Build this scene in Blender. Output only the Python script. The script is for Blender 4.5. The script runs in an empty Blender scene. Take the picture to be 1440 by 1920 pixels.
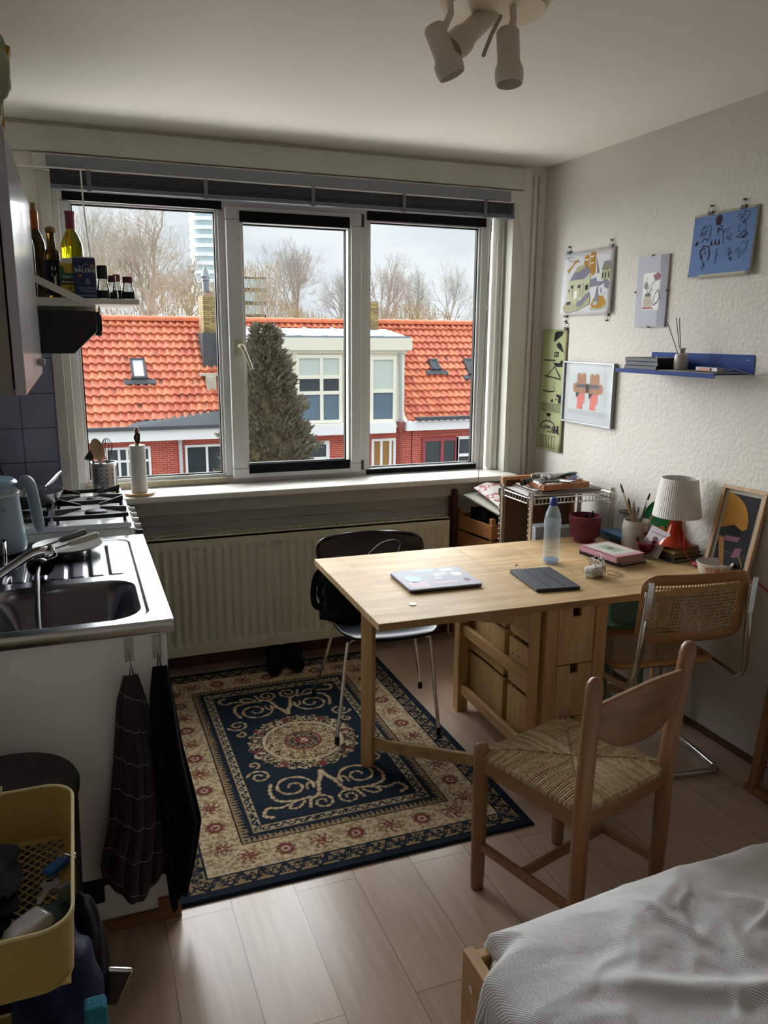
import bpy, math, random
import numpy as np
from mathutils import Vector, Matrix
random.seed(7)
PI = math.pi
C = bpy.context.scene.collection
S = bpy.context.scene

# ---------------- camera, sky, sun, exposure ----------------
FPX, YAW, PITCH, ROLL, CAMH = 1501.75, math.radians(20.99), math.radians(12.37), math.radians(0.43), 1.63
_f = Vector((math.sin(YAW)*math.cos(PITCH), math.cos(YAW)*math.cos(PITCH), -math.sin(PITCH)))
_r0 = Vector((math.cos(YAW), -math.sin(YAW), 0)); _u0 = _r0.cross(_f)
_r = math.cos(ROLL)*_r0 + math.sin(ROLL)*_u0
_u = -math.sin(ROLL)*_r0 + math.cos(ROLL)*_u0
cam_data = bpy.data.cameras.new('camera')
cam = bpy.data.objects.new('camera', cam_data); C.objects.link(cam)
cam_data.sensor_fit = 'VERTICAL'; cam_data.sensor_height = 36.0
cam_data.lens = FPX/1920*36.0
cam_data.clip_start = 0.05; cam_data.clip_end = 600
cam.matrix_world = Matrix(((_r.x, _u.x, -_f.x, 0), (_r.y, _u.y, -_f.y, 0), (_r.z, _u.z, -_f.z, CAMH), (0, 0, 0, 1)))
S.camera = cam
S.view_settings.view_transform = 'Standard'; S.view_settings.look = 'None'
S.view_settings.exposure = 0.0; S.view_settings.gamma = 1.0
S.view_settings.use_curve_mapping = False

world = bpy.data.worlds.new('overcast_sky'); S.world = world; world.use_nodes = True
wn, wl = world.node_tree.nodes, world.node_tree.links
wn.clear()
w_out = wn.new('ShaderNodeOutputWorld'); w_bg = wn.new('ShaderNodeBackground')
w_tc = wn.new('ShaderNodeTexCoord'); w_map = wn.new('ShaderNodeMapping'); w_map.inputs['Scale'].default_value = (1, 1, 3.2)
w_no = wn.new('ShaderNodeTexNoise'); w_no.inputs['Scale'].default_value = 2.6; w_no.inputs['Detail'].default_value = 6
w_no.inputs['Roughness'].default_value = .55
w_cr = wn.new('ShaderNodeValToRGB')
w_cr.color_ramp.elements[0].position = .36; w_cr.color_ramp.elements[0].color = (.70, .77, .85, 1)
w_cr.color_ramp.elements[1].position = .53; w_cr.color_ramp.elements[1].color = (.93, .97, 1.0, 1)
w_sep = wn.new('ShaderNodeSeparateXYZ'); w_mr = wn.new('ShaderNodeMapRange')
w_mr.inputs['From Min'].default_value = .22; w_mr.inputs['From Max'].default_value = .75
w_mr.inputs['To Min'].default_value = 1.0; w_mr.inputs['To Max'].default_value = 2.6
wl.new(w_tc.outputs['Generated'], w_map.inputs['Vector']); wl.new(w_map.outputs[0], w_no.inputs['Vector'])
wl.new(w_no.outputs['Fac'], w_cr.inputs[0]); wl.new(w_cr.outputs[0], w_bg.inputs['Color'])
wl.new(w_tc.outputs['Generated'], w_sep.inputs[0]); wl.new(w_sep.outputs['Z'], w_mr.inputs['Value'])
wl.new(w_mr.outputs[0], w_bg.inputs['Strength']); wl.new(w_bg.outputs[0], w_out.inputs[0])

sd = bpy.data.lights.new('daylight_sun', 'SUN'); sun = bpy.data.objects.new('daylight_sun', sd); C.objects.link(sun)
sd.energy = 25.0; sd.angle = math.radians(105); sd.color = (.97, .98, 1.0)
SUN_DIR = Vector((0.22, -1.0, -0.22))          # travels into the room, down
sun.rotation_euler = SUN_DIR.to_track_quat('-Z', 'Y').to_euler(); sun.location = (0, 12, 9)

ad_ = bpy.data.lights.new('street_bounce_fill', 'AREA'); al = bpy.data.objects.new('street_bounce_fill', ad_); C.objects.link(al)  # added fill lamp, out of view below the sill, standing in for street bounce
ad_.shape = 'RECTANGLE'; ad_.size = 2.6; ad_.size_y = 1.2; ad_.energy = 84; ad_.color = (1.0, .97, .93)
al.location = (1.05, 5.2, -.15); al.rotation_euler = (Vector((0, -1.0, 1.0))).to_track_quat('-Z', 'Y').to_euler()

# ---------------- helpers ----------------
def ray(px, py): return _f + _r*((px-720)/FPX) - _u*((py-960)/FPX)
def OZ(px, py, z): d = ray(px, py); t = (z-CAMH)/d.z; return Vector((0, 0, CAMH)) + d*t
def OY(px, py, y): d = ray(px, py); t = y/d.y; return Vector((0, 0, CAMH)) + d*t
def OX(px, py, x): d = ray(px, py); t = x/d.x; return Vector((0, 0, CAMH)) + d*t

def lin(h):
    if isinstance(h, str):
        h = h.lstrip('#'); c = [int(h[i:i+2], 16)/255 for i in (0, 2, 4)]
    else: c = list(h)
    return [((x+.055)/1.055)**2.4 if x > .04045 else x/12.92 for x in c] + [1.0]
MATS = {}
def mat(name, col=(.8, .8, .8), rough=.6, metal=0.0, var=.07, vs=8.0, bump=0.0, bs=120.0, trans=0.0, ior=1.45, coat=0.0, alpha=1.0, emit=0, spec=None, stretch=None, detail=3, sss=0):
    if name in MATS: return MATS[name]
    m = bpy.data.materials.new(name); m.use_nodes = True; MATS[name] = m
    N, L = m.node_tree.nodes, m.node_tree.links; b = N['Principled BSDF']
    c = lin(col)
    tc = N.new('ShaderNodeTexCoord'); mp = N.new('ShaderNodeMapping'); L.new(tc.outputs['Object'], mp.inputs['Vector'])
    if stretch: mp.inputs['Scale'].default_value = stretch
    no = N.new('ShaderNodeTexNoise'); no.inputs['Scale'].default_value = vs; no.inputs['Detail'].default_value = detail
    L.new(mp.outputs[0], no.inputs['Vector'])
    mx = N.new('ShaderNodeMix'); mx.data_type = 'RGBA'
    mx.inputs[6].default_value = [x*(1-var) for x in c[:3]]+[1]; mx.inputs[7].default_value = [min(1, x*(1+var)) for x in c[:3]]+[1]
    L.new(no.outputs['Fac'], mx.inputs[0]); L.new(mx.outputs[2], b.inputs['Base Color'])
    b.inputs['Roughness'].default_value = rough; b.inputs['Metallic'].default_value = metal
    b.inputs['Transmission Weight'].default_value = trans; b.inputs['IOR'].default_value = ior
    b.inputs['Coat Weight'].default_value = coat; b.inputs['Alpha'].default_value = alpha
    if spec is None and rough >= .6 and not metal: spec = .18
    if spec is not None: b.inputs['Specular IOR Level'].default_value = spec
    if bump:
        n2 = N.new('ShaderNodeTexNoise'); n2.inputs['Scale'].default_value = bs; n2.inputs['Detail'].default_value = 4
        L.new(mp.outputs[0], n2.inputs['Vector'])
        bm_ = N.new('ShaderNodeBump'); bm_.inputs['Strength'].default_value = bump; bm_.inputs['Distance'].default_value = .01
        L.new(n2.outputs['Fac'], bm_.inputs['Height']); L.new(bm_.outputs[0], b.inputs['Normal'])
    return m
def wood(name, c1, c2, axis='x', rough=.45, s=1.0, bump=.03):
    if name in MATS: return MATS[name]
    st = {'x': (1.2, 14, 14), 'y': (14, 1.2, 14), 'z': (14, 14, 1.2)}[axis]
    m = bpy.data.materials.new(name); m.use_nodes = True; MATS[name] = m
    N, L = m.node_tree.nodes, m.node_tree.links; b = N['Principled BSDF']
    tc = N.new('ShaderNodeTexCoord'); mp = N.new('ShaderNodeMapping'); mp.inputs['Scale'].default_value = [v*s for v in st]
    L.new(tc.outputs['Object'], mp.inputs['Vector'])
    no = N.new('ShaderNodeTexNoise'); no.inputs['Scale'].default_value = 2.2; no.inputs['Detail'].default_value = 7; no.inputs['Distortion'].default_value = .6
    L.new(mp.outputs[0], no.inputs['Vector'])
    cr = N.new('ShaderNodeValToRGB'); cr.color_ramp.elements[0].position = .32; cr.color_ramp.elements[1].position = .68
    cr.color_ramp.elements[0].color = lin(c1); cr.color_ramp.elements[1].color = lin(c2)
    L.new(no.outputs['Fac'], cr.inputs[0]); L.new(cr.outputs[0], b.inputs['Base Color'])
    b.inputs['Roughness'].default_value = rough
    bm_ = N.new('ShaderNodeBump'); bm_.inputs['Strength'].default_value = bump; bm_.inputs['Distance'].default_value = .004
    L.new(no.outputs['Fac'], bm_.inputs['Height']); L.new(bm_.outputs[0], b.inputs['Normal'])
    return m
def glass(name, tint=(1, 1, 1), refl=.10, rough=.0):
    """thin clear sheet: see-through with a faint reflection by facing angle"""
    if name in MATS: return MATS[name]
    m = bpy.data.materials.new(name); m.use_nodes = True; MATS[name] = m
    N, L = m.node_tree.nodes, m.node_tree.links; N.clear()
    o = N.new('ShaderNodeOutputMaterial'); t = N.new('ShaderNodeBsdfTransparent'); g = N.new('ShaderNodeBsdfGlossy')
    lw = N.new('ShaderNodeLayerWeight'); lw.inputs['Blend'].default_value = .25
    mu = N.new('ShaderNodeMath'); mu.operation = 'MULTIPLY'; mu.inputs[1].default_value = refl*4
    mx = N.new('ShaderNodeMixShader'); t.inputs[0].default_value = (*tint, 1); g.inputs['Roughness'].default_value = rough
    no = N.new('ShaderNodeTexNoise'); no.inputs['Scale'].default_value = 3
    ad = N.new('ShaderNodeMath'); ad.operation = 'MULTIPLY_ADD'; ad.inputs[1].default_value = .0008; 
    L.new(no.outputs['Fac'], ad.inputs[0]); L.new(mu.outputs[0], ad.inputs[2])
    L.new(lw.outputs['Fresnel'], mu.inputs[0]); L.new(ad.outputs[0], mx.inputs[0])
    L.new(t.outputs[0], mx.inputs[1]); L.new(g.outputs[0], mx.inputs[2]); L.new(mx.outputs[0], o.inputs[0])
    return m

ROOTM = {}
def tag(o, label, cat, group=None):
    o['label'] = label; o['category'] = cat
    if group: o['group'] = group
    return o
def thing(name, label, cat, loc=(0, 0, 0), rz=0.0, group=None):
    o = bpy.data.objects.new(name, None); C.objects.link(o); o.empty_display_size = .05
    o.location = loc; o.rotation_euler = (0, 0, rz)
    ROOTM[o.name] = (Matrix.Translation(Vector(loc)) @ Matrix.Rotation(rz, 4, 'Z')).inverted()
    return tag(o, label, cat, group)
def root_of(o):
    while o.parent: o = o.parent
    return o
class MB:
    def __init__(s): s.v = []; s.f = []; s.m = []; s.cm = None; s.T = None; s.uv = None
    def use(s, m): s.cm = m; return s
    def add(s, vs, fs):
        k = len(s.v)
        if s.T is not None: vs = [s.T @ Vector(p) for p in vs]
        s.v += [tuple(p) for p in vs]
        for f in fs: s.f.append([i+k for i in f]); s.m.append(s.cm)
        return s
    def box(s, x0, x1, y0, y1, z0, z1):
        x0, x1 = min(x0, x1), max(x0, x1); y0, y1 = min(y0, y1), max(y0, y1); z0, z1 = min(z0, z1), max(z0, z1)
        return s.add([(x0,y0,z0),(x1,y0,z0),(x1,y1,z0),(x0,y1,z0),(x0,y0,z1),(x1,y0,z1),(x1,y1,z1),(x0,y1,z1)],
                     [(0,3,2,1),(4,5,6,7),(0,1,5,4),(1,2,6,5),(2,3,7,6),(3,0,4,7)])
    def obox(s, c, size, R=None):
        c = Vector(c); R = R or Matrix.Identity(3); sx, sy, sz = [v/2 for v in size]
        vs = [c + R @ Vector((a*sx, b*sy, d*sz)) for d in (-1, 1) for a, b in ((-1,-1),(1,-1),(1,1),(-1,1))]
        return s.add(vs, [(0,3,2,1),(4,5,6,7),(0,1,5,4),(1,2,6,5),(2,3,7,6),(3,0,4,7)])
    def bar(s, a, b, w, h, up=(0, 0, 1)):
        a, b = Vector(a), Vector(b); d = (b-a); l = d.length; d.normalize(); up = Vector(up)
        if abs(d.dot(up)) > .98: up = Vector((0, 1, 0))
        x = d.cross(up).normalized(); z = x.cross(d)
        R = Matrix((x, d, z)).transposed()
        return s.obox((a+b)/2, (w, l, h), R)
    def prism(s, poly, f0, f1):
        """poly in 2D; f0,f1 map (u,v)->3D for the two end faces"""
        n = len(poly); vs = [f0(*p) for p in poly]+[f1(*p) for p in poly]
        return s.add(vs, [list(range(n))[::-1], list(range(n, 2*n))]+[(i, (i+1) % n, n+(i+1) % n, n+i) for i in range(n)])
    def flat(s, poly, f): return s.add([f(*p) for p in poly], [list(range(len(poly)))])
    def tube(s, pts, r, n=8, closed=False):
        pts = [Vector(p) for p in pts]; N_ = len(pts); rs = r if isinstance(r, (list, tuple)) else [r]*N_
        vs = []; prev = None
        for i, p in enumerate(pts):
            if closed: t = pts[(i+1) % N_]-pts[i-1]
            else: t = pts[min(i+1, N_-1)]-pts[max(i-1, 0)]
            if t.length < 1e-9: t = Vector((0, 0, 1))
            t.normalize()
            if prev is None:
                a = Vector((0, 0, 1)) if abs(t.z) < .9 else Vector((1, 0, 0)); x = t.cross(a).normalized()
            else: x = (prev - t*prev.dot(t)); x = x.normalized() if x.length > 1e-6 else t.orthogonal().normalized()
            prev = x; y = t.cross(x)
            for k in range(n):
                a = 2*PI*k/n; vs.append(p + (x*math.cos(a)+y*math.sin(a))*rs[i])
        fs = []
        for i in range(N_ if closed else N_-1):
            j = (i+1) % N_
            for k in range(n): l = (k+1) % n; fs.append((i*n+k, i*n+l, j*n+l, j*n+k))
        if not closed: fs += [list(range(n))[::-1], [(N_-1)*n+k for k in range(n)]]
        return s.add(vs, fs)
    def lathe(s, prof, c=(0, 0, 0), n=28, R=None, cap=True, sx=1, sy=1, a0=0, a1=2*PI):
        c = Vector(c); R = R or Matrix.Identity(3); full = abs(a1-a0-2*PI) < 1e-6; m_ = n if full else n+1
        vs = []
        for r, z in prof:
            for k in range(m_):
                a = a0+(a1-a0)*k/n; vs.append(c + R @ Vector((r*math.cos(a)*sx, r*math.sin(a)*sy, z)))
        fs = []
        for i in range(len(prof)-1):
            for k in range(n): l = (k+1) % m_; fs.append((i*m_+k, i*m_+l, (i+1)*m_+l, (i+1)*m_+k))
        if cap and full:
            if prof[0][0] > 1e-5: fs.append([k for k in range(m_)][::-1])
            if prof[-1][0] > 1e-5: fs.append([(len(prof)-1)*m_+k for k in range(m_)])
        return s.add(vs, fs)
    def grid(s, nu, nv, f, closeu=False):
        vs = [f(i/(nu-(0 if closeu else 1)), j/(nv-1)) for j in range(nv) for i in range(nu)]
        fs = []
        for j in range(nv-1):
            for i in range(nu if closeu else nu-1): k = (i+1) % nu; fs.append((j*nu+i, j*nu+k, (j+1)*nu+k, (j+1)*nu+i))
        return s.add(vs, fs)
    def sphere(s, c, r, n=14, sc=(1, 1, 1)):
        c = Vector(c); m_ = n//2+1
        return s.grid(n, m_, lambda u, v: c + Vector((math.cos(2*PI*u)*math.sin(PI*max(.001, min(.999, v)))*sc[0], math.sin(2*PI*u)*math.sin(PI*max(.001, min(.999, v)))*sc[1], -math.cos(PI*v)*sc[2]))*r, closeu=True)
    def build(s, name, m=None, parent=None, smooth=False, bevel=0, local=False, seg=2, solid=0, subs=0, merge=False):
        me = bpy.data.meshes.new(name); v = s.v
        org = None
        if parent is None and not local:
            a = np.array(v); org = Vector(((a[:,0].min()+a[:,0].max())/2, (a[:,1].min()+a[:,1].max())/2, a[:,2].min()))
            v = [tuple(Vector(p)-org) for p in v]
        elif parent is not None and not local:
            Mi = ROOTM[root_of(parent).name]; v = [tuple(Mi @ Vector(p)) for p in v]
        me.from_pydata(v, [], s.f)
        mats = []
        for x in s.m:
            x = x or m
            if x not in mats: mats.append(x)
        for x in mats: me.materials.append(x)
        if len(mats) > 1: me.polygons.foreach_set('material_index', [mats.index(x or m) for x in s.m])
        if s.uv is not None:
            ul = me.uv_layers.new(name='UVMap'); li = np.zeros(len(me.loops), int); me.loops.foreach_get('vertex_index', li)
            ul.data.foreach_set('uv', np.array(s.uv)[li].ravel())
        me.validate(); me.update()
        if smooth:
            me.shade_smooth()
            try: me.set_sharp_from_angle(angle=math.radians(40 if smooth is True else smooth))
            except Exception: pass
        o = bpy.data.objects.new(name, me); C.objects.link(o)
        if org is not None: o.location = org
        if parent is not None: o.parent = parent
        elif org is not None: ROOTM[o.name] = Matrix.Translation(org).inverted()
        elif local: ROOTM[o.name] = Matrix.Identity(4)
        if merge:
            w = o.modifiers.new('weld', 'WELD'); w.merge_threshold = .0004
        if bevel:
            b = o.modifiers.new('bevel', 'BEVEL'); b.width = bevel; b.segments = seg; b.limit_method = 'ANGLE'; b.angle_limit = math.radians(50)
            b.harden_normals = False
        if solid:
            q = o.modifiers.new('solid', 'SOLIDIFY'); q.thickness = solid; q.offset = 0
        if subs:
            q = o.modifiers.new('subd', 'SUBSURF'); q.levels = subs; q.render_levels = subs
        return o
def setroot(o, loc, rz): ROOTM[o.name] = (Matrix.Translation(Vector(loc)) @ Matrix.Rotation(rz, 4, 'Z')).inverted()
def struct(name, mb, m, parent=None, **k):
    o = mb.build(name, m, parent, **k)
    if parent is None: o['kind'] = 'structure'
    return o
def circ(r, n=24, cx=0, cy=0, a0=0, a1=2*PI, sy=1): return [(cx+r*math.cos(a0+(a1-a0)*i/n), cy+r*sy*math.sin(a0+(a1-a0)*i/n)) for i in range(n)]
def rrect(x0, x1, y0, y1, r, n=6):
    o = []
    for cx, cy, a in ((x1-r, y1-r, 0), (x0+r, y1-r, PI/2), (x0+r, y0+r, PI), (x1-r, y0+r, 3*PI/2)):
        o += [(cx+r*math.cos(a+PI/2*i/n), cy+r*math.sin(a+PI/2*i/n)) for i in range(n+1)]
    return o
def smooth_path(pts, n=8):
    """Catmull-Rom through the points"""
    P = [Vector(p) for p in pts]; P = [2*P[0]-P[1]]+P+[2*P[-1]-P[-2]]; out = []
    for i in range(1, len(P)-2):
        for k in range(n):
            t = k/n; a, b, c, d = P[i-1:i+3]
            out.append(.5*((2*b)+(c-a)*t+(2*a-5*b+4*c-d)*t*t+(3*b-a-3*c+d)*t**3))
    out.append(P[-2]); return out
_txt = {}
def text_geo(s):
    if s in _txt: return _txt[s]
    cu = bpy.data.curves.new('lettering', 'FONT'); cu.body = s; cu.size = 1; cu.align_x = 'CENTER'; cu.align_y = 'CENTER'; cu.resolution_u = 2
    o = bpy.data.objects.new('lettering', cu); C.objects.link(o); bpy.context.view_layer.update()
    me = bpy.data.meshes.new_from_object(o.evaluated_get(bpy.context.evaluated_depsgraph_get()))
    r = ([tuple(v.co) for v in me.vertices], [list(p.vertices) for p in me.polygons])
    bpy.data.objects.remove(o); bpy.data.curves.remove(cu); bpy.data.meshes.remove(me); _txt[s] = r; return r
def add_text(mb, s, size, f, m, cx=0, cy=0, rot=0, sx=1):
    vs, fs = text_geo(s); mb.use(m); c_, s_ = math.cos(rot), math.sin(rot)
    mb.add([f(cx+(x*sx*c_-y*s_)*size, cy+(x*sx*s_+y*c_)*size) for x, y, z in vs], fs)
def stroke(mb, pts, w, f, m, closed=False):
    """flat drawn line of width w along 2D points"""
    mb.use(m); n = len(pts); L_, R_ = [], []
    for i in range(n):
        a = pts[i-1] if (closed or i > 0) else pts[i]; b = pts[(i+1) % n] if (closed or i < n-1) else pts[i]
        dx, dy = b[0]-a[0], b[1]-a[1]; l = math.hypot(dx, dy) or 1; nx, ny = -dy/l*w/2, dx/l*w/2
        L_.append((pts[i][0]+nx, pts[i][1]+ny)); R_.append((pts[i][0]-nx, pts[i][1]-ny))
    vs = [f(*p) for p in L_]+[f(*p) for p in R_]
    mb.add(vs, [(i, (i+1) % n, n+(i+1) % n, n+i) for i in range(n if closed else n-1)])

# ---------------- common materials ----------------
white_paint = mat('white_paint', '#dcdad2', .5, var=.05, vs=3, bump=.12, bs=14)
pvc = mat('white_window_plastic', '#c9cac8', .35, var=.03, vs=4)
oldpaint = mat('old_white_woodwork_paint', '#cfcdc4', .45, var=.10, vs=6, bump=.12, bs=40)
blackp = mat('black_plastic', '#141416', .4, var=.2)
chrome = mat('chrome', '#d8d8d8', .14, metal=1, var=.03)
steel = mat('brushed_steel', '#bdbdbb', .3, metal=1, var=.08, vs=20, stretch=(1, 20, 1))
cast = mat('black_cast_iron', '#0d0d10', .5, var=.3, bump=.1, bs=300)
paper = mat('white_paper', '#e2e0da', .8, var=.04)
ink = mat('black_ink', '#17171a', .7, var=.2)
birch = wood('birch_top_boards', '#b59468', '#ccb184', 'x', .55)
birch.node_tree.nodes['Principled BSDF'].inputs['Specular IOR Level'].default_value = .22
def staves(m, w, h):
    N, L = m.node_tree.nodes, m.node_tree.links; b = N['Principled BSDF']; src = b.inputs['Base Color'].links[0].from_socket
    tc = N.new('ShaderNodeTexCoord'); br = N.new('ShaderNodeTexBrick'); br.inputs['Scale'].default_value = 1; br.inputs['Brick Width'].default_value = w; br.inputs['Row Height'].default_value = h; br.inputs['Mortar Size'].default_value = .0005; br.offset = .43
    br.inputs['Color1'].default_value = (1, 1, 1, 1); br.inputs['Color2'].default_value = (.80, .77, .72, 1); br.inputs['Mortar'].default_value = (.6, .52, .42, 1)
    n2 = N.new('ShaderNodeTexNoise'); n2.inputs['Scale'].default_value = 5; n2.inputs['Detail'].default_value = 6; r2 = N.new('ShaderNodeValToRGB'); r2.color_ramp.elements[0].position = .42; r2.color_ramp.elements[0].color = (.78, .75, .72, 1); r2.color_ramp.elements[1].position = .56
    mx = N.new('ShaderNodeMix'); mx.data_type = 'RGBA'; mx.blend_type = 'MULTIPLY'; mx.inputs[0].default_value = .85; m2 = N.new('ShaderNodeMix'); m2.data_type = 'RGBA'; m2.blend_type = 'MULTIPLY'; m2.inputs[0].default_value = .6
    L.new(tc.outputs['Object'], br.inputs['Vector']); L.new(tc.outputs['Object'], n2.inputs['Vector']); L.new(n2.outputs['Fac'], r2.inputs[0])
    L.new(src, mx.inputs[6]); L.new(br.outputs['Color'], mx.inputs[7]); L.new(mx.outputs[2], m2.inputs[6]); L.new(r2.outputs[0], m2.inputs[7]); L.new(m2.outputs[2], b.inputs['Base Color'])
staves(birch, .36, .045)
birch_z = wood('birch_uprights', '#b08a5a', '#c7a06c', 'z', .4)
birch_y = wood('birch_rails', '#b08a5a', '#c9a36f', 'y', .4)
beech = wood('oiled_beech', '#7f583a', '#9d7450', 'z', .34)
beech_x = wood('oiled_beech_rails', '#7f583a', '#9d7450', 'x', .34)
clear_glass = glass('clear_glass', (.95, .97, .96), .1)
dark_fabric = mat('dark_fabric', '#15161c', .9, var=.3, vs=30, bump=.3, bs=400)
# ================= ROOM =================
XL, XR, YW, YB, ZC = -.42, 2.386, 3.88, -1.3, 2.495
# floor planks
fm = bpy.data.materials.new('laminate_planks'); fm.use_nodes = True
N, L = fm.node_tree.nodes, fm.node_tree.links; b = N['Principled BSDF']
tc = N.new('ShaderNodeTexCoord'); mp = N.new('ShaderNodeMapping'); mp.inputs['Rotation'].default_value = (0, 0, PI/2); mp.inputs['Location'].default_value = (.3, .246, 0)
br = N.new('ShaderNodeTexBrick'); br.offset = .37; br.inputs['Scale'].default_value = 1; br.inputs['Brick Width'].default_value = 1.28; br.inputs['Row Height'].default_value = .19
br.inputs['Mortar Size'].default_value = .0012; br.inputs['Mortar Smooth'].default_value = .1
br.inputs['Color1'].default_value = lin('#c2ab99'); br.inputs['Color2'].default_value = lin('#b09784'); br.inputs['Mortar'].default_value = lin('#6f5c4e')
mg = N.new('ShaderNodeMapping'); mg.inputs['Scale'].default_value = (16, 1.3, 1); no = N.new('ShaderNodeTexNoise'); no.inputs['Scale'].default_value = 3; no.inputs['Detail'].default_value = 8; no.inputs['Distortion'].default_value = .5
mm = N.new('ShaderNodeMix'); mm.data_type = 'RGBA'; mm.blend_type = 'MULTIPLY'; mm.inputs[0].default_value = .5
cr = N.new('ShaderNodeValToRGB'); cr.color_ramp.elements[0].color = (.70, .66, .62, 1); cr.color_ramp.elements[0].position = .3; cr.color_ramp.elements[1].position = .65
L.new(tc.outputs['Object'], mp.inputs[0]); L.new(mp.outputs[0], br.inputs['Vector']); L.new(tc.outputs['Object'], mg.inputs[0]); L.new(mg.outputs[0], no.inputs['Vector'])
L.new(no.outputs['Fac'], cr.inputs[0]); L.new(br.outputs['Color'], mm.inputs[6]); L.new(cr.outputs[0], mm.inputs[7]); L.new(mm.outputs[2], b.inputs['Base Color'])
b.inputs['Roughness'].default_value = .29
bp = N.new('ShaderNodeBump'); bp.inputs['Strength'].default_value = .25; bp.inputs['Distance'].default_value = .002; bp.invert = True
L.new(br.outputs['Fac'], bp.inputs['Height']); L.new(bp.outputs[0], b.inputs['Normal'])
m0 = MB().box(XL-.2, XR+.2, YB-.2, YW+.4, -.12, 0); o = struct('floor', m0, fm, local=True)
# plaster walls
def plaster(name, col, bump, bs, bd=.012):
    m = bpy.data.materials.new(name); m.use_nodes = True; N, L = m.node_tree.nodes, m.node_tree.links; b = N['Principled BSDF']
    tc = N.new('ShaderNodeTexCoord'); n1 = N.new('ShaderNodeTexNoise'); n1.inputs['Scale'].default_value = bs; n1.inputs['Detail'].default_value = 5; n1.inputs['Roughness'].default_value = .6
    n2 = N.new('ShaderNodeTexNoise'); n2.inputs['Scale'].default_value = 1.4; n2.inputs['Detail'].default_value = 4
    n3 = N.new('ShaderNodeTexVoronoi'); n3.inputs['Scale'].default_value = bs*.7; n3.feature = 'SMOOTH_F1'
    mx = N.new('ShaderNodeMix'); mx.data_type = 'RGBA'; c = lin(col); mx.inputs[6].default_value = [x*.90 for x in c[:3]]+[1]; mx.inputs[7].default_value = c
    ad = N.new('ShaderNodeMath'); ad.operation = 'ADD'; bp = N.new('ShaderNodeBump'); bp.inputs['Strength'].default_value = bump; bp.inputs['Distance'].default_value = bd
    for q in (n1, n2, n3): L.new(tc.outputs['Object'], q.inputs['Vector'])
    L.new(n2.outputs['Fac'], mx.inputs[0]); L.new(mx.outputs[2], b.inputs['Base Color']); L.new(n1.outputs['Fac'], ad.inputs[0]); L.new(n3.outputs['Distance'], ad.inputs[1])
    L.new(ad.outputs[0], bp.inputs['Height']); L.new(bp.outputs[0], b.inputs['Normal']); b.inputs['Roughness'].default_value = .75
    return m
wall_rough = plaster('rough_textured_plaster', '#d2cec4', .26, 80)
wall_white = plaster('bright_white_plaster', '#f6f4ef', .1, 30)
wall_smooth = plaster('painted_plaster', '#e2ded4', .12, 30)
ceil_m = plaster('ceiling_plaster', '#eae5db', .10, 9, .02)
struct('wall_right', MB().box(XR, XR+.2, YB-.2, YW+.4, 0, ZC+.15), wall_rough, local=True)
struct('wall_left', MB().box(XL-.2, XL, YB-.2, YW+.4, 0, ZC+.15), wall_white, local=True)
struct('wall_back', MB().box(XL, XR, YB-.2, YB, 0, ZC+.15), wall_white, local=True)
struct('ceiling', MB().box(XL-.2, XR+.2, YB-.2, YW+.4, ZC, ZC+.15), ceil_m, local=True)
# window wall with one wide opening
OXL, OXR, OZB, OZT, YO = -.085, 2.19, .87, 2.30, 4.12
ww = MB()
ww.box(XL, OXL, YW, YO, 0, ZC).box(OXR, XR, YW, YO, 0, ZC).box(OXL, OXR, YW, YO, 0, OZB).box(OXL, OXR, YW, YO, OZT, ZC)
struct('wall_window', ww, wall_smooth, local=True)
# baseboards (thin brown strips) and trims above the window
brownp = mat('brown_baseboard_strip', '#5b3b28', .5)
struct('baseboard_right', MB().box(XR-.012, XR, YB, 3.86, .0, .028), brownp, local=True)
struct('baseboard_window', MB().box(.20, XR-.02, YW-.014, YW, .0, .05), brownp, local=True)
struct('trim_1', MB().box(XL, 2.25, YW-.022, YW-.001, 2.375, 2.478), oldpaint, local=True, bevel=.003)
struct('trim_2', MB().box(-.10, 2.235, YW-.030, YW-.001, 2.30, 2.368), oldpaint, local=True, bevel=.004)
# window casing, frame and lights
cs = MB()
cs.box(OXL-.0, OXL+.045, 3.862, 3.90, OZB, 2.30).box(OXL+.045, OXL+.075, 3.895, 4.0, OZB, 2.30)
cs.box(OXR-.045, OXR-.005, 3.935, 4.0, .905, 2.30).box(OXR-.004, OXR+.022, 3.855, 3.936, .905, 2.30)
cs.box(OXR-.025, OXR-.012, 3.925, 3.936, .905, 2.30)
struct('trim_3', cs, oldpaint, local=True, bevel=.003)
Yg = 4.02
def gx(px, py, y=Yg): return OY(px, py, y).x
def gz(px, py, y=Yg): return OY(px, py, y).z
# glass rectangles
GL = dict(x0=.038, x1=.668, z0=.952, z1=2.195)
GM = dict(x0=.797, x1=1.320, z0=.990, z1=2.150)
GR = dict(x0=1.448, x1=2.062, z0=.940, z1=2.192)
dirt = mat('grimy_frame_paint', '#9b9078', .7, var=.35, vs=40, detail=6)
gasket = mat('black_gasket', '#0b0b0c', .6)
tape = mat('black_foam_tape', '#101114', .8, var=.2, vs=60)
pane_m = glass('window_glass', (.97, .985, .985), .035)
w1 = MB()
X0, X1, Z0, Z1 = OXL+.06, OXR-.06, .896, 2.28
fy0, fy1 = 3.985, 4.06
w1.box(X0, X1, fy0, fy1, GR['z1']+.012, Z1).box(X0, X1, fy0, fy1, Z0, .937)
w1.box(X0, GL['x0']-.012, fy0, fy1, .937, GR['z1']+.012).box(GL['x1']+.012, GM['x0']-.05, fy0, fy1, .937, GR['z1']+.012)
w1.box(GM['x1']+.05, GR['x0']-.012, fy0, fy1, .937, GR['z1']+.012).box(GR['x1']+.012, X1, fy0, fy1, .937, GR['z1']+.012)
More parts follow.
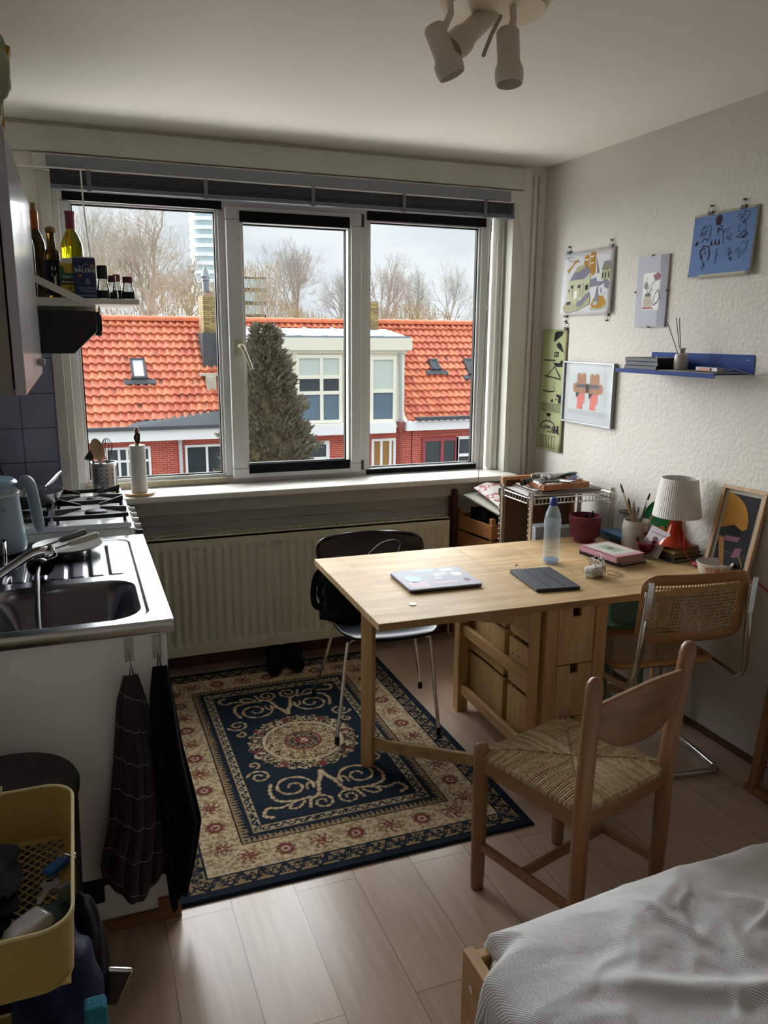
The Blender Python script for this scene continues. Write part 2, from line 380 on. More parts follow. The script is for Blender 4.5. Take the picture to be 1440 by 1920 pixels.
win = struct('window_1', w1, pvc, bevel=.004)
bead = MB(); gk = MB()
for G, off in ((GL, 4.0), (GR, 4.0), (GM, 3.972)):
    a, b_, c_, d_ = G['x0'], G['x1'], G['z0'], G['z1']; t = .012
    bead.box(a-t-.002, b_+t+.002, off-.004, 4.03, d_, d_+t+.002).box(a-t-.002, b_+t+.002, off-.004, 4.03, c_-t-.002, c_).box(a-t-.002, a, off-.004, 4.03, c_, d_).box(b_, b_+t+.002, off-.004, 4.03, c_, d_)
    g = .0055; gk.box(a, b_, 4.008, 4.03, d_-g, d_).box(a, b_, 4.008, 4.03, c_, c_+g).box(a, a+g, 4.008, 4.03, c_+g, d_-g).box(b_-g, b_, 4.008, 4.03, c_+g, d_-g)
bead.build('glazing_bead', pvc, win, bevel=.002); gk.build('gasket', gasket, win)
for G in (GL, GM, GR):
    MB().box(G['x0'], G['x1'], Yg-.002, Yg+.002, G['z0'], G['z1']).build('window_pane', pane_m, win)
sb = MB(); sy0, sy1 = 3.95, 3.99; sx0, sx1, sz0, sz1 = .712, 1.388, .928, 2.218; a, b_, c_, d_ = GM['x0']-.012, GM['x1']+.012, GM['z0']-.012, GM['z1']+.012
sb.box(sx0, sx1, sy0, sy1, d_, sz1).box(sx0, sx1, sy0, sy1, sz0, c_).box(sx0, a, sy0, sy1, c_, d_).box(b_, sx1, sy0, sy1, c_, d_)
sash = sb.build('sash', pvc, win, bevel=.006)
hd = MB(); hx, hz = .757, 1.572
hd.obox((hx, 3.944, hz), (.030, .012, .075)); hd.tube(smooth_path([(hx, 3.94, hz+.006), (hx, 3.915, hz+.006), (hx+.012, 3.902, hz-.005), (hx+.05, 3.898, hz-.105)], 5), [.010]*10+[.009]*6, 8)
hd.build('handle', mat('ivory_handle', '#b9b29b', .4), win, smooth=True)
hg = MB().obox((1.392, 3.965, 2.19), (.014, .03, .06)).obox((1.392, 3.965, .965), (.016, .03, .05)); hg.build('hinge', mat('dark_hinge', '#3a3a3a', .5), win)
for (x0, x1, y, z0, z1) in ((.005, .700, 3.982, 2.205, 2.262), (.777, 1.322, 3.948, 2.150, 2.200), (1.425, 2.094, 3.982, 2.198, 2.246), (.790, 1.322, 3.948, .952, .999), (1.425, 2.078, 3.982, .908, .934)):
    MB().box(x0, x1, y-.003, y+.001, z0, z1).build('foam_tape', tape, win)
MB().box(.02, .70, 3.968, 3.984, .912, .934).build('weather_strip', dirt, win)
# windowsill
sl = MB().box(XL, 2.215, 3.74, 3.99, .872, .903)
struct('trim_4', sl, oldpaint, local=True, bevel=.008)
struct('trim_5', MB().box(XL, 2.20, 3.835, 3.879, .74, .868).box(XL, 2.2, 3.79, 3.879, .80, .868), mat('under_sill_board', '#a9a79d', .6, var=.08), local=True, bevel=.004)
# tiles
tm = bpy.data.materials.new('lavender_grey_tiles'); tm.use_nodes = True; N, L = tm.node_tree.nodes, tm.node_tree.links; b = N['Principled BSDF']
tc = N.new('ShaderNodeTexCoord'); sp = N.new('ShaderNodeSeparateXYZ'); cb = N.new('ShaderNodeCombineXYZ'); ad = N.new('ShaderNodeMath'); ad.operation = 'ADD'
br = N.new('ShaderNodeTexBrick'); br.offset = 0; br.inputs['Scale'].default_value = 1; br.inputs['Brick Width'].default_value = .1525; br.inputs['Row Height'].default_value = .1525
br.inputs['Mortar Size'].default_value = .0022; br.inputs['Color1'].default_value = lin('#8f90a6'); br.inputs['Color2'].default_value = lin('#8889a0'); br.inputs['Mortar'].default_value = lin('#3c3a3e')
L.new(tc.outputs['Object'], sp.inputs[0]); L.new(sp.outputs['X'], ad.inputs[0]); L.new(sp.outputs['Y'], ad.inputs[1]); L.new(ad.outputs[0], cb.inputs['X']); L.new(sp.outputs['Z'], cb.inputs['Y'])
mp = N.new('ShaderNodeMapping'); mp.inputs['Location'].default_value = (.232-3.875+.1525*24, -1.068+.1525*8, 0)
L.new(cb.outputs[0], mp.inputs[0]); L.new(mp.outputs[0], br.inputs['Vector']); L.new(br.outputs['Color'], b.inputs['Base Color']); b.inputs['Roughness'].default_value = .18
bp = N.new('ShaderNodeBump'); bp.inputs['Strength'].default_value = .4; bp.inputs['Distance'].default_value = .002; bp.invert = True; L.new(br.outputs['Fac'], bp.inputs['Height']); L.new(bp.outputs[0], b.inputs['Normal'])
tl = MB().box(XL+.008, OXL-.002, 3.872, YW, .90, 1.95).box(XL, XL+.008, 2.05, YW, .90, 1.95); struct('trim_6', tl, tm, local=True)
# corner pipe
struct('trim_7', MB().tube([(2.318, 3.868, .02), (2.318, 3.868, 2.45)], .011, 10).tube([(2.348, 3.872, .02), (2.348, 3.872, 2.45)], .006, 8), oldpaint, local=True, smooth=True)

# ================= BLIND =================
bx0, bx1, by = -.035, 2.155, 3.815
bg = mat('blind_grey_metal', '#777b84', .35, var=.06); bdk = mat('blind_charcoal_slats', '#33363f', .4, var=.12); clr = glass('clear_plastic_clip', (.8, .8, .82), .2)
bl = thing('venetian_blind', 'charcoal slatted blind drawn up above the three window lights', 'blind', (1.06, by, 2.22))
MB().box(bx0-.01, bx1-.02, by-.02, by+.045, 2.302, 2.352).build('headrail', bg, bl, bevel=.003)
sm = MB()
for k in range(9): z = 2.243+k*.0062; sm.box(bx0, bx1, by-.022+.002*math.sin(k*2.3), by+.022, z, z+.0035)
sm.build('slat_stack', bdk, bl)
MB().box(bx0-.0, bx1+.003, by-.025, by+.025, 2.220, 2.240).build('bottom_rail', mat('blind_rail', '#5c606b', .3), bl, bevel=.004)
MB().tube([(bx0-.14, by-.028, 2.300), (.5, by-.030, 2.299), (2.14, by-.030, 2.296)], .0035, 6).build('curtain_wire', mat('white_wire', '#d6d6d2', .4), bl)
for x in (.115, .60, 1.09, 1.545, 1.985):
    MB().box(x-.009, x+.009, by-.034, by-.026, 2.214, 2.300).build('ladder_clip', mat('smoky_clip', '#6f737c', .3, trans=.3), bl, bevel=.002)
MB().tube(smooth_path([(.085, by-.03, 2.298), (.09, by-.04, 2.1), (.115, by-.03, 1.75)], 4), .004, 6).build('tilt_wand', mat('clear_wand', '#d8dcdc', .15, alpha=.75), bl, smooth=True)
MB().tube([(2.025, by-.032, 2.25), (2.01, by-.03, 1.9), (1.985, by-.06, 1.3), (1.955, by-.1, .80)], .0022, 5).build('pull_cord', mat('grey_cord', '#77736a', .7), bl, smooth=True)
MB().tube([(2.052, 3.86, 2.22), (2.05, 3.855, 1.78)], .0022, 5).sphere((2.05, 3.853, 1.775), .009, 8).build('bead_cord', mat('white_cord', '#cfccc2', .6), bl, smooth=True)
ck = smooth_path([(2.17, 3.855, 2.33), (2.20, 3.86, 2.30), (2.245, 3.868, 2.15), (2.262, 3.869, 2.0), (2.268, 3.869, 1.93)], 6)
tag(MB().tube(ck, .0022, 5).build('loose_cable', mat('thin_white_cable', '#d5d3cc', .6), smooth=True), 'thin loose white cable dangling from the upper right window corner', 'cable')

# ================= RADIATOR =================
rd = thing('radiator', 'long cream ribbed panel radiator below the windowsill', 'radiator', (1.0, 3.76, 0))
cream = mat('cream_enamel', '#c8c4ae', .4, var=.03)
rx0, rx1, rz0, rz1, ry = .19, 1.797, .118, .70, 3.715
def ribf(u, v):
    x = rx0+.005+u*(rx1-rx0-.01); z = rz0+v*(rz1-rz0); q = min(v, 1-v)*(rz1-rz0)
    e = max(0, min(1, (q-.045)/.02)); ph = math.cos((x-rx0)/.0405*2*PI); g = max(-1, min(1, ph*1.8))
    return (x, ry+.006*e*(1+g)/2*1.4, z)
def _rv(j, n): return j/(n-1)
rp = MB(); nv = 26
zs = [0, .02, .06, .075, .085, .095, .11, .125]+[.2+.06*k for k in range(10)]+[.86, .875, .89, .9, .915, .93, .96, 1]
nu = 330
rp.add([ribf(i/(nu-1), z) for z in zs for i in range(nu)], [(j*nu+i, j*nu+i+1, (j+1)*nu+i+1, (j+1)*nu+i) for j in range(len(zs)-1) for i in range(nu-1)])
rp.box(rx0, rx1, ry+.0145, ry+.03, rz0, rz1)
rp.build('front_panel', cream, rd, smooth=True)
for x in (rx0, rx1-.005): MB().box(x, x+.005, ry, ry+.09, rz0+.01, rz1).build('side_cover', cream, rd)
gr = MB()
for k in range(55): x = rx0+.02+k*(rx1-rx0-.04)/54; gr.box(x-.002, x+.002, ry+.02, ry+.085, rz1-.006, rz1)
gr.box(rx0, rx1, ry, ry+.012, rz1-.01, rz1+.004).box(rx0, rx1, ry+.08, ry+.092, rz1-.01, rz1+.004)
gr.build('top_grille', cream, rd)
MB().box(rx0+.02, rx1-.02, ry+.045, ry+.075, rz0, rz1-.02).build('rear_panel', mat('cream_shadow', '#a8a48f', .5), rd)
MB().tube([(1.84, 3.79, 0.01), (1.84, 3.79, .16), (1.80, 3.79, .17)], .009, 8).lathe([(.018, 0), (.018, .05), (.012, .06)], (1.845, 3.79, .14), 12).build('valve', chrome, rd, smooth=True)
for x in (.4, 1.5): MB().box(x, x+.04, 3.80, 3.879, .1, .3).build('wall_bracket', cream, rd)
# ================= OUTDOORS =================
YF, YR = 25.0, 28.1                     # facade plane, ridge line across the street
ZE, ZR = -1.02, 2.10                    # eaves and ridge heights
struct('ground', MB().box(-60, 90, 6, 200, -8.2, -8), mat('street_ground', '#77756e', .9, vs=.5, var=.2), local=True)
pant = bpy.data.materials.new('orange_clay_pantiles'); pant.use_nodes = True; N, L = pant.node_tree.nodes, pant.node_tree.links; b = N['Principled BSDF']
tc = N.new('ShaderNodeTexCoord'); sp = N.new('ShaderNodeSeparateXYZ'); fl1 = N.new('ShaderNodeMath'); fl1.operation = 'FLOOR'; fl2 = N.new('ShaderNodeMath'); fl2.operation = 'FLOOR'; cb = N.new('ShaderNodeCombineXYZ')
wnz = N.new('ShaderNodeTexWhiteNoise'); wnz.noise_dimensions = '2D'; cr = N.new('ShaderNodeValToRGB'); e = cr.color_ramp.elements
e[0].color = lin('#b9604a'); e[1].color = lin('#d3835f')
n1 = N.new('ShaderNodeTexNoise'); n1.inputs['Scale'].default_value = 1.1; n1.inputs['Detail'].default_value = 8; n1.inputs['Roughness'].default_value = .7
cr2 = N.new('ShaderNodeValToRGB'); cr2.color_ramp.elements[0].position = .545; cr2.color_ramp.elements[1].position = .70
mx = N.new('ShaderNodeMix'); mx.data_type = 'RGBA'; mx.inputs[7].default_value = lin('#5a4a40')
L.new(tc.outputs['UV'], sp.inputs[0]); L.new(sp.outputs['X'], fl1.inputs[0]); L.new(sp.outputs['Y'], fl2.inputs[0]); L.new(fl1.outputs[0], cb.inputs[0]); L.new(fl2.outputs[0], cb.inputs[1])
L.new(cb.outputs[0], wnz.inputs['Vector']); L.new(wnz.outputs['Value'], cr.inputs[0]); L.new(tc.outputs['UV'], n1.inputs['Vector']); L.new(n1.outputs['Fac'], cr2.inputs[0])
L.new(cr2.outputs[0], mx.inputs[0]); L.new(cr.outputs[0], mx.inputs[6]); L.new(mx.outputs[2], b.inputs['Base Color']); b.inputs['Roughness'].default_value = .7
def roof(x0, x1, parent, y0=YF-.25, z0=ZE-.12, y1=YR, z1=ZR, x0top=None, x1top=None):
    mb = MB(); TW, TH = .235, .335; Ls = math.hypot(y1-y0, z1-z0); nr = round(Ls/TH); dy, dz = (y1-y0)/Ls, (z1-z0)/Ls; ny, nz = -dz, dy
    nc = int((x1-x0)/TW*8); uv = []
    x0top = x0 if x0top is None else x0top; x1top = x1 if x1top is None else x1top
    for r in range(nr):
        rows = []
        for t, hh in ((0, .0), (0.001, .075), (.5, .04), (1.0, .0)):
            s = (r+t)*Ls/nr; k = s/Ls; xa, xb = x0+(x0top-x0)*k, x1+(x1top-x1)*k
            row = []
            for i in range(nc+1):
                x = xa+(xb-xa)*i/nc; ph = (x/TW) % 1.0
                w = (.05*math.cos((ph-.3)/.6*PI) if ph < .6+.0 and ph > .0 else .05*math.cos((ph-.3)/.6*PI)) if False else .032*math.sin(2*PI*ph)+.012*math.sin(4*PI*ph)
                h = w + hh; row.append((x, y0+dy*s+ny*h, z0+dz*s+nz*h)); uv.append((x/TW, r+.5*(t > .2)+.1+.3*t))
            rows.append(row)
        k = len(mb.v); vs = [p for row in rows for p in row]; n = nc+1
        mb.add(vs, [(j*n+i, j*n+i+1, (j+1)*n+i+1, (j+1)*n+i) for j in range(3) for i in range(nc)])
    mb.uv = uv; return mb.build('roof', pant, parent, smooth=60)
def ridge(x0, x1, parent):
    mb = MB(); n = int((x1-x0)/.38)
    for i in range(n):
        a = x0+(x1-x0)*i/n; b_ = x0+(x1-x0)*(i+1)/n+.03
        mb.add([(x, YR+r*math.cos(t), ZR-.02+r*math.sin(t)) for x, r in ((a, .17), (b_, .14)) for t in [PI*k/6 for k in range(7)]], [(k, k+1, 8+k, 7+k) for k in range(6)]+[list(range(7))])
    mb.build('ridge_tiles', mat('ridge_clay', '#cf7656', .7, var=.2, vs=2), parent)
bk = bpy.data.materials.new('red_brick'); bk.use_nodes = True; N, L = bk.node_tree.nodes, bk.node_tree.links; b = N['Principled BSDF']
def brickmat(m, c1, c2, mo, w=.22, h=.065):
    N, L = m.node_tree.nodes, m.node_tree.links; b = N['Principled BSDF']
    tc = N.new('ShaderNodeTexCoord'); sp = N.new('ShaderNodeSeparateXYZ'); cb = N.new('ShaderNodeCombineXYZ'); ad = N.new('ShaderNodeMath'); ad.operation = 'ADD'
    L.new(tc.outputs['Object'], sp.inputs[0]); L.new(sp.outputs['X'], ad.inputs[0]); L.new(sp.outputs['Y'], ad.inputs[1]); L.new(ad.outputs[0], cb.inputs[0]); L.new(sp.outputs['Z'], cb.inputs[1])
    br = N.new('ShaderNodeTexBrick'); br.inputs['Scale'].default_value = 1; br.inputs['Brick Width'].default_value = w; br.inputs['Row Height'].default_value = h; br.inputs['Mortar Size'].default_value = .006
    br.inputs['Color1'].default_value = lin(c1); br.inputs['Color2'].default_value = lin(c2); br.inputs['Mortar'].default_value = lin(mo); br.inputs['Bias'].default_value = -.1
    L.new(cb.outputs[0], br.inputs['Vector']); L.new(br.outputs['Color'], b.inputs['Base Color']); b.inputs['Roughness'].default_value = .9
brickmat(bk, '#c4503f', '#a63f33', '#c9a093')
bt = bpy.data.materials.new('tan_chimney_brick'); bt.use_nodes = True; brickmat(bt, '#a48c5a', '#6d5c3e', '#4f4536')
cream_o = mat('cream_woodwork', '#e9e4d3', .6, var=.04, vs=1); white_o = mat('white_outdoor_paint', '#eeeeec', .5, var=.03, vs=1)
lead = mat('lead_grey', '#55585c', .8, var=.2, vs=2); dkglass = mat('dark_window_pane', '#3c4346', .08, var=.35, vs=1.2)
blind_o = mat('drawn_pale_blind', '#c3ccc4', .6, var=.04); curtain = mat('blue_grey_lower_pane', '#5f7180', .15, var=.15, vs=1); redp = mat('dark_red_joinery', '#9c4a52', .5); wood_o = mat('timber_slat_blind', '#a07a4a', .6, var=.3, stretch=(20, 1, 1))
def P25(px, py, y=YF): return OY(px, py, y)
def window(parent, pxl, pyt, pxr, pyb, y=YF, frame=cream_o, cols=(.5,), rows=(), panes=(dkglass,), fw=.07, name='window'):
    """a framed window on the facade; corner points give left, top, right, bottom"""
    x0, z1 = P25(pxl, pyt, y).x, P25((pxl+pxr)/2, pyt, y).z; x1, z0 = P25(pxr, pyb, y).x, P25((pxl+pxr)/2, pyb, y).z
    mb = MB(); mb.box(x0, x1, y-.07, y+.02, z1-fw, z1).box(x0, x1, y-.07, y+.02, z0, z0+fw).box(x0, x0+fw, y-.07, y+.02, z0+fw, z1-fw).box(x1-fw, x1, y-.07, y+.02, z0+fw, z1-fw)
    xs = [x0+fw]+[x0+(x1-x0)*c for c in cols]+[x1-fw]; zs = [z1-fw]+[z1-(z1-z0)*r for r in rows]+[z0+fw]
    for c in cols: x = x0+(x1-x0)*c; mb.box(x-fw*.5, x+fw*.5, y-.065, y+.02, z0+fw, z1-fw)
    for r in rows: z = z1-(z1-z0)*r; mb.box(x0+fw, x1-fw, y-.066, y+.02, z-fw*.5, z+fw*.5)
    w = mb.build(name, frame, parent); q = 0
    for j in range(len(zs)-1):
        for i in range(len(xs)-1):
            MB().box(xs[i], xs[i+1], y-.02, y+.015, zs[j+1], zs[j]).build('pane', panes[q % len(panes)], w); q += 1
    return w
# --- left house
H1 = thing('terraced_house', 'red brick house with orange pantiled roof seen through the left window light', 'house', (0, YF, -8))
xa, xb = -9.0, P25(413, 790).x
xr = OY(376, 600, YR).x
roof(xa, xb+.6, H1, x1top=xr); ridge(xa, xr, H1)
MB().box(xa, xb+.28, YF, YR+3, -8, ZE-.35).build('wall', bk, H1)
MB().box(xa, xb+.62, YF-.34, YF+.3, -1.47, -1.13).build('fascia', white_o, H1)
gtr = MB().box(xa, xb+.62, YF-.42, YF-.20, -1.14, -1.03)
gtr.add([(P25(230, 790).x, YF-.42, -1.04), (xb+.6, YF-.42, -1.04), (xb+.6, YF+.22, -.62), (P25(240, 790).x+.6, YF+.22, -.80)], [(0, 1, 2, 3)])
gtr.build('gutter', lead, H1)
window(H1, 196, 838, 285, 900, frame=white_o, cols=(.30, .48, .80), rows=(.42,)); window(H1, 346, 833, 425, 905, frame=white_o, cols=(.53,))
dp = MB(); xp = P25(338, 850).x; dp.tube([(xp, YF-.12, -1.35), (xp, YF-.12, -7.9)], .055, 8).lathe([(.06, -.3), (.13, -.1), (.15, .05)], (xp, YF-.14, -1.25), 8); dp.build('drainpipe', mat('pale_grey_pipe', '#c4c6c8', .5), H1, smooth=True)
def on_roof(px, py, h=.08):
    d = ray(px, py); n = Vector((0, -(ZR-ZE+.12), YR-YF+.25)).normalized(); p0 = Vector((0, YF-.25, ZE-.12))+n*h; o_ = Vector((0, 0, CAMH)); t = (p0-o_).dot(n)/d.dot(n); return o_+d*t, n
def skylight(parent, px0, py0, px1, py1, fc=lead, pc=dkglass, raise_=.1):
    a, n = on_roof(px0, py0, raise_); c, _ = on_roof(px1, py1, raise_); up = Vector((0, YR-YF+.25, ZR-ZE+.12)).normalized()
    w, h = abs(c.x-a.x), (a-c).dot(up); mid = (a+c)/2; R = Matrix((Vector((1, 0, 0)), up, n)).transposed(); f = .07
    mb = MB(); mb.obox(mid+up*(h/2-f/2), (w, f, .14), R).obox(mid-up*(h/2-f/2), (w+.06, f, .14), R).obox(mid+R@Vector((w/2-f/2, 0, 0)), (f, h, .14), R).obox(mid-R@Vector((w/2-f/2, 0, 0)), (f, h, .14), R)
    mb.obox(mid-up*(h/2+.10)-n*.02, (w+.5, .18, .05), R)
    s = mb.build('skylight', fc, parent); MB().obox(mid, (w-.1, h-.1, .09), R).build('pane', pc, s)
skylight(H1, 243, 674, 276, 711, pc=mat('pale_skylight_blind', '#c3bfd0', .3, var=.05))
vp, n_ = on_roof(392, 712, 0); MB().box(vp.x-.28, vp.x+.28, vp.y-.2, vp.y+.2, vp.z+.12, vp.z+.2).box(vp.x-.13, vp.x+.17, vp.y-.35, vp.y+.2, vp.z-.55, vp.z+.12).build('roof_vent', mat('streaky_vent', '#b9b5a8', .6, var=.35, vs=5), H1)
# --- chimney between the houses
ch = thing('chimney_stack', 'tan brick chimney with a cowl standing at the ridge beside the left window mullion', 'chimney', (6.4, YR-1, 0))
cx0, cx1 = OY(376, 570, YR-1).x, OY(404, 570, YR-1).x; cz1 = OY(390, 556, YR-1).z
MB().box(cx0, cx1, YR-1.5, YR-.5, .3, cz1).build('brick_shaft', bt, ch); MB().box(cx0-.06, cx1+.2, YR-1.56, YR-.44, .25, OY(390, 624, YR-1).z).build('flashing', lead, ch)
ccx = OY(386, 540, YR-1).x; MB().add([(cx0, YR-1.5, cz1), (cx1, YR-1.5, cz1), (cx1, YR-.5, cz1), (cx0, YR-.5, cz1), (ccx+.1, YR-1, cz1+.2)], [(0, 1, 4), (1, 2, 4), (2, 3, 4), (3, 0, 4)]).build('mortar_cap', mat('cap_brown', '#6a5145', .9), ch)
MB().lathe([(.11, .15), (.11, .48), (.15, .5), (.13, .56), (.16, .62), (.12, .70), (.02, .98)], (ccx, YR-1, cz1), 12).build('cowl', mat('dull_metal_cowl', '#7f858a', .45, metal=.6), ch, smooth=True)
# --- middle house with the dormer
H2 = thing('terraced_house', 'brick house with a wide cream dormer of tall windows behind the conifer', 'house', (8, YF, -8))
xm = P25(757, 790).x
roof(xb+.6, xm+.3, H2, y0=YF+.35, z0=ZE-.12+.6*(ZR-ZE+.12)/(YR-YF+.25), x0top=xr); ridge(xr+.3, OY(755, 605, YR).x, H2)
MB().box(xb+.32, xm+.28, YF, YR+3, -8, ZE-.35).build('wall', bk, H2)
MB().box(xb+.62, P25(735, 800).x, YF-.38, YF+.3, -1.49, -1.15).build('fascia', white_o, H2)
D = MB(); dx0 = P25(425, 700).x; dz0 = P25(600, 795).z; dz1 = P25(600, 655).z
D.box(dx0, xm, YF-.02, YR-.5, dz0, dz1); dm = D.build('dormer', cream_o, H2)
MB().box(dx0-.1, xm+.18, YF-.22, YF+.2, dz1-.02, P25(600, 633).z).box(dx0, xm+.05, YF-.10, YF, dz1-.12, dz1-.02).build('dormer_fascia', mat('pale_cream_board', '#e4dfcc', .6, var=.03), dm)
MB().box(dx0, xm+.1, YF-.12, YF+.05, dz0-.10, dz0).build('dormer_sill', lead, dm)
rt = MB(); zf = P25(600, 631).z; zb = OY(600, 616, YF+2.6).z
xe = OY(725, 617, YF+2.4).x
rt.add([(dx0, YF-.1, zf), (xm+.1, YF-.1, zf), (xe, YF+2.5, zb), (dx0, YF+2.5, zb)], [(0, 1, 2, 3)]); rt.build('rooflights', mat('white_rooflight_glass', '#f0f4f6', .15, var=.02), dm)
rb = MB()
for px in (505, 560, 612, 664, 716): a = P25(px, 631); c = OY(px-44, 617, YF+2.5); rb.bar((a.x, YF-.1, zf+.02), (c.x, YF+2.5, zb+.02), .07, .05)
rb.box(dx0, xm+.12, YF-.2, YF-.08, zf-.03, zf+.03); rb.build('rooflight_bars', mat('blue_grey_bars', '#7c8a94', .5), dm)
window(dm, 512, 668, 548, 792, y=YF-.03, cols=(), rows=(.30,), panes=(blind_o, dkglass), fw=.09)
window(dm, 553, 665, 641, 794, y=YF-.03, cols=(.55,), rows=(.32, .55), panes=(blind_o, blind_o, dkglass, dkglass, curtain, curtain), fw=.11)
window(dm, 693, 668, 741, 792, y=YF-.03, cols=(), rows=(.52,), panes=(blind_o, curtain), fw=.11)
for px in (551, 645, 690): x = P25(px, 700).x; MB().box(x-.05, x+.12, YF-.06, YF, dz0, dz1-.1).build('pilaster', cream_o, dm)
window(H2, 568, 827, 617, 880, frame=white_o, cols=(), rows=(.62,), fw=.11); window(H2, 696, 822, 740, 900, frame=white_o, cols=(.4, .78), panes=(wood_o,), fw=.08)
xp = P25(748, 700).x; MB().tube([(xp, YF-.1, dz1-.1), (xp+.05, YF-.1, dz0), (xp+.05, YF-.14, -1.3)], .045, 8).build('dormer_downpipe', mat('grey_pipe', '#a9adb0', .5), dm)
ch2 = thing('chimney_stack', 'narrow brick chimney just past the right mullion above the roof ridge', 'chimney', (11, YR, 0))
a = OY(686, 570, YR-.3); MB().box(a.x-.35, OY(700.5, 570, YR-.3).x, YR-.8, YR, .9, OY(694, 567, YR-.3).z).build('brick_shaft', bt, ch2)
# --- right house
H3 = thing('terraced_house', 'brick house with plain orange roof and red joinery at the right', 'house', (20, YF, -8))
roof(xm+.02, 24, H3, x0top=xm+.02); ridge(OY(703, 605, YR).x, 24, H3)
MB().box(xm+.32, 24, YF, YR+3, -8, ZE-.35).build('wall', bk, H3)
MB().box(xm-.02, 24, YF-.34, YF+.3, -1.45, -1.15).build('fascia', white_o, H3)
MB().box(xm+.3, 24, YF-.45, YF-.2, -1.12, -1.0).build('gutter', mat('dark_gutter', '#4b4c50', .5), H3)
window(H3, 791, 820, 856, 905, frame=redp, cols=(.55,), fw=.12); window(H3, 855, 817, 900, 900, frame=white_o, rows=(.42,), cols=(.65,), fw=.10)
xp = P25(748, 850).x; MB().tube([(xp, YF-.12, -1.3), (xp, YF-.12, -7.9)], .05, 8).lathe([(.06, -.3), (.12, -.1), (.14, .05)], (xp, YF-.14, -1.22), 8).build('drainpipe', mat('brown_red_pipe', '#9d5a50', .6), H3, smooth=True)
skylight(H3, 803, 675, 826, 694); skylight(H3, 868, 674, 905, 703)
# conifer in the garden in front
cfm = mat('brown_green_conifer_foliage', '#736d5c', .9, var=.45, vs=1.5); rnd = random.Random(3)
cf = thing('conifer', 'dense brown green conifer in the garden in front of the dormer', 'tree', (6.5, 17.5, -8))
cy = 17.5; base = OY(505, 865, cy); top = OY(497, 612, cy); fm_ = MB(); ph = 0
cxx = OY(505, 750, cy).x
def conr(z):                       # silhouette radius by height
    t = (top.z-z)/(top.z-base.z); return .18+1.02*min(1.25, t)**.8
for i in range(22000):
    z = top.z-abs(rnd.random())**.8*(top.z+5); r = conr(z); a = rnd.uniform(0, 2*PI); lump = .80+.22*math.sin(z*5+a*3)*math.cos(a*5-z*3)+.1*math.sin(z*13+a)
    rr = r*lump*math.sqrt(rnd.uniform(.35, 1)); c = Vector((cxx-.02+(top.x-cxx)*max(0, 1-(top.z-z)/2)+rr*math.cos(a), cy+rr*math.sin(a), z))
    d = Vector((math.cos(a), math.sin(a), rnd.uniform(.2, 1.3))).normalized(); s = rnd.uniform(.06, .15); q = d.orthogonal().normalized(); q.rotate(Matrix.Rotation(rnd.uniform(0, 6), 3, d))
    fm_.add([c, c+d*s*.6+q*s*.30, c+d*s*1.4, c+d*s*.6-q*s*.30], [(0, 1, 2, 3)])
fm_.build('foliage', cfm, cf); co_ = MB(); co_.grid(28, 26, lambda u, v: (cxx+(top.x-cxx)*v+.62*conr(top.z-.35-(1-v)*7.5)*(1+.12*math.sin(9*u*6.28+v*30))*math.cos(2*PI*u), cy+.62*conr(top.z-.35-(1-v)*7.5)*(1+.12*math.sin(9*u*6.28+v*30))*math.sin(2*PI*u), top.z-.35-(1-v)*7.5), closeu=True); co_.build('inner_foliage', mat('shaggy_inner_foliage', '#6b6049', .95, var=.5, vs=6), cf); MB().tube([(cxx, cy, -8), (cxx, cy, top.z-.8)], [.2, .03], 8).build('trunk', mat('bark', '#4a3d30', .9), cf)
# bare winter trees
bark_l = mat('pale_winter_bark', '#9f9b8e', .9, var=.3, vs=1); bark_g = mat('grey_winter_bark', '#a09e98', .9, var=.3, vs=1)
def bare_tree(seed, ctop, spread, levels=7, r0=.2, zf=10.0):
    """clear trunk up to zf, then a wide open crown of forking limbs up to ctop"""
    rn = random.Random(seed); crown = MB(); H = ctop-zf; RM = .0042/H
    def grow(p, d, l, r, lv):
        n = 4; pts = [p]
        for k in range(n):
            d = (d+Vector((rn.uniform(-1, 1), rn.uniform(-1, 1), rn.uniform(-.7, .9)))*.17).normalized(); pts.append(pts[-1]+d*l/n)
        crown.tube(pts, [max(RM, r*(1-.4*k/n)) for k in range(n+1)], 3 if lv > 1 else 6)
        if lv >= levels: return
        for k in range(2 if lv > 2 else 3):
            t = rn.uniform(.45, .95) if k else 1; q = pts[min(n, max(1, round(t*n)))]
            ax = Vector((rn.uniform(-1, 1), rn.uniform(-1, 1), rn.uniform(-.2, .2))).normalized()
            nd = d.copy(); nd.rotate(Matrix.Rotation(rn.uniform(.45, .95) if k else rn.uniform(.1, .35), 3, ax)); nd.z = max(nd.z, -.25)+.10
            grow(q, nd.normalized(), l*rn.uniform(.70, .86), max(RM, r*(.50 if k else .68)), lv+1)
    for k in range(4):
        a = 2*PI*(k+rn.uniform(-.2, .2))/4; t = (.12, .5, .35, .6)[k]
        grow(Vector((0, 0, -.06*k)), Vector((math.cos(a)*t, math.sin(a)*t, 1)).normalized(), .27, r0*(.6 if k == 0 else .42)/H, 0)
    v = np.array(crown.v); zs_ = H/np.percentile(v[:, 2], 99.8); w = np.percentile(np.abs(v[:, 0]), 98); ks = spread/w
    v[:, 2] = v[:, 2]*zs_+zf; v[:, :2] *= ks; crown.v = [tuple(p) for p in v]
    crown.tube([(0, 0, 0), (.05, 0, zf*.5), (0, 0, zf)], [r0*1.1, r0*.9, r0*.6], 8)
    return crown
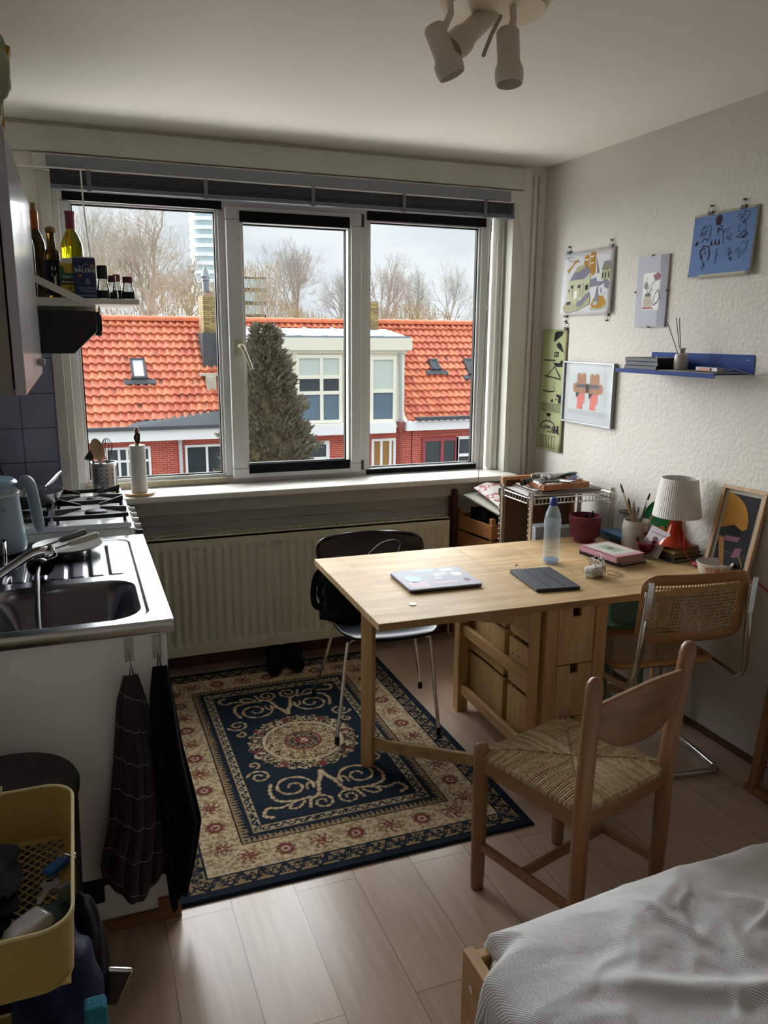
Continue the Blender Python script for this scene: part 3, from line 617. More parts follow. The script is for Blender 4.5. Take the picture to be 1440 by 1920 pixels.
def plant(px, pytop, y, spreadpx, seed, label, mt, levels=7, pyfork=585, group='bare winter trees beyond the roofs', r0=.2):
    t = OY(px, pytop, y); zf = OY(px, pyfork, y).z+8; sp_ = spreadpx/FPX*y*1.03
    o = bare_tree(seed, t.z+8, sp_, levels, r0, zf).build('bare_tree', mt, local=True); o.location = (t.x, y, -8)
    setroot(o, (t.x, y, -8), 0); tag(o, label, 'tree', group)
    return o
plant(272, 366, 36, 125, 11, 'tall bare tree filling the left window light, the nearest of them', bark_l, 8, r0=.26)
plant(172, 362, 45, 85, 5, 'bare tree at the far left behind the condiment shelf', bark_l, 8)
plant(352, 478, 54, 60, 23, 'bare tree leaning in front of the round tower, left light', bark_l, 7)
plant(556, 450, 40, 72, 31, 'round crowned bare tree in the middle window light', bark_g, 8, pyfork=600, r0=.2)
plant(500, 520, 62, 40, 37, 'small bare tree beside the glass office block', bark_g, 7, pyfork=605)
plant(640, 505, 54, 45, 41, 'bare tree half hidden by the right edge of the middle light', bark_g, 7, pyfork=600)
plant(722, 478, 37, 50, 43, 'bare tree just right of the mullion behind the narrow chimney', bark_g, 7, pyfork=600)
plant(782, 500, 46, 48, 47, 'bare tree in the middle of the right window light', bark_g, 7, pyfork=600)
plant(845, 490, 60, 55, 53, 'bare tree near the right edge of the right window light', bark_g, 7, pyfork=605)
# low hedge like growth behind the ridge
hm = MB(); rnd = random.Random(9)
for i in range(9000):
    x = rnd.uniform(-2, 26); y = rnd.uniform(36, 40); 
    top_ = 3.3+.5*math.sin(x*.9)+(.9 if x < 9 else -.75) ; c = Vector((x, y, rnd.uniform(1.0, top_))); d = Vector((rnd.uniform(-.5, .5), rnd.uniform(-.3, .3), 1)).normalized()*rnd.uniform(.3, .8)
    q = Vector((.013, 0, 0)); hm.add([c-q, c+q, c+d], [(0, 1, 2)])
o = hm.build('thicket', mat('yellow_grey_twigs', '#938b6d', .9, var=.3, vs=.7)); tag(o, 'low tangle of leafless twigs showing above the roof ridge', 'shrubbery'); o['kind'] = 'stuff'
# far buildings
gl_o = mat('tower_glass', '#adc0c4', .25, var=.2, vs=.4); wh_o = mat('tower_white_bands', '#e6eaee', .6, var=.03, vs=.5)
def tower(name, label, pxl, pxr, pyt, y, nf, rnd_, bandc, rb_=0.5, slope=0):
    a, b2 = OY(pxl, 600, y), OY(pxr, 600, y); zt = OY((pxl+pxr)/2, pyt, y).z; cx, rx = (a.x+b2.x)/2, (b2.x-a.x)/2; t = thing(name, label, 'building', (cx, y, -8))
    sh = lambda k: [(cx+rx*k*math.cos(q)*(1 if rnd_ else 1), y+rx*k*math.sin(q)) for q in [2*PI*i/40 for i in range(40)]] if rnd_ else [(cx-rx*k, y-rx), (cx+rx*k, y-rx), (cx+rx*k, y+rx), (cx-rx*k, y+rx)]
    MB().prism(sh(.93), lambda u, v: (u, v, -8), lambda u, v: (u, v, zt)).build('glazed_body', gl_o, t)
    bm_ = MB(); fh = (zt+8)/nf
    for k in range(nf+1): z = -8+k*fh; bm_.prism(sh(1.0), lambda u, v: (u, v, z-fh*rb_/2), lambda u, v: (u, v, z+fh*rb_/2))
    bm_.build('floor_bands', bandc, t)
tower('tower_block', 'tall round white banded tower behind the trees in the left light', 362, 430, 330, 170, 24, True, wh_o, .42)
tower('office_block', 'blue green glass office block with white bands in the middle light', 440, 497, 521, 140, 9, False, wh_o, .3)
for (pl, pr, pt, lb) in ((655, 690, 598, 'long low pale building on the horizon behind the middle light'), (860, 905, 596, 'low pale building on the horizon at the far right')):
    a, b2 = OY(pl, 610, 120), OY(pr+40, 610, 120); tag(MB().box(a.x, b2.x, 120, 130, -8, OY(pl, pt, 120).z).build('distant_building', wh_o), lb, 'building')
# ================= KITCHEN, LEFT SIDE =================
kw = mat('white_kitchen_laminate', '#ebeae6', .35, var=.04, vs=2); kdoor = mat('glossy_grey_white_door', '#b9bcc4', .16, var=.05, vs=3)
kgrey = mat('taupe_cabinet_carcass', '#8a8278', .5, var=.06, vs=3)
# base cabinet under the sink
bc = thing('sink_cabinet', 'white kitchen base cabinet under the steel sink, end panel towards the room', 'cabinet', (-.12, 2.56, 0))
MB().box(XL+.002, .160, 2.10, 3.03, .05, .70).box(XL+.002, .160, 2.53, 3.03, .70, .855).box(.142, .160, 2.10, 2.53, .70, .855).build('carcass', kw, bc)
MB().box(XL+.002, .163, 2.082, 2.10, .035, .862).build('end_panel', kw, bc, bevel=.001)
for y0, y1 in ((2.085, 2.555), (2.561, 3.03)):
    d = MB().box(.164, .182, y0, y1, .07, .855).build('door', kw, bc, bevel=.002)
    MB().box(.182, .205, y1-.06 if y0 < 2.3 else y0+.05, y1-.05 if y0 < 2.3 else y0+.06, .70, .82).build('handle', chrome, d)
MB().box(XL+.002, .150, 2.074, 2.083, 0, .036).box(.12, .182, 2.07, 2.10, 0, .068).build('plinth', wood('plinth_wood', '#6e4a2e', '#8b6340', 'x'), bc)
MB().box(XL+.002, .06, 2.10, 3.03, 0, .05).build('kickboard', brownp, bc)
# sink top : one pressed steel sheet
st = thing('steel_sink_top', 'stainless steel sink top with bowl in front and ribbed drainer behind', 'sink', (-.12, 2.56, .86))
sx0, sx1, sy0, sy1, sz = XL+.002, .197, 2.068, 3.045, .90
def rr(x, y, x0, x1, y0, y1, r):            # signed distance to a rounded rectangle, negative inside
    cx, cy, hx_, hy_ = (x0+x1)/2, (y0+y1)/2, (x1-x0)/2-r, (y1-y0)/2-r
    qx, qy = np.abs(x-cx)-hx_, np.abs(y-cy)-hy_
    return np.hypot(np.maximum(qx, 0), np.maximum(qy, 0))+np.minimum(np.maximum(qx, qy), 0)-r
ssm = lambda a, b, x: (lambda t: t*t*(3-2*t))(np.clip((x-a)/(b-a), 0, 1))
nx, ny = 190, 300; gxs = np.linspace(sx0, sx1, nx); gys = np.linspace(sy0, sy1, ny); GX, GY = np.meshgrid(gxs, gys)
Zs = np.full(GX.shape, sz); dr = rr(GX, GY, sx0+.03, .150, 2.10, 3.0, .06); Zs -= .004*ssm(0, -.014, dr)
db = rr(GX, GY, -.275, .128, 2.118, 2.488, .085); Zs -= .165*ssm(.004, -.115, db)+.006*ssm(-.08, -.2, db)
for k in range(9):
    xc = .085-k*.0575; d_ = rr(GX, GY, xc-.021, xc+.021, 2.545, 2.925, .008); Zs += .0032*ssm(.005, -.005, d_)
mb = MB(); mb.add([(float(a), float(b_), float(c)) for a, b_, c in zip(GX.ravel(), GY.ravel(), Zs.ravel())], [(j*nx+i, j*nx+i+1, (j+1)*nx+i+1, (j+1)*nx+i) for j in range(ny-1) for i in range(nx-1)])
mb.build('basin_sheet', mat('sink_steel', '#77797d', .23, metal=1, var=.10, vs=30, bump=.02, bs=60), st, smooth=True)
eg = MB()
prof = [(0, 0), (-.004, -.002), (-.007, -.010), (-.005, -.030), (0, -.036), (.004, -.036), (.004, -.03)]
eg.add([(x, sy0+p[0], sz+p[1]) for x in (sx0, sx1+.004) for p in prof], [(k, k+1, 8+k, 7+k) for k in range(6)]+[tuple(range(7, 14))])
eg.add([(sx1-p[0], y, sz+p[1]) for y in (sy0, sy1) for p in prof], [(k, k+1, 8+k, 7+k) for k in range(6)]+[tuple(range(7, 14))])
eg.box(sx0, sx1, sy1-.003, sy1, sz-.035, sz)
eg.build('rolled_edge', steel, st, smooth=True)
MB().lathe([(.0, .001), (.02, .002), (.032, .0), (.036, .004)], (-.08, 2.30, .7275), 20).build('drain', chrome, st, smooth=True)
# mixer tap
tp = thing('mixer_tap', 'chrome swivel tap reaching over the sink from the left wall side', 'tap', (-.36, 2.30, .90))
pp = smooth_path([(-.375, 2.30, .905), (-.372, 2.30, .925), (-.30, 2.335, .945), (-.22, 2.36, .985), (-.155, 2.385, 1.020), (-.118, 2.392, 1.030), (-.095, 2.398, 1.018)], 6)
MB().tube(pp, [.013]*(len(pp)-6)+[.013, .0135, .014, .016, .0165, .0165], 12).build('spout', chrome, tp, smooth=True)
MB().lathe([(.032, 0), (.032, .01), (.024, .015), (.024, .05), (.015, .06)], (-.375, 2.30, .90), 20).build('tap_body', chrome, tp, smooth=True)
MB().lathe([(.0175, -.012), (.0185, -.008), (.0185, .012), (.016, .016)], (-.1, 2.396, 1.022), 16, R=Matrix.Rotation(math.radians(65), 3, 'Y')).build('aerator', chrome, tp, smooth=True)
# dish brush
dbh = thing('dish_brush', 'black dish brush lying over the sink edge with its bristles on the drainer', 'brush', (-.135, 2.60, .90))
MB().tube(smooth_path([(-.138, 2.57, .938), (-.142, 2.46, .93), (-.140, 2.33, .885), (-.136, 2.23, .845)], 5), [.0065]*5+[.008]*11, 10).build('handle', blackp, dbh, smooth=True)
hb = MB(); rnd = random.Random(4)
for i in range(1600):
    a = rnd.uniform(0, 2*PI); b2 = rnd.uniform(-.5, 1.0); d = Vector((math.cos(a)*math.cos(b2), math.sin(a)*math.cos(b2)*.8, -math.sin(b2))); c0 = Vector((-.136, 2.585, .938)); e_ = c0+d*rnd.uniform(.034, .042)
    q = d.orthogonal().normalized()*.0009; hb.add([c0+d*.012-q, c0+d*.012+q, e_+q, e_-q], [(0, 1, 2, 3)])
hb.build('bristles', mat('black_bristles', '#0c0c0e', .7), dbh); MB().sphere((-.136, 2.585, .940), .026, 12, (1, 1, .7)).build('brush_head', blackp, dbh, smooth=True)
# plate with cutlery
pl = thing('dinner_plate', 'pale grey plate on the drainer with cutlery lying across it', 'plate', (-.06, 2.86, .905))
MB().lathe([(.0, .004), (.045, .004), (.06, .006), (.10, .019), (.112, .024), (.113, .021), (.10, .014), (.06, 0), (0, 0)], (-.06, 2.86, .906), 40).build('plate_body', mat('pale_stoneware', '#a9a8a2', .4), pl, smooth=True)
def knife(lab, a, b_, m_h, w):
    k = thing('table_knife', lab, 'knife', a); A, B = Vector(a), Vector(b_); d = (B-A)
    MB().tube([A+d*t for t in (0, .02, .3, .55, .6)], [w*.7, w, w, w*.8, w*.6], 10).build('handle', m_h, k, smooth=True); MB().bar(A+d*.58, A+d*1.0, .014, .002).build('blade', chrome, k)
knife('knife with thick off white handle on the plate', (.040, 2.885, .948), (-.12, 2.80, .925), mat('off_white_handle', '#b9b3a4', .45), .012)
knife('knife with dark grey handle on the plate', (.000, 2.94, .950), (-.14, 2.84, .930), mat('dark_grey_handle', '#4b4c49', .5), .012)
# kettle
kb = mat('pale_blue_plastic', '#93a6b3', .3, var=.03); kt = thing('electric_kettle', 'pale blue electric kettle with a side handle on the drainer left of the hob', 'kettle', (-.300, 2.94, .90))
kc = (-.300, 2.94, .905)
MB().lathe([(.095, 0), (.108, .004), (.111, .02), (.108, .05), (.102, .12), (.097, .19), (.095, .222)], kc, 40).build('body', kb, kt, smooth=True)
MB().lathe([(.0955, .222), (.096, .236), (.088, .246), (.05, .250), (0, .252)], kc, 40, cap=False).build('lid', mat('blue_lid', '#86a4b6', .2), kt, smooth=True)
MB().lathe([(.0975, .195), (.0985, .196), (.0985, .201), (.0972, .202)], kc, 40, cap=False).build('ring', mat('pale_ring', '#c9d3da', .3), kt, smooth=True)
hp = smooth_path([(-.200, 2.93, 1.12), (-.180, 2.925, 1.145), (-.165, 2.92, 1.13), (-.157, 2.92, 1.08), (-.150, 2.92, 1.01), (-.146, 2.92, .965)], 5)
MB().tube(hp, [.014]*4+[.019]*(len(hp)-8)+[.017, .015, .012, .008], 12).build('handle', kb, kt, smooth=True)
cylf = lambda u, v: (kc[0]+.1035*math.cos(-1.15+u/.1035), kc[1]+.1035*math.sin(-1.15+u/.1035), kc[2]+v)
lt = MB(); add_text(lt, 'PHILIPS', .013, cylf, mat('grey_lettering', '#3d4a58', .5), 0, .155); lt.build('lettering', None, kt)
# tumbler
tg = thing('drinking_glass', 'clear tumbler with a dark print at the left edge of the drainer', 'glass', (-.268, 2.665, .90))
MB().lathe([(.0, .004), (.028, .005), (.030, .012), (.035, .095), (.0365, .096), (.032, .0), (0, 0)], (-.268, 2.665, .9065), 28).build('tumbler', glass('tumbler_glass', (.86, .89, .9), .28), tg, smooth=True)
gp = MB(); stroke(gp, circ(.014, 12, 0, .055), .004, lambda u, v: (-.268+.0355*math.cos(-1.1+u/.035), 2.665+.0355*math.sin(-1.1+u/.035), .906+v), ink, True); stroke(gp, [(-.006, .03), (.012, .045), (-.004, .07)], .004, lambda u, v: (-.268+.0355*math.cos(-1.1+u/.035), 2.665+.0355*math.sin(-1.1+u/.035), .906+v), ink); gp.build('print', ink, tg)
# kettle cable on the tiles
tag(MB().tube(smooth_path([(-.392, 3.858, 1.20), (-.345, 3.860, 1.10), (-.325, 3.862, 1.02), (-.305, 3.862, .95)], 6), .004, 6).build('power_cable', blackp, smooth=True), 'black power cable hanging on the lavender tiles left of the window', 'cable')
# cooker
ck = thing('gas_cooker', 'white gas cooker with black pan grates standing below the windowsill', 'cooker', (-.13, 3.45, 0))
en = mat('white_enamel', '#c9cac6', .25, var=.02)
MB().box(XL+.004, .160, 3.15, 3.735, .02, .905).build('body', en, ck, bevel=.004)
MB().box(XL+.004, .168, 3.145, 3.738, .906, .926).build('hob_plate', mat('hob_enamel', '#d4d6d6', .15, var=.02), ck, bevel=.004)
MB().box(.161, .180, 3.16, 3.725, .84, .900).build('control_panel', en, ck, bevel=.003)
MB().box(.161, .182, 3.17, 3.715, .12, .82).build('oven_door', mat('oven_glass', '#25262a', .15), ck, bevel=.003)
for k in range(5):
    y = 3.20+k*.11; q = MB().lathe([(.017, 0), (.017, .008), (.012, .010), (.011, .030), (.009, .032)], (.180, y, .872), 14, R=Matrix.Rotation(PI/2, 3, 'Y')).build('knob', mat('white_knob', '#c4c6c6', .3) if k else blackp, ck, smooth=True)
for i, (bx, by_, br_) in enumerate(((.045, 3.33, .040), (.045, 3.59, .030), (-.25, 3.33, .04), (-.25, 3.59, .05))):
    MB().lathe([(br_, 0), (br_+.004, .008), (br_, .016), (br_*.8, .020), (0, .021)], (bx, by_, .926), 24).build('burner', cast, ck, smooth=True)
for gx0, gx1 in ((-.105, .155), (-.40, -.125)):
    g = MB(); zg = .962
    g.bar((gx0, 3.17, zg-.01), (gx1, 3.17, zg-.01), .010, .016).bar((gx0, 3.715, zg-.01), (gx1, 3.715, zg-.01), .010, .016).bar((gx0, 3.17, zg-.01), (gx0, 3.715, zg-.01), .010, .016).bar((gx1, 3.17, zg-.01), (gx1, 3.715, zg-.01), .010, .016)
    xm_ = (gx0+gx1)/2; g.bar((gx0, 3.445, zg-.008), (gx1, 3.445, zg-.008), .012, .018)
    for yc in (3.325, 3.585):
        for dx, dy in ((1, 1), (-1, 1), (1, -1), (-1, -1)):
            a = Vector((xm_+dx*(gx1-gx0)/2, yc+dy*.115, zg+.004)); b2 = Vector((xm_+dx*.035, yc+dy*.03, zg+.0))
            g.add([a+Vector((0, -.005, -.014)), a+Vector((0, .005, -.014)), b2+Vector((0, .005, -.004)), b2+Vector((0, -.005, -.004)), a+Vector((0, -.005, .012)), a+Vector((0, .005, .012)), b2+Vector((0, .005, .004)), b2+Vector((0, -.005, .004))], [(0, 1, 2, 3), (7, 6, 5, 4), (0, 4, 5, 1), (1, 5, 6, 2), (2, 6, 7, 3), (3, 7, 4, 0)])
    for x in (gx0+.01, gx1-.01):
        for y in (3.18, 3.445, 3.705): g.box(x-.005, x+.005, y-.005, y+.005, .926, zg)
    g.build('pan_grate', cast, ck)
# frying pan
fp = thing('frying_pan', 'small steel frying pan standing on the left rings of the cooker', 'pan', (-.20, 3.45, .966))
MB().lathe([(0, .001), (.085, .001), (.100, .008), (.122, .046), (.126, .047), (.123, .043), (.102, .004), (.086, -.003), (0, -.003)], (-.195, 3.44, .970), 40).build('pan_bowl', steel, fp, smooth=True)
MB().tube([(-.145, 3.545, 1.008), (-.13, 3.575, 1.018), (-.10, 3.65, 1.038), (-.085, 3.69, 1.045)], [.008, .009, .011, .010], 10).build('handle', chrome, fp, smooth=True)
rv = MB()
for dx in (-.02, 0.02, -.055, .055): rv.sphere((-.16+dx, 3.548-abs(dx)*.3, 1.000), .0055, 8)
rv.build('rivets', chrome, fp, smooth=True)
# utensil holder on the sill
uh = thing('utensil_holder', 'perforated steel utensil pot on the windowsill beside the paper towels', 'utensil pot', (.098, 3.83, .903))
perf = bpy.data.materials.new('perforated_steel'); perf.use_nodes = True; N, L = perf.node_tree.nodes, perf.node_tree.links; b = N['Principled BSDF']; b.inputs['Metallic'].default_value = 1; b.inputs['Roughness'].default_value = .28; b.inputs['Base Color'].default_value = lin('#bdbdbb')
tc = N.new('ShaderNodeTexCoord'); sp = N.new('ShaderNodeSeparateXYZ'); L.new(tc.outputs['UV'], sp.inputs[0]); ms = []
for ax in ('X', 'Y'):
    f_ = N.new('ShaderNodeMath'); f_.operation = 'FRACT'; s_ = N.new('ShaderNodeMath'); s_.operation = 'SUBTRACT'; s_.inputs[1].default_value = .5; p_ = N.new('ShaderNodeMath'); p_.operation = 'POWER'; p_.inputs[1].default_value = 2
    ab = N.new('ShaderNodeMath'); ab.operation = 'ABSOLUTE'; L.new(sp.outputs[ax], f_.inputs[0]); L.new(f_.outputs[0], s_.inputs[0]); L.new(s_.outputs[0], ab.inputs[0]); L.new(ab.outputs[0], p_.inputs[0]); ms.append(p_)
ad = N.new('ShaderNodeMath'); L.new(ms[0].outputs[0], ad.inputs[0]); L.new(ms[1].outputs[0], ad.inputs[1]); gt = N.new('ShaderNodeMath'); gt.operation = 'GREATER_THAN'; gt.inputs[1].default_value = .022
L.new(ad.outputs[0], gt.inputs[0]); mxp = N.new('ShaderNodeMix'); mxp.data_type = 'RGBA'; mxp.inputs[6].default_value = (.004, .004, .004, 1); mxp.inputs[7].default_value = lin('#bdbdbb'); L.new(gt.outputs[0], mxp.inputs[0]); L.new(mxp.outputs[2], b.inputs['Base Color']); L.new(gt.outputs[0], b.inputs['Metallic'])
uc = (.098, 3.835, .904); hm_ = MB(); n = 48; r_ = .055
zz = [0, .02, .135, .155]; vv = [.5, .5, 5.5, 5.5]
hm_.v = [(uc[0]+r_*math.cos(2*PI*i/n), uc[1]+r_*math.sin(2*PI*i/n), uc[2]+z) for z in zz for i in range(n+1)]; hm_.f = [(j*(n+1)+i, j*(n+1)+i+1, (j+1)*(n+1)+i+1, (j+1)*(n+1)+i) for j in range(3) for i in range(n)]; hm_.m = [None]*len(hm_.f)
hm_.uv = [(i/n*14+.5, [0, 0, 6, 6][j]) for j in range(4) for i in range(n+1)]
hm_.build('perforated_wall', perf, uh, smooth=True, solid=.0015)
MB().tube([(uc[0]+r_*math.cos(2*PI*i/40), uc[1]+r_*math.sin(2*PI*i/40), uc[2]+.156) for i in range(40)], .0025, 6, closed=True).build('rim', chrome, uh, smooth=True)
MB().lathe([(0, 0), (.054, 0), (.054, .003), (0, .003)], uc, 30).build('base', steel, uh)
def spoonshape(mb, a, b_, w, l, t=.006, nrm=(0, -1, 0)):
    A, B = Vector(a), Vector(b_); d = (B-A).normalized(); nn = Vector(nrm); x = d.cross(nn).normalized(); nn = x.cross(d)
    mb.lathe([(0, -t), (.5, -t*.8), (.85, -t*.3), (1, 0), (.8, -t*.2), (.5, -t*.4), (0, -t*.5)], B+d*l*.35, 18, R=Matrix((x*w/2, d*l/2, nn)).transposed())
spn = mat('pale_beech_spoon', '#b99b78', .6, var=.06)
t_ = thing('wooden_spoon', 'pale wooden spoon leaning left in the steel utensil pot', 'spoon', (.105, 3.83, .91)); m0 = MB(); m0.tube([(.118, 3.845, .915), (.085, 3.815, 1.075)], .005, 8); spoonshape(m0, (.118, 3.845, .915), (.083, 3.812, 1.085), .055, .11); m0.build('spoon_body', spn, t_, smooth=True)
t_ = thing('ladle', 'black ladle in the steel utensil pot behind the wooden spoon', 'ladle', (.08, 3.84, .91)); MB().tube([(.12, 3.84, .915), (.052, 3.835, 1.075)], .005, 8).build('handle', blackp, t_, smooth=True); MB().lathe([(0, -.030), (.018, -.025), (.028, -.01), (.031, .004), (.027, .002), (.016, -.018), (0, -.024)], (.038, 3.832, 1.10), 18, R=Matrix.Rotation(-.9, 3, 'Y')).build('ladle_bowl', blackp, t_, smooth=True)
t_ = thing('balloon_whisk', 'black wire whisk on the right side of the steel utensil pot', 'whisk', (.11, 3.84, .91)); MB().tube([(.085, 3.85, .915), (.118, 3.838, 1.065)], .007, 8).build('handle', blackp, t_, smooth=True)
wk = MB()
for k in range(5):
    a = PI*k/5; wk.tube(smooth_path([Vector((.118, 3.838, 1.06))+Vector((.024*s*math.cos(a)*w_, .024*s*math.sin(a)*w_, h_)) for s, w_, h_ in ((1, .15, 0), (1, .8, .045), (1, 1, .075), (1, .5, .102), (0, 0, .108), (-1, .5, .102), (-1, 1, .075), (-1, .8, .045), (-1, .15, 0))], 4), .0012, 5)
wk.build('wire_loops', blackp, t_, smooth=True)
# paper towel holder
th = thing('paper_towel_holder', 'paper towel roll on a round wooden stand on the windowsill', 'paper towel holder', (.248, 3.815, .903))
MB().lathe([(.066, 0), (.068, .003), (.066, .012), (0, .012)], (.248, 3.815, .904), 36).build('wooden_base', wood('stand_wood', '#b48d63', '#c9a67b', 'x'), th, smooth=True)
MB().lathe([(.012, 0), (.036, 0), (.0365, .004), (.036, .215), (.034, .218), (.012, .216)], (.248, 3.815, .917), 36, cap=False).build('paper_roll', mat('kitchen_paper', '#dedcd8', .9, var=.03, bump=.5, bs=220), th, smooth=True)
MB().tube([(.248, 3.815, .917), (.248, 3.815, 1.14)], .009, 12).lathe([(.010, 0), (.011, .03), (.009, .07), (.004, .078)], (.250, 3.815, 1.14), 12).build('wooden_rod', wood('rod_wood', '#6f4c30', '#8a6543', 'z'), th, smooth=True)
MB().tube(smooth_path([(.25, 3.803, 1.195), (.238, 3.802, 1.17), (.252, 3.802, 1.145), (.258, 3.803, 1.16), (.26, 3.803, 1.19)], 5), .004, 6).build('dark_strap', mat('dark_leather', '#2b2019', .6), th, smooth=True)
# ---------- wall cabinet ----------
wc = thing('wall_cabinet', 'grey wall cabinet with glossy doors at the upper left edge', 'cabinet', (-.26, 2.5, 1.50))
MB().box(XL+.002, -.128, 1.95, 3.05, 1.505, 2.045).build('carcass', kgrey, wc)
MB().box(XL+.002, -.126, 1.944, 1.950, 1.50, 2.05).build('side_panel', kgrey, wc)
for y0, y1 in ((1.948, 2.398), (2.402, 3.052)):
    d = MB().box(-.122, -.100, y0, y1, 1.497, 2.05).build('door', kdoor, wc, bevel=.0015)
MB().box(-.099, -.078, 2.655, 2.685, 1.535, 1.558).build('knob', mat('ivory_knob', '#a9a196', .5), wc, bevel=.005)
# stuff on the cabinet
bagm = mat('pale_green_plastic_bag', '#8f9a78', .4, var=.25, vs=20)
rnd = random.Random(12)
def lumpy(c, r, n=24, amp=.25, seed=1, fr=9):
    mb = MB(); rn = random.Random(seed); ph = [rn.uniform(0, 6) for _ in range(6)]
    def f(u, v):
        th_, z = 2*PI*u, -math.cos(PI*v); s = math.sin(PI*max(.001, min(.999, v))); k = 1+amp*(math.sin(fr*.4*math.cos(th_)*s+ph[0]+3*z)*.5+math.sin(fr*.6*math.sin(th_)*s+ph[1]-2*z)*.3+math.sin(fr*(math.cos(th_+ph[2])*s+z))*.25)
        return (c[0]+r[0]*k*math.cos(th_)*s, c[1]+r[1]*k*math.sin(th_)*s, c[2]+r[2]*k*z)
    return mb.grid(n, n//2+2, f, closeu=True)
tag(lumpy((-.130, 1.99, 2.155), (.044, .05, .10), 40, .22, 3, 16).build('plastic_bag', bagm, smooth=True), 'crumpled pale green plastic bag on top of the wall cabinet', 'bag')
tag(MB().obox((-.092, 2.03, 2.20), (.018, .04, .045), Matrix.Rotation(.3, 3, 'Y')).box(-.108, -.101, 2.02, 2.04, 2.052, 2.18).build('yellow_packet', mat('mustard_card', '#a97f1e', .5), bevel=.002), 'small mustard yellow packet beside the green bag on the cabinet', 'packet')
tag(MB().box(-.19, -.108, 1.948, 1.966, 2.051, 2.115).build('red_carton', mat('red_card', '#8e2a30', .5), bevel=.002), 'red carton at the very left edge on top of the cabinet', 'carton')
# ---------- shelf above the hob, hood below ----------
sh = thing('condiment_shelf', 'white board shelf full of bottles left of the window', 'shelf', (-.09, 3.47, 1.737))
MB().box(XL+.01, .245, 3.19, 3.76, 1.738, 1.757).build('shelf_board', white_paint, sh, bevel=.001)
MB().bar((-.155, 3.172, 1.845), (.055, 3.172, 1.742), .012, .024).build('diagonal_brace', white_paint, sh)
MB().box(XL+.01, .085, 3.182, 3.189, 1.728, 1.757).build('front_rail', white_paint, sh)
hd_ = thing('cooker_hood', 'black cooker hood mounted under the condiment shelf', 'cooker hood', (-.15, 3.45, 1.56))
pf = [(XL+.012, 1.712), (.092, 1.712), (.092, 1.640), (.010, 1.560), (XL+.012, 1.560)]
MB().prism(pf, lambda u, v: (u, 3.19, v), lambda u, v: (u, 3.70, v)).build('hood_body', mat('matt_black_hood', '#0b0d15', .35, var=.1), hd_, bevel=.004)
rm = MB().box(.080, .100, 3.20, 3.24, 1.665, 1.71).box(.093, .112, 3.25, 3.28, 1.64, 1.70).tube([(.098, 3.215, 1.62), (.104, 3.215, 1.73)], .003, 6).lathe([(.012, -.01), (.012, .012)], (.098, 3.3, 1.635), 10, R=Matrix.Rotation(PI/2, 3, 'Y')); rm.build('control_switches', blackp, hd_)
MB().box(XL+.012, .095, 3.30, 3.60, 1.7125, 1.737).build('hood_bracket', white_paint, hd_)
# bottles
zsf = 1.758
def bottle(label, cat, pxl, pxr, pyt, y, prof, m_, name='bottle', parts=(), group=None, n=28):
    """prof: (radius fraction, height fraction)"""
    a, b2 = OY(pxl, 540, y), OY(pxr, 540, y); r = (b2.x-a.x)/2; cx = (a.x+b2.x)/2; h = OY((pxl+pxr)/2, pyt, y).z-zsf
    t = thing(name, label, cat, (cx, y, zsf), group=group)
    MB().lathe([(q*r, z*h) for q, z in prof], (cx, y, zsf), n).build('body', m_, t, smooth=True)
    for nm, pr, mm_ in parts: MB().lathe([(q*r, z*h) for q, z in pr], (cx, y, zsf), n, cap=True).build(nm, mm_, t, smooth=True)
    return t, cx, r, h
def gl(name, col, rough=.08): return mat(name, col, rough, var=.05, trans=.82, ior=1.3)
amber = gl('dark_amber_glass', '#4a3410'); olive = gl('yellow_green_glass', '#8d8a10'); 
winep = [(0, 0), (.9, 0), (1, .02), (1, .58), (.93, .65), (.62, .74), (.40, .79), (.37, .97), (.40, .98), (.40, 1), (0, 1)]
t, cx, r, h = bottle('tall amber wine bottle with orange neck foil and stub of cork', 'bottle', 56, 92, 396, 3.40, winep, amber, parts=(('neck_foil', [(.41, .80), (.43, .81), (.41, 1.0), (0, 1.005)], mat('copper_foil', '#9a5420', .35, metal=.4)), ('cork', [(.24, 1.0), (.24, 1.09), (0, 1.095)], mat('cork', '#8a6d45', .9, var=.3, vs=60))))
t, cx, r, h = bottle('dark olive oil bottle with black label and cork stopper', 'bottle', 87, 117, 436, 3.27, [(0, 0), (.95, 0), (1, .02), (1, .66), (.92, .71), (.55, .76), (.50, .98), (.55, 1), (0, 1)], amber, parts=(('stopper', [(.60, 1.0), (.62, 1.02), (.62, 1.06), (.3, 1.09), (0, 1.09)], mat('cork', '#8a6d45')), ('label', [(1.02, .05), (1.02, .58)], mat('navy_black_label', '#181d2c', .6))))
def lab(cx, cy, r, z0): return lambda u, v: (cx+(r)*math.cos(-PI/2-.35+u/r), cy+(r)*math.sin(-PI/2-.35+u/r), z0+v)
q = MB(); f_ = lab(cx, 3.27, r*1.04, zsf); q.use(paper); [q.flat([(a, z), (a+w, z), (a+w, z+hh), (a, z+hh)], f_) for a, z, w, hh in ((.006, h*.33, .016, .010), (.006, h*.42, .014, .012), (.012, h*.2, .008, .03))]; q.build('label_print', mat('grey_print', '#7b818c', .6), t)
t, cx, r, h = bottle('yellow green wine bottle with dark pink neck foil and white label', 'bottle', 119, 161, 397, 3.40, winep, olive, parts=(('neck_foil', [(.40, .80), (.42, .81), (.42, .96), (.46, .97), (.46, 1.0), (0, 1.005)], mat('wine_red_foil', '#7a2b45', .4)), ('label', [(1.015, .12), (1.015, .47)], paper)))
q = MB(); q.use(ink); q.flat(circ(.007, 10), lambda u, v: lab(cx, 3.40, r*1.03, zsf)(u+.018, v+h*.42)); q.build('label_emblem', ink, t)
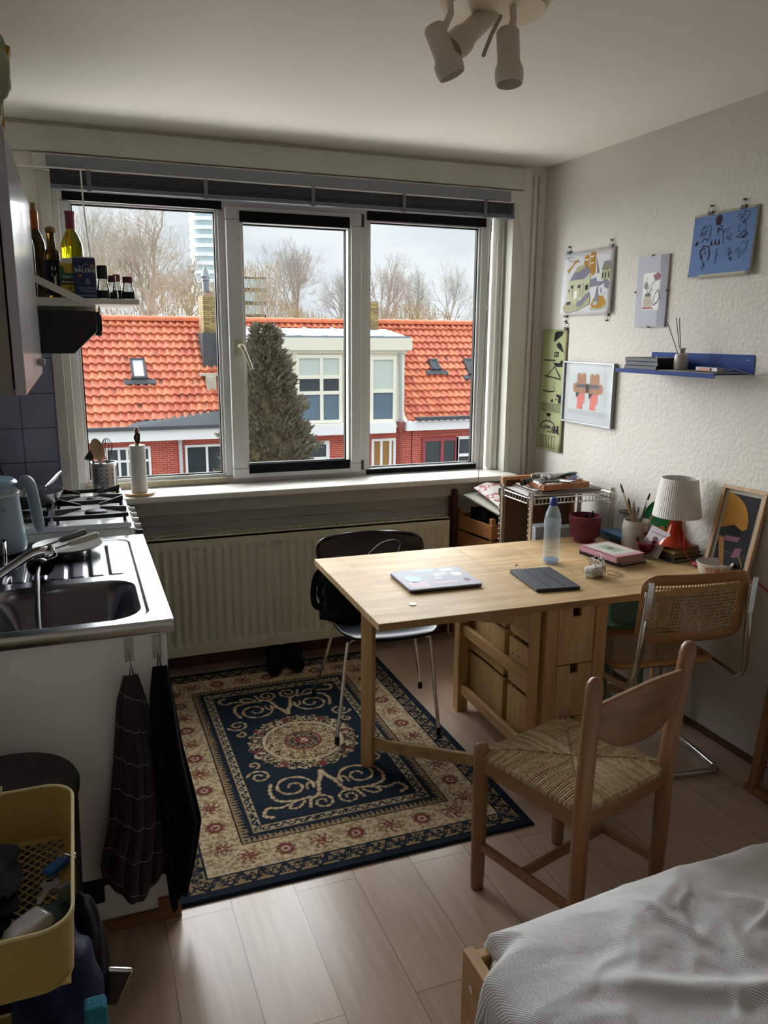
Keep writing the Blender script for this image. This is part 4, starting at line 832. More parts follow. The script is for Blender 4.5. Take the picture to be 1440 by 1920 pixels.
t, cx, r, h = bottle('clear glass bottle half hidden behind the cabinet door', 'bottle', 48, 70, 438, 3.24, [(0, 0), (.95, 0), (1, .02), (1, .78), (.8, .9), (.4, .97), (.36, 1.0), (0, 1)], glass('clear_bottle_glass', (.75, .78, .78), .3))
# yellow seasoning tin
t = thing('seasoning_tin', 'small yellow and green seasoning tin between the oil and the blue carton', 'tin', (.005, 3.23, zsf))
a, b2 = OY(115, 540, 3.215).x, OY(143, 540, 3.215).x; ht = OY(128, 493, 3.215).z-zsf
yl = mat('yellow_card', '#b39a24', .5); gn = mat('green_card', '#1d5a3c', .5)
MB().box(a, b2, 3.215, 3.25, zsf, zsf+ht).build('tin_box', yl, t, bevel=.003)
q = MB(); F_ = lambda u, v: (a+u, 3.2135, zsf+v); w_ = b2-a; q.use(gn); q.flat([(.000, ht*.52), (w_, ht*.52), (w_, ht*.70), (w_*.25, ht*.72), (w_*.25, ht*.90), (0, ht*.90)], F_); q.use(mat('dark_band', '#15221c', .5)); q.flat([(0, ht*.38), (w_, ht*.38), (w_, ht*.54), (0, ht*.54)], lambda u, v: (a+u, 3.213, zsf+v))
q.use(mat('brown_spot', '#5a2f1c', .5)); [q.flat(circ(.006, 10, w_*.3, ht*.15), F_), q.flat(circ(.007, 10, w_*.72, ht*.12), F_), q.flat(circ(.005, 10, w_*.6, ht*.28), F_)]
G_ = lambda u, v: (a+u, 3.2122, zsf+v); add_text(q, 'Knorr', .013, G_, paper, w_*.5, ht*.61); add_text(q, 'Aromat', .014, G_, paper, w_*.5, ht*.46); q.build('tin_print', None, t)
# blue salt carton
a, b2 = OY(139, 540, 3.205).x, OY(181.5, 540, 3.205).x; ht = OY(160, 484, 3.205).z-zsf; w_ = b2-a
t = thing('salt_carton', 'dark blue salt carton with white lettering in the middle of the shelf', 'carton', ((a+b2)/2, 3.23, zsf))
MB().box(a, b2, 3.205, 3.255, zsf, zsf+ht).build('carton_box', mat('navy_card', '#1f2c52', .45), t, bevel=.002)
MB().box(a+.002, b2-.002, 3.207, 3.253, zsf+ht, zsf+ht+.004).build('carton_top', mat('grey_card', '#8a8d96', .6), t)
q = MB(); G_ = lambda u, v: (a+u, 3.2035, zsf+v); pw = mat('pale_blue_print', '#9fb4cc', .5)
add_text(q, 'BALEINE', .0205, G_, paper, w_*.56, ht*.69); add_text(q, 'la', .012, G_, paper, w_*.3, ht*.78); stroke(q, [(w_*.42, ht*.78), (w_*.55, ht*.86), (w_*.68, ht*.84)], .002, G_, pw); q.use(mat('pink_print', '#b06a78', .5)); q.flat(circ(.007, 10, w_*.85, ht*.80), G_)
add_text(q, 'Sel de Mer fin', .011, G_, pw, w_*.6, ht*.25); add_text(q, 'Fijn Zeezout', .010, G_, pw, w_*.6, ht*.18); stroke(q, [(.003, ht*.06), (w_-.003, ht*.06)], .0015, G_, pw); stroke(q, circ(.008, 14, w_*.62, ht*.42), .0015, G_, pw, True); stroke(q, [(w_*.62, ht*.37), (w_*.62, ht*.47)], .003, G_, pw)
q.use(mat('orange_print', '#a86a3c', .5)); q.flat(circ(.006, 12, w_*.3, ht*.56), G_); q.build('carton_print', None, t)
# jars
jarg = glass('jar_glass', (.80, .83, .83), .3); spice = mat('dark_pepper', '#1d1a18', .9, var=.5, vs=300)
def jar(label, pxl, pxr, pyt, y, capm, capf, fill, tw=1.0, cp=.27):
    a, b2 = OY(pxl, 540, y), OY(pxr, 540, y); r = (b2.x-a.x)/2; cx = (a.x+b2.x)/2; h = OY((pxl+pxr)/2, pyt, y).z-zsf
    t = thing('spice_jar', label, 'jar', (cx, y, zsf), group='spice jars on the condiment shelf')
    MB().lathe([(0, 0), (r*.95, 0), (r, .004), (r*.98, h*.25), (r*.62, h*(1-cp)), (r*.60, h*(1-cp*.6))], (cx, y, zsf), 24).build('glass_body', jarg, t, smooth=True)
    MB().lathe([(r*capf, h*(1-cp)), (r*capf, h*.97), (r*capf*.9, h), (0, h)], (cx, y, zsf), 24).build('cap', capm, t, smooth=True)
    MB().lathe([(0, .003), (r*.92, .003), (r*.9, h*fill), (0, h*fill)], (cx, y, zsf), 20).build('spice', spice, t)
redc = mat('dark_red_cap', '#4e1019', .4)
jar('large grinder jar with a tall black cap next to the blue carton', 181, 206, 498, 3.23, blackp, .82, .25, cp=.40)
jar('spice jar with dark red cap standing just behind the black capped jar', 199, 221, 517, 3.30, redc, .72, .3)
jar('spice jar with brown red cap, mostly hidden at the back of the shelf', 209, 230, 515, 3.42, mat('brown_cap', '#6b3b32', .5), .7, .4)
jar('spice jar with dark red cap at the outer right end of the shelf', 227, 253, 519, 3.24, redc, .75, .33)
# ---------- towels on the end panel ----------
hkm = mat('clear_hook', '#b9b6ae', .3, alpha=.3)
plaid = bpy.data.materials.new('dark_plaid_cloth'); plaid.use_nodes = True; N, L = plaid.node_tree.nodes, plaid.node_tree.links; b = N['Principled BSDF']
tc = N.new('ShaderNodeTexCoord'); sp = N.new('ShaderNodeSeparateXYZ'); L.new(tc.outputs['UV'], sp.inputs[0]); outs = []
for ax in ('X', 'Y'):
    f_ = N.new('ShaderNodeMath'); f_.operation = 'FRACT'; l_ = N.new('ShaderNodeMath'); l_.operation = 'LESS_THAN'; l_.inputs[1].default_value = .035; L.new(sp.outputs[ax], f_.inputs[0]); L.new(f_.outputs[0], l_.inputs[0]); outs.append(l_)
mxn = N.new('ShaderNodeMath'); mxn.operation = 'MAXIMUM'; L.new(outs[0].outputs[0], mxn.inputs[0]); L.new(outs[1].outputs[0], mxn.inputs[1])
mc = N.new('ShaderNodeMix'); mc.data_type = 'RGBA'; mc.inputs[6].default_value = lin('#2a2829'); mc.inputs[7].default_value = lin('#77736c'); L.new(mxn.outputs[0], mc.inputs[0]); L.new(mc.outputs[2], b.inputs['Base Color']); b.inputs['Roughness'].default_value = .95
def towel(name, label, top, prof, m_, seed, nf=3.2, depth=.022, twist=0):
    """prof rows: (z, xleft, xright); cloth hangs from a gathered point with folds towards the bottom"""
    t = thing(name, label, 'towel', (top[0], 2.05, prof[-1][0])); mb = MB(); nu, nv = 70, 60; uv = []; ph = seed
    zs_ = [p[0] for p in prof]; zmax, zmin = zs_[0], zs_[-1]; vs = []
    for j in range(nv):
        v = j/(nv-1); z = zmax+(zmin-zmax)*v
        xl = np.interp(-z, [-p[0] for p in prof], [p[1] for p in prof]); xr_ = np.interp(-z, [-p[0] for p in prof], [p[2] for p in prof])
        for i in range(nu):
            u = i/(nu-1); k = min(1, v*2.5+.15)
            fold = math.sin(u*PI*2*nf+ph+v*.8)*depth*k + .006*math.sin(u*31+v*4+ph)*k
            hem = .03*math.sin(u*PI*2.2+ph)*v**3
            vs.append((xl+(xr_-xl)*u+.012*k*math.sin(v*5+ph)*0, 2.048-.012+fold-.018*math.sin(PI*u)*k, z+hem)); uv.append((u*5+v*.6, z*11+.45*u))
    mb.add(vs, [(j*nu+i, j*nu+i+1, (j+1)*nu+i+1, (j+1)*nu+i) for j in range(nv-1) for i in range(nu-1)]); mb.uv = uv
    mb.build('cloth', m_, t, smooth=70, solid=.004)
    MB().tube([(top[0]-.004, 2.045, prof[0][0]-.01), (top[0], 2.05, top[1]), (top[0]+.006, 2.045, prof[0][0]-.01)], .0022, 5).build('hanging_loop', dark_fabric, t)
    return t
towel('tea_towel', 'dark plaid tea towel hanging on the sink cabinet end panel', (.085, .80), [(.770, .065, .100), (.70, .045, .118), (.55, .030, .150), (.35, .005, .165), (.22, -.025, .160), (.145, -.022, .150)], plaid, 1.2, 1.3, .008)
towel('hand_towel', 'plain navy black towel hanging at the panel corner beside the plaid one', (.155, .815), [(.785, .140, .175), (.70, .128, .188), (.55, .125, .205), (.38, .130, .235), (.315, .140, .245), (.20, .140, .225), (.085, .150, .195)], mat('navy_towelling', '#0c0e18', .95, var=.3, vs=60, bump=.3, bs=300), 3.0, 1.6, .016)
for x, lb in ((.085, 'clear plastic adhesive hook holding the plaid tea towel'), (.155, 'clear plastic adhesive hook holding the navy towel')):
    k = thing('wall_hook', lb, 'hook', (x, 2.075, .80), group=None); MB().box(x-.012, x+.012, 2.077, 2.0815, .79, .855).build('backplate', hkm, k, bevel=.002); MB().tube(smooth_path([(x, 2.076, .822), (x, 2.062, .808), (x, 2.052, .806), (x, 2.047, .818)], 4), .003, 6).build('prong', hkm, k, smooth=True)
# ---------- pedal bin ----------
pb = thing('waste_bin', 'black round waste bin between the cabinet panel and the yellow trolley', 'bin', (-.215, 1.88, 0))
MB().lathe([(.135, 0), (.14, .01), (.155, .56), (.157, .57)], (-.215, 1.885, 0), 40).build('bin_body', mat('black_bin', '#111214', .45, var=.15), pb, smooth=True)
MB().lathe([(.160, 0), (.161, .018), (.155, .030), (.12, .036), (0, .038)], (-.215, 1.885, .571), 40).build('lid', mat('black_lid', '#17181b', .5, var=.1), pb, smooth=True)
MB().box(-.090, -.018, 1.885, 1.897, .235, .300).build('bag_strap', mat('black_webbing', '#0e1113', .7), pb, bevel=.004)
# ---------- yellow trolley ----------
ty = thing('storage_trolley', 'yellow metal trolley basket with mesh floor at the lower left', 'trolley', (-.235, 1.41, 0))
ye = mat('mustard_yellow_metal', '#a98f4e', .45, var=.04)
tx0, tx1, ty0, ty1 = -.412, -.060, 1.19, 1.64
def basket(zt, hh, nm):
    o_, i_ = rrect(tx0, tx1, ty0, ty1, .055, 8), rrect(tx0+.004, tx1-.004, ty0+.004, ty1-.004, .052, 8); n = len(o_); q = MB()
    o2 = rrect(tx0+.008, tx1-.008, ty0+.008, ty1-.008, .05, 8); i2 = rrect(tx0+.012, tx1-.012, ty0+.012, ty1-.012, .047, 8)
    q.add([(x, y, zt) for x, y in o_]+[(x, y, zt) for x, y in i_]+[(x, y, zt-hh) for x, y in o2]+[(x, y, zt-hh+.001) for x, y in i2], [(i, (i+1) % n, n+(i+1) % n, n+i) for i in range(n)]+[(2*n+i, 2*n+(i+1) % n, (i+1) % n, i) for i in range(n)]+[(n+i, n+(i+1) % n, 3*n+(i+1) % n, 3*n+i) for i in range(n)]+[(3*n+i, 3*n+(i+1) % n, 2*n+(i+1) % n, 2*n+i) for i in range(n)])
    b_ = q.build(nm, ye, ty, smooth=True); MB().tube([(x, y, zt) for x, y in rrect(tx0+.002, tx1-.002, ty0+.002, ty1-.002, .054, 8)], .0035, 6, closed=True).build('rolled_rim', mat('worn_yellow_rim', '#c9b98a', .35, metal=.3), b_, smooth=True)
    m_ = MB(); zf_ = zt-hh+.006; nxx, nyy = 15, 36; wx, wy = (tx1-tx0-.044)/nxx, (ty1-ty0-.05)/nyy
    for i in range(nxx):
        for j in range(nyy):
            x = tx0+.022+wx*(i+(.5 if j % 2 else 0)); y = ty0+.025+wy*j
            if i == nxx-1 and j % 2: continue
            for dx, dy in ((wx/2, wy), (-wx/2, wy)):
                m_.bar((x+wx/2, y, zf_), (x+wx/2+dx, y+dy, zf_), .0024, .0016)
    m_.box(tx0+.012, tx1-.012, ty0+.012, ty0+.028, zf_-.002, zf_).box(tx0+.012, tx1-.012, ty1-.028, ty1-.012, zf_-.002, zf_).box(tx0+.012, tx0+.024, ty0+.028, ty1-.028, zf_-.002, zf_).box(tx1-.026, tx1-.012, ty0+.028, ty1-.028, zf_-.002, zf_).box(-.19, -.180, ty0+.028, ty1-.028, zf_-.002, zf_)
    m_.build('mesh_floor', ye, b_)
basket(.72, .115, 'top_basket'); basket(.20, .09, 'bottom_basket')
for x, y in ((tx0+.02, ty0-.008), (tx0+.02, ty1+.008), (tx1-.05, ty0+.02)) : pass
lg = MB(); 
for y in (ty1-.08,):
    MB().tube(smooth_path([(tx1-.03, y, .05), (tx1-.03, y, .35), (tx1-.03, y, .59), (tx1-.02, y, .60)], 5), .008, 8).build('side_tube', ye, ty, smooth=True)
MB().tube(smooth_path([(tx0+.01, ty0+.03, .05), (tx0+.01, ty0+.03, .60)], 3), .008, 8).build('side_tube', ye, ty); MB().tube(smooth_path([(tx0+.01, ty1-.03, .05), (tx0+.01, ty1-.03, .60)], 3), .008, 8).build('side_tube', ye, ty)
MB().tube([(-.195, ty1+.004, .725), (-.24, ty1+.004, .730), (-.30, ty1+.004, .730)], .008, 8).build('handle', mat('worn_yellow_rim', '#c9b98a'), ty, smooth=True)
for x in (tx0+.03, tx1-.03):
    for y in (ty0+.05, ty1-.05): MB().lathe([(.022, -.009), (.024, 0), (.022, .009)], (x, y, .024), 16, R=Matrix.Rotation(PI/2, 3, 'Y')).box(x-.012, x+.012, y-.012, y+.012, .03, .055).build('caster', blackp, ty, smooth=True)
zf = .612
tag(lumpy((-.27, 1.42, zf+.055), (.105, .13, .034), 48, .30, 5, 10).build('knitted_gloves', mat('black_green_cloth', '#080a0b', .95, var=.5, vs=40, bump=.5, bs=200), smooth=True), 'heap of black gloves and cloth in the yellow basket', 'gloves')
tag(lumpy((-.225, 1.345, zf+.030), (.060, .045, .024), 36, .3, 8, 12).build('dark_scarf', mat('near_black_wool', '#0f0f14', .95, var=.4, vs=60), smooth=True), 'small rolled near black scarf beside the key in the basket', 'scarf')
R_ = Matrix.Rotation(-.75, 3, 'Z')
t = thing('lighter', 'blue lighter lying on the mesh floor of the basket', 'lighter', (-.10, 1.50, zf+.002)); MB().obox((-.098, 1.500, zf+.012), (.026, .050, .013), R_).build('lighter_body', mat('bright_blue_plastic', '#1d5fa6', .3), t, bevel=.005, smooth=True); MB().obox(Vector((-.098, 1.500, zf+.012))+R_@Vector((0, .036, 0)), (.022, .014, .012), R_).build('metal_tip', chrome, t, bevel=.003)
t = thing('door_key', 'silver door key lying on the mesh floor of the basket', 'key', (-.125, 1.44, zf)); q = MB(); R2 = Matrix.Rotation(-.35, 3, 'Z'); KF = lambda h_: (lambda u, v: Vector((-.112, 1.452, h_))+R2@Vector((u, v, 0)))
q.prism([(-.004, -.045), (.004, -.045), (.0045, -.02), (.006, -.005), (.016, .002), (.017, .016), (.010, .024), (-.010, .024), (-.017, .016), (-.016, .002), (-.006, -.005), (-.007, -.015), (-.004, -.02), (-.008, -.03)], KF(zf+.003), KF(zf+.0055)); q.build('key_body', mat('nickel', '#b5b2aa', .3, metal=.9), t); MB().box(-.116, -.103, 1.466, 1.472, zf+.0056, zf+.006).build('keyring_slot', ink, t)
tag(MB().obox((-.142, 1.338, zf+.016), (.050, .080, .024), Matrix.Rotation(-.9, 3, 'Z')).build('white_earphone_case', mat('white_glossy_plastic', '#c9c8cc', .2), bevel=.010, smooth=True, seg=3), 'rounded white earphone case near the front of the basket', 'case')
tag(MB().obox((-.105, 1.375, zf+.004), (.065, .05, .003), Matrix.Rotation(.5, 3, 'Z')).build('green_card', mat('dark_green_card', '#2b3f3a', .5)), 'dark green card under the white case in the basket', 'card')
tag(MB().obox((-.080, 1.405, zf+.019), (.03, .012, .035), Matrix.Rotation(.4, 3, 'Z')).build('clear_box', mat('frosty_clear_plastic', '#8f9aa0', .2, trans=.5), bevel=.002), 'tiny clear plastic box against the right wall of the basket', 'box')
# bags hanging low on the trolley
nav = mat('navy_nylon', '#141c38', .6, var=.3, vs=10, bump=.2, bs=40); blk = mat('black_nylon', '#0d0e12', .7, var=.3, vs=12, bump=.2, bs=50)
tag(lumpy((-.105, 1.395, .40), (.085, .17, .17), 60, .16, 21, 9).build('navy_backpack', nav, smooth=True), 'navy nylon backpack hanging under the yellow basket', 'bag')
tag(lumpy((-.052, 1.50, .40), (.036, .055, .14), 44, .18, 31, 8).build('black_jacket', blk, smooth=True), 'black jacket sleeve hanging off the right side of the trolley', 'jacket')
t = thing('phone', 'black phone with silver rim poking out beside the hanging bags', 'phone', (.055, 1.42, .30)); Rp = Matrix.Rotation(.35, 3, 'Y')@Matrix.Rotation(.25, 3, 'X'); pc = OY(211, 1848, 1.42)
MB().obox(pc, (.05, .010, .10), Rp).build('rim', chrome, t, bevel=.006, smooth=True, seg=3); MB().obox(pc+Rp@Vector((0, -.006, 0)), (.043, .002, .091), Rp).build('screen', mat('black_screen', '#0d0d10', .2), t)
tq = OY(183, 1905, 1.22); tag(MB().box(tq.x-.020, tq.x+.016, 1.20, 1.235, tq.z-.12, tq.z+.03).build('turquoise_bottle', mat('turquoise_fabric', '#2c7489', .8, var=.15, vs=80, bump=.3, bs=300), bevel=.006), 'turquoise woven pouch at the bottom left corner', 'pouch')
# ================= RUG =================
RX0, RX1, RY0, RY1 = .180, 1.368, 2.098, 3.745
res = .0026; nx, ny = int((RX1-RX0)/res), int((RY1-RY0)/res); xs, ys = np.linspace(RX0, RX1, nx), np.linspace(RY0, RY1, ny); GX, GY = np.meshgrid(xs, ys)
rc = (.774, 2.925); U, V = GX-rc[0], GY-rc[1]; ed = np.minimum(np.minimum(GX-RX0, RX1-GX), np.minimum(GY-RY0, RY1-GY))
rng = np.random.RandomState(5)
def vnoise(cell, seed):
    r = np.random.RandomState(seed); gx_, gy_ = int((RX1-RX0)/cell)+3, int((RY1-RY0)/cell)+3; g = r.rand(gy_, gx_)
    fx, fy = (GX-RX0)/cell, (GY-RY0)/cell; ix, iy = fx.astype(int), fy.astype(int); tx, ty = fx-ix, fy-iy; tx = tx*tx*(3-2*tx); ty = ty*ty*(3-2*ty)
    return (g[iy, ix]*(1-tx)+g[iy, ix+1]*tx)*(1-ty)+(g[iy+1, ix]*(1-tx)+g[iy+1, ix+1]*tx)*ty
NAVY, CREAM, TAN, RED, DK = [np.array(lin(h)[:3]) for h in ('#15212d', '#b8a486', '#8c7555', '#6e2a31', '#14151d')]
col = np.zeros(GX.shape+(3,)); col[:] = NAVY
n1, n2, n3 = vnoise(.0065, 1), vnoise(.009, 2), vnoise(.005, 3)
def put(mask, c): col[mask] = c
# direction along the nearest edge for the repeated motifs
horiz = np.minimum(GY-RY0, RY1-GY) < np.minimum(GX-RX0, RX1-GX); along = np.where(horiz, U, V)
def band(a, b_, bg, fg, motif, w):
    m = (ed > a) & (ed < b_); put(m, bg); t = (ed-a)/(b_-a); s_ = along/w
    if motif == 'leaf': q = (np.abs(np.sin(PI*s_)*.42+.5-t) < .13) | (np.abs(t-.5+.25*np.cos(PI*s_*2)) < .09) | ((n1 > .62) & (t > .15) & (t < .85))
    elif motif == 'tri': q = (np.abs(((s_) % 1)-.5)*2 < t*.9) & (n3 > .25)
    else: q = n1 > .52
    put(m & q, fg)
put(ed > .030, TAN)
band(.034, .092, TAN, NAVY, 'leaf', .035); put((ed > .030) & (ed < .036), DK); put((ed > .058) & (ed < .061), DK); put((ed > .088) & (ed < .094), NAVY)
m = (ed > .094) & (ed < .222); put(m, CREAM); put(m & (n2 > .52), TAN*1.05); put(m & (n1 > .60) & (n2 > .40), CREAM*.80)
for k in range(-20, 21):       # rosettes along the cream border
    for side in range(4):
        c = .120*k
        if side < 2: p = (c, (RY0+.158-rc[1]) if side == 0 else (RY1-.158-rc[1])); ok = abs(c) < .37
        else: p = ((RX0+.158-rc[0]) if side == 2 else (RX1-.158-rc[0]), c); ok = abs(c) < .62
        if not ok: continue
        du, dv = U-p[0], V-p[1]; rr_ = np.hypot(du, dv); an = np.arctan2(dv, du); near = rr_ < .05
        if k % 2 == 0: put(near & (rr_ < .034+.004*np.sin(8*an)), TAN*.75); put(near & (rr_ < .028) & (n3 > .25), RED); put(near & (rr_ < .016) & (n3 > .3), CREAM*.8); put(near & (rr_ < .007), RED)
        else: put(near & (rr_ < .018+.014*np.cos(4*an)**2) & (n3 > .3), RED*.85+TAN*.15); put(near & (np.abs(rr_-.036) < .004) & (np.sin(8*an) > 0), TAN*.6)
put((ed > .222) & (ed < .228), DK); band(.228, .256, TAN, NAVY, 'tri', .018); put((ed > .256) & (ed < .276), NAVY); band(.276, .304, CREAM*.85, NAVY, 'leaf', .022); put((ed > .272) & (ed < .277), TAN*1.05); put((ed > .304) & (ed < .308), TAN*1.05)
put(ed > .308, NAVY)
put((ed > .308) & (n1 > .78), NAVY*1.35)
R_ = np.hypot(U, V); A_ = np.arctan2(V, U)
med = R_ < .222+.006*np.sin(24*A_); put(med, TAN*.9+.0); put(med & (n1 > .50), NAVY*.8); put(med & (n2 > .68), CREAM); put(med & (R_ > .175) & (np.sin(8*A_+.5) > .86) & (n3 > .35), RED)
put(np.abs(R_-.158) < .006, CREAM); inn = R_ < .150; put(inn, TAN*.95); put(inn & (R_ > .075) & (np.abs(np.sin(7*A_)) < .14), DK); put(inn & (np.abs(R_-.140+.012*np.cos(14*A_)) < .003), DK); put(inn & (R_ > .08) & (n1 > .64), CREAM)
put(np.abs(R_-.072) < .004, RED); put(R_ < .066, TAN); put((R_ < .066) & (n3 > .5), NAVY); put((R_ < .030), RED); put((R_ < .022) & (n3 > .45), CREAM)
dist = np.full(GX.shape, 9.0)
def scr(pts, w):
    """stamp a tapering scroll into the four mirrored quadrants"""
    for sx_ in (1, -1):
        for sy_ in (1, -1):
            for (x, y), r in zip(pts, w):
                cx, cy = rc[0]+x*sx_, rc[1]+y*sy_; i0, i1 = int((cx-r-.004-RX0)/(RX1-RX0)*nx), int((cx+r+.004-RX0)/(RX1-RX0)*nx)+2; j0, j1 = int((cy-r-.004-RY0)/(RY1-RY0)*ny), int((cy+r+.004-RY0)/(RY1-RY0)*ny)+2
                i0, j0 = max(0, i0), max(0, j0)
                d = np.hypot(GX[j0:j1, i0:i1]-cx, GY[j0:j1, i0:i1]-cy)-r; dist[j0:j1, i0:i1] = np.minimum(dist[j0:j1, i0:i1], d)
def spiral(cx, cy, r0, r1, a0, a1, w0, w1, n=130):
    p, w = [], []
    for i in range(n):
        t = i/(n-1); a = a0+(a1-a0)*t; r = r0+(r1-r0)*t; p.append((cx+r*math.cos(a), cy+r*math.sin(a))); w.append(.78*(w0+(w1-w0)*t)+.0018*math.sin(t*60))
    scr(p, w)
def curve(pts, w0, w1):
    P = smooth_path([(x, y, 0) for x, y in pts], 22); n = len(P); scr([(p.x, p.y) for p in P], [.78*(w0+(w1-w0)*i/n)+.0018*math.sin(i*.7) for i in range(n)])
spiral(-.128, -.325, .078, .012, -PI*.1, -PI*.1+PI*3.1, .0075, .005)
spiral(-.228, -.215, .045, .010, PI*.9, PI*.9-PI*2.8, .006, .004)
spiral(-.232, -.128, .025, .006, -PI*.4, -PI*.4+PI*2.0, .005, .003)
spiral(-.050, -.455, .042, .010, PI*.5, PI*.5-PI*2.6, .006, .004)
curve([(0, -.25), (-.012, -.29), (-.03, -.33), (-.05, -.40), (-.085, -.425), (-.10, -.47)], .011, .006)
curve([(-.085, -.41), (-.14, -.415), (-.20, -.395), (-.215, -.34), (-.20, -.28)], .007, .008)
curve([(-.14, -.42), (-.20, -.44), (-.245, -.43), (-.265, -.47), (-.235, -.49)], .006, .008)
curve([(-.11, -.43), (-.14, -.46), (-.17, -.455), (-.16, -.435)], .005, .004)
curve([(-.03, -.33), (-.07, -.32), (-.08, -.36)], .006, .004)
fld = ed > .312
put(fld & (dist < .0012), TAN*.95); put(fld & (dist < -.0015), CREAM)
put(fld & (dist < 0) & (n3 > .72), RED*.5+TAN*.6)
col *= (0.88+.24*vnoise(.0045, 9))[..., None]; col *= (0.94+.12*vnoise(.09, 11))[..., None]
rugm = bpy.data.materials.new('woven_rug_pile'); rugm.use_nodes = True; N, L = rugm.node_tree.nodes, rugm.node_tree.links; b = N['Principled BSDF']; b.inputs['Roughness'].default_value = .95
ca = N.new('ShaderNodeVertexColor'); ca.layer_name = 'weave'; L.new(ca.outputs[0], b.inputs['Base Color']); b.inputs['Specular IOR Level'].default_value = .15
no = N.new('ShaderNodeTexNoise'); no.inputs['Scale'].default_value = 420; tc = N.new('ShaderNodeTexCoord'); L.new(tc.outputs['Object'], no.inputs['Vector']); bp = N.new('ShaderNodeBump'); bp.inputs['Strength'].default_value = .5; bp.inputs['Distance'].default_value = .003; L.new(no.outputs['Fac'], bp.inputs['Height']); L.new(bp.outputs[0], b.inputs['Normal'])
hz_ = .009+.0012*vnoise(.006, 13)+.002*(vnoise(.3, 14)-.5); hz_[ed < .004] = .001
me = bpy.data.meshes.new('area_rug'); co = np.stack([GX, GY, hz_], -1).reshape(-1, 3)-np.array([rc[0], rc[1], 0])
idx = np.arange(nx*ny).reshape(ny, nx); q = np.stack([idx[:-1, :-1], idx[:-1, 1:], idx[1:, 1:], idx[1:, :-1]], -1).reshape(-1, 4)
me.vertices.add(len(co)); me.vertices.foreach_set('co', co.ravel()); me.loops.add(q.size); me.loops.foreach_set('vertex_index', q.ravel()); me.polygons.add(len(q)); me.polygons.foreach_set('loop_start', np.arange(0, q.size, 4)); me.update(calc_edges=True)
at = me.color_attributes.new('weave', 'FLOAT_COLOR', 'POINT'); at.data.foreach_set('color', np.concatenate([np.clip(col, 0, 1).reshape(-1, 3), np.ones((nx*ny, 1))], 1).ravel())
me.shade_smooth(); me.materials.append(rugm); rug = bpy.data.objects.new('area_rug', me); C.objects.link(rug); rug.location = (rc[0], rc[1], .0005)
tag(rug, 'navy and cream oriental rug with round medallion and scrolls on the plank floor', 'rug')

# ================= TABLE =================
TL, TR_ = (1.468, 2.230, 0), math.radians(-1.3)
tb = thing('gateleg_table', 'birch gateleg table with both flaps up and a drawer block in the middle', 'table', TL, TR_)
def Lm(): return MB()
zt0, zt1 = .714, .740
for a, b2, nm in ((-.622, -.0015, 'drop_leaf'), (.0, .262, 'centre_top'), (.2635, .882, 'drop_leaf')):
    q = MB()
    if nm == 'drop_leaf' and a > 0: q.prism([(a, 0), (b2-.05, 0)]+[(b2-.05+.05*math.cos(t), .05+.05*math.sin(t)) for t in [-PI/2+PI/2*k/6 for k in range(1, 7)]]+[(b2, .80), (a, .80)], lambda u, v: (u, v, zt0), lambda u, v: (u, v, zt1))
    else: q.box(a, b2, 0, .80, zt0, zt1)
    q.build(nm, birch, tb, local=True, bevel=.0025)
for x0 in (.005, .205):
    for y0 in (.025, .725): MB().box(x0, x0+.05, y0, y0+.05, 0, zt0-.001).build('leg', birch_z, tb, local=True, bevel=.003)
for x0 in (.018, .222):
    for z0, z1 in ((.085, .130), (.365, .410), (.655, .712)): MB().box(x0, x0+.02, .075, .725, z0, z1).build('side_rail', birch_y, tb, local=True, bevel=.002)
ply = wood('drawer_plywood', '#b9945e', '#cfae78', 'z', .5)
for z0, z1 in ((.090, .285), (.290, .490), (.495, .705)):
    for y0, y1, s_ in ((.030, .385, 1), (.405, .770, -1)):
        d = MB(); xm_, w_ = .130, .017; fy = y0 if s_ > 0 else y1; poly = [(.058, z0), (.202, z0), (.202, z1), (xm_+w_, z1), (xm_+w_, z1-.034), (xm_-w_, z1-.034), (xm_-w_, z1), (.058, z1)]
        d.prism(poly, lambda u, v: (u, fy, v), lambda u, v: (u, fy+.014*s_, v)); d.box(.060, .070, min(fy+.014*s_, fy+.35*s_), max(fy+.014*s_, fy+.35*s_), z0+.005, z1-.008); d.box(.190, .200, min(fy+.014*s_, fy+.35*s_), max(fy+.014*s_, fy+.35*s_), z0+.005, z1-.008)
        d.box(.070, .190, min(fy+.34*s_, fy+.35*s_), max(fy+.34*s_, fy+.35*s_), z0+.005, z1-.008).box(.070, .190, min(fy+.014*s_, fy+.34*s_), max(fy+.014*s_, fy+.34*s_), z0+.005, z0+.012)
        d.build('drawer', ply, tb, local=True)
bo = MB()
for y in (.30, .345): bo.lathe([(.004, 0), (.003, .003), (0, .003)], (.059, y, .42), 8, R=Matrix.Rotation(-PI/2, 3, 'Y'))
bo.build('screw', chrome, tb, local=True)
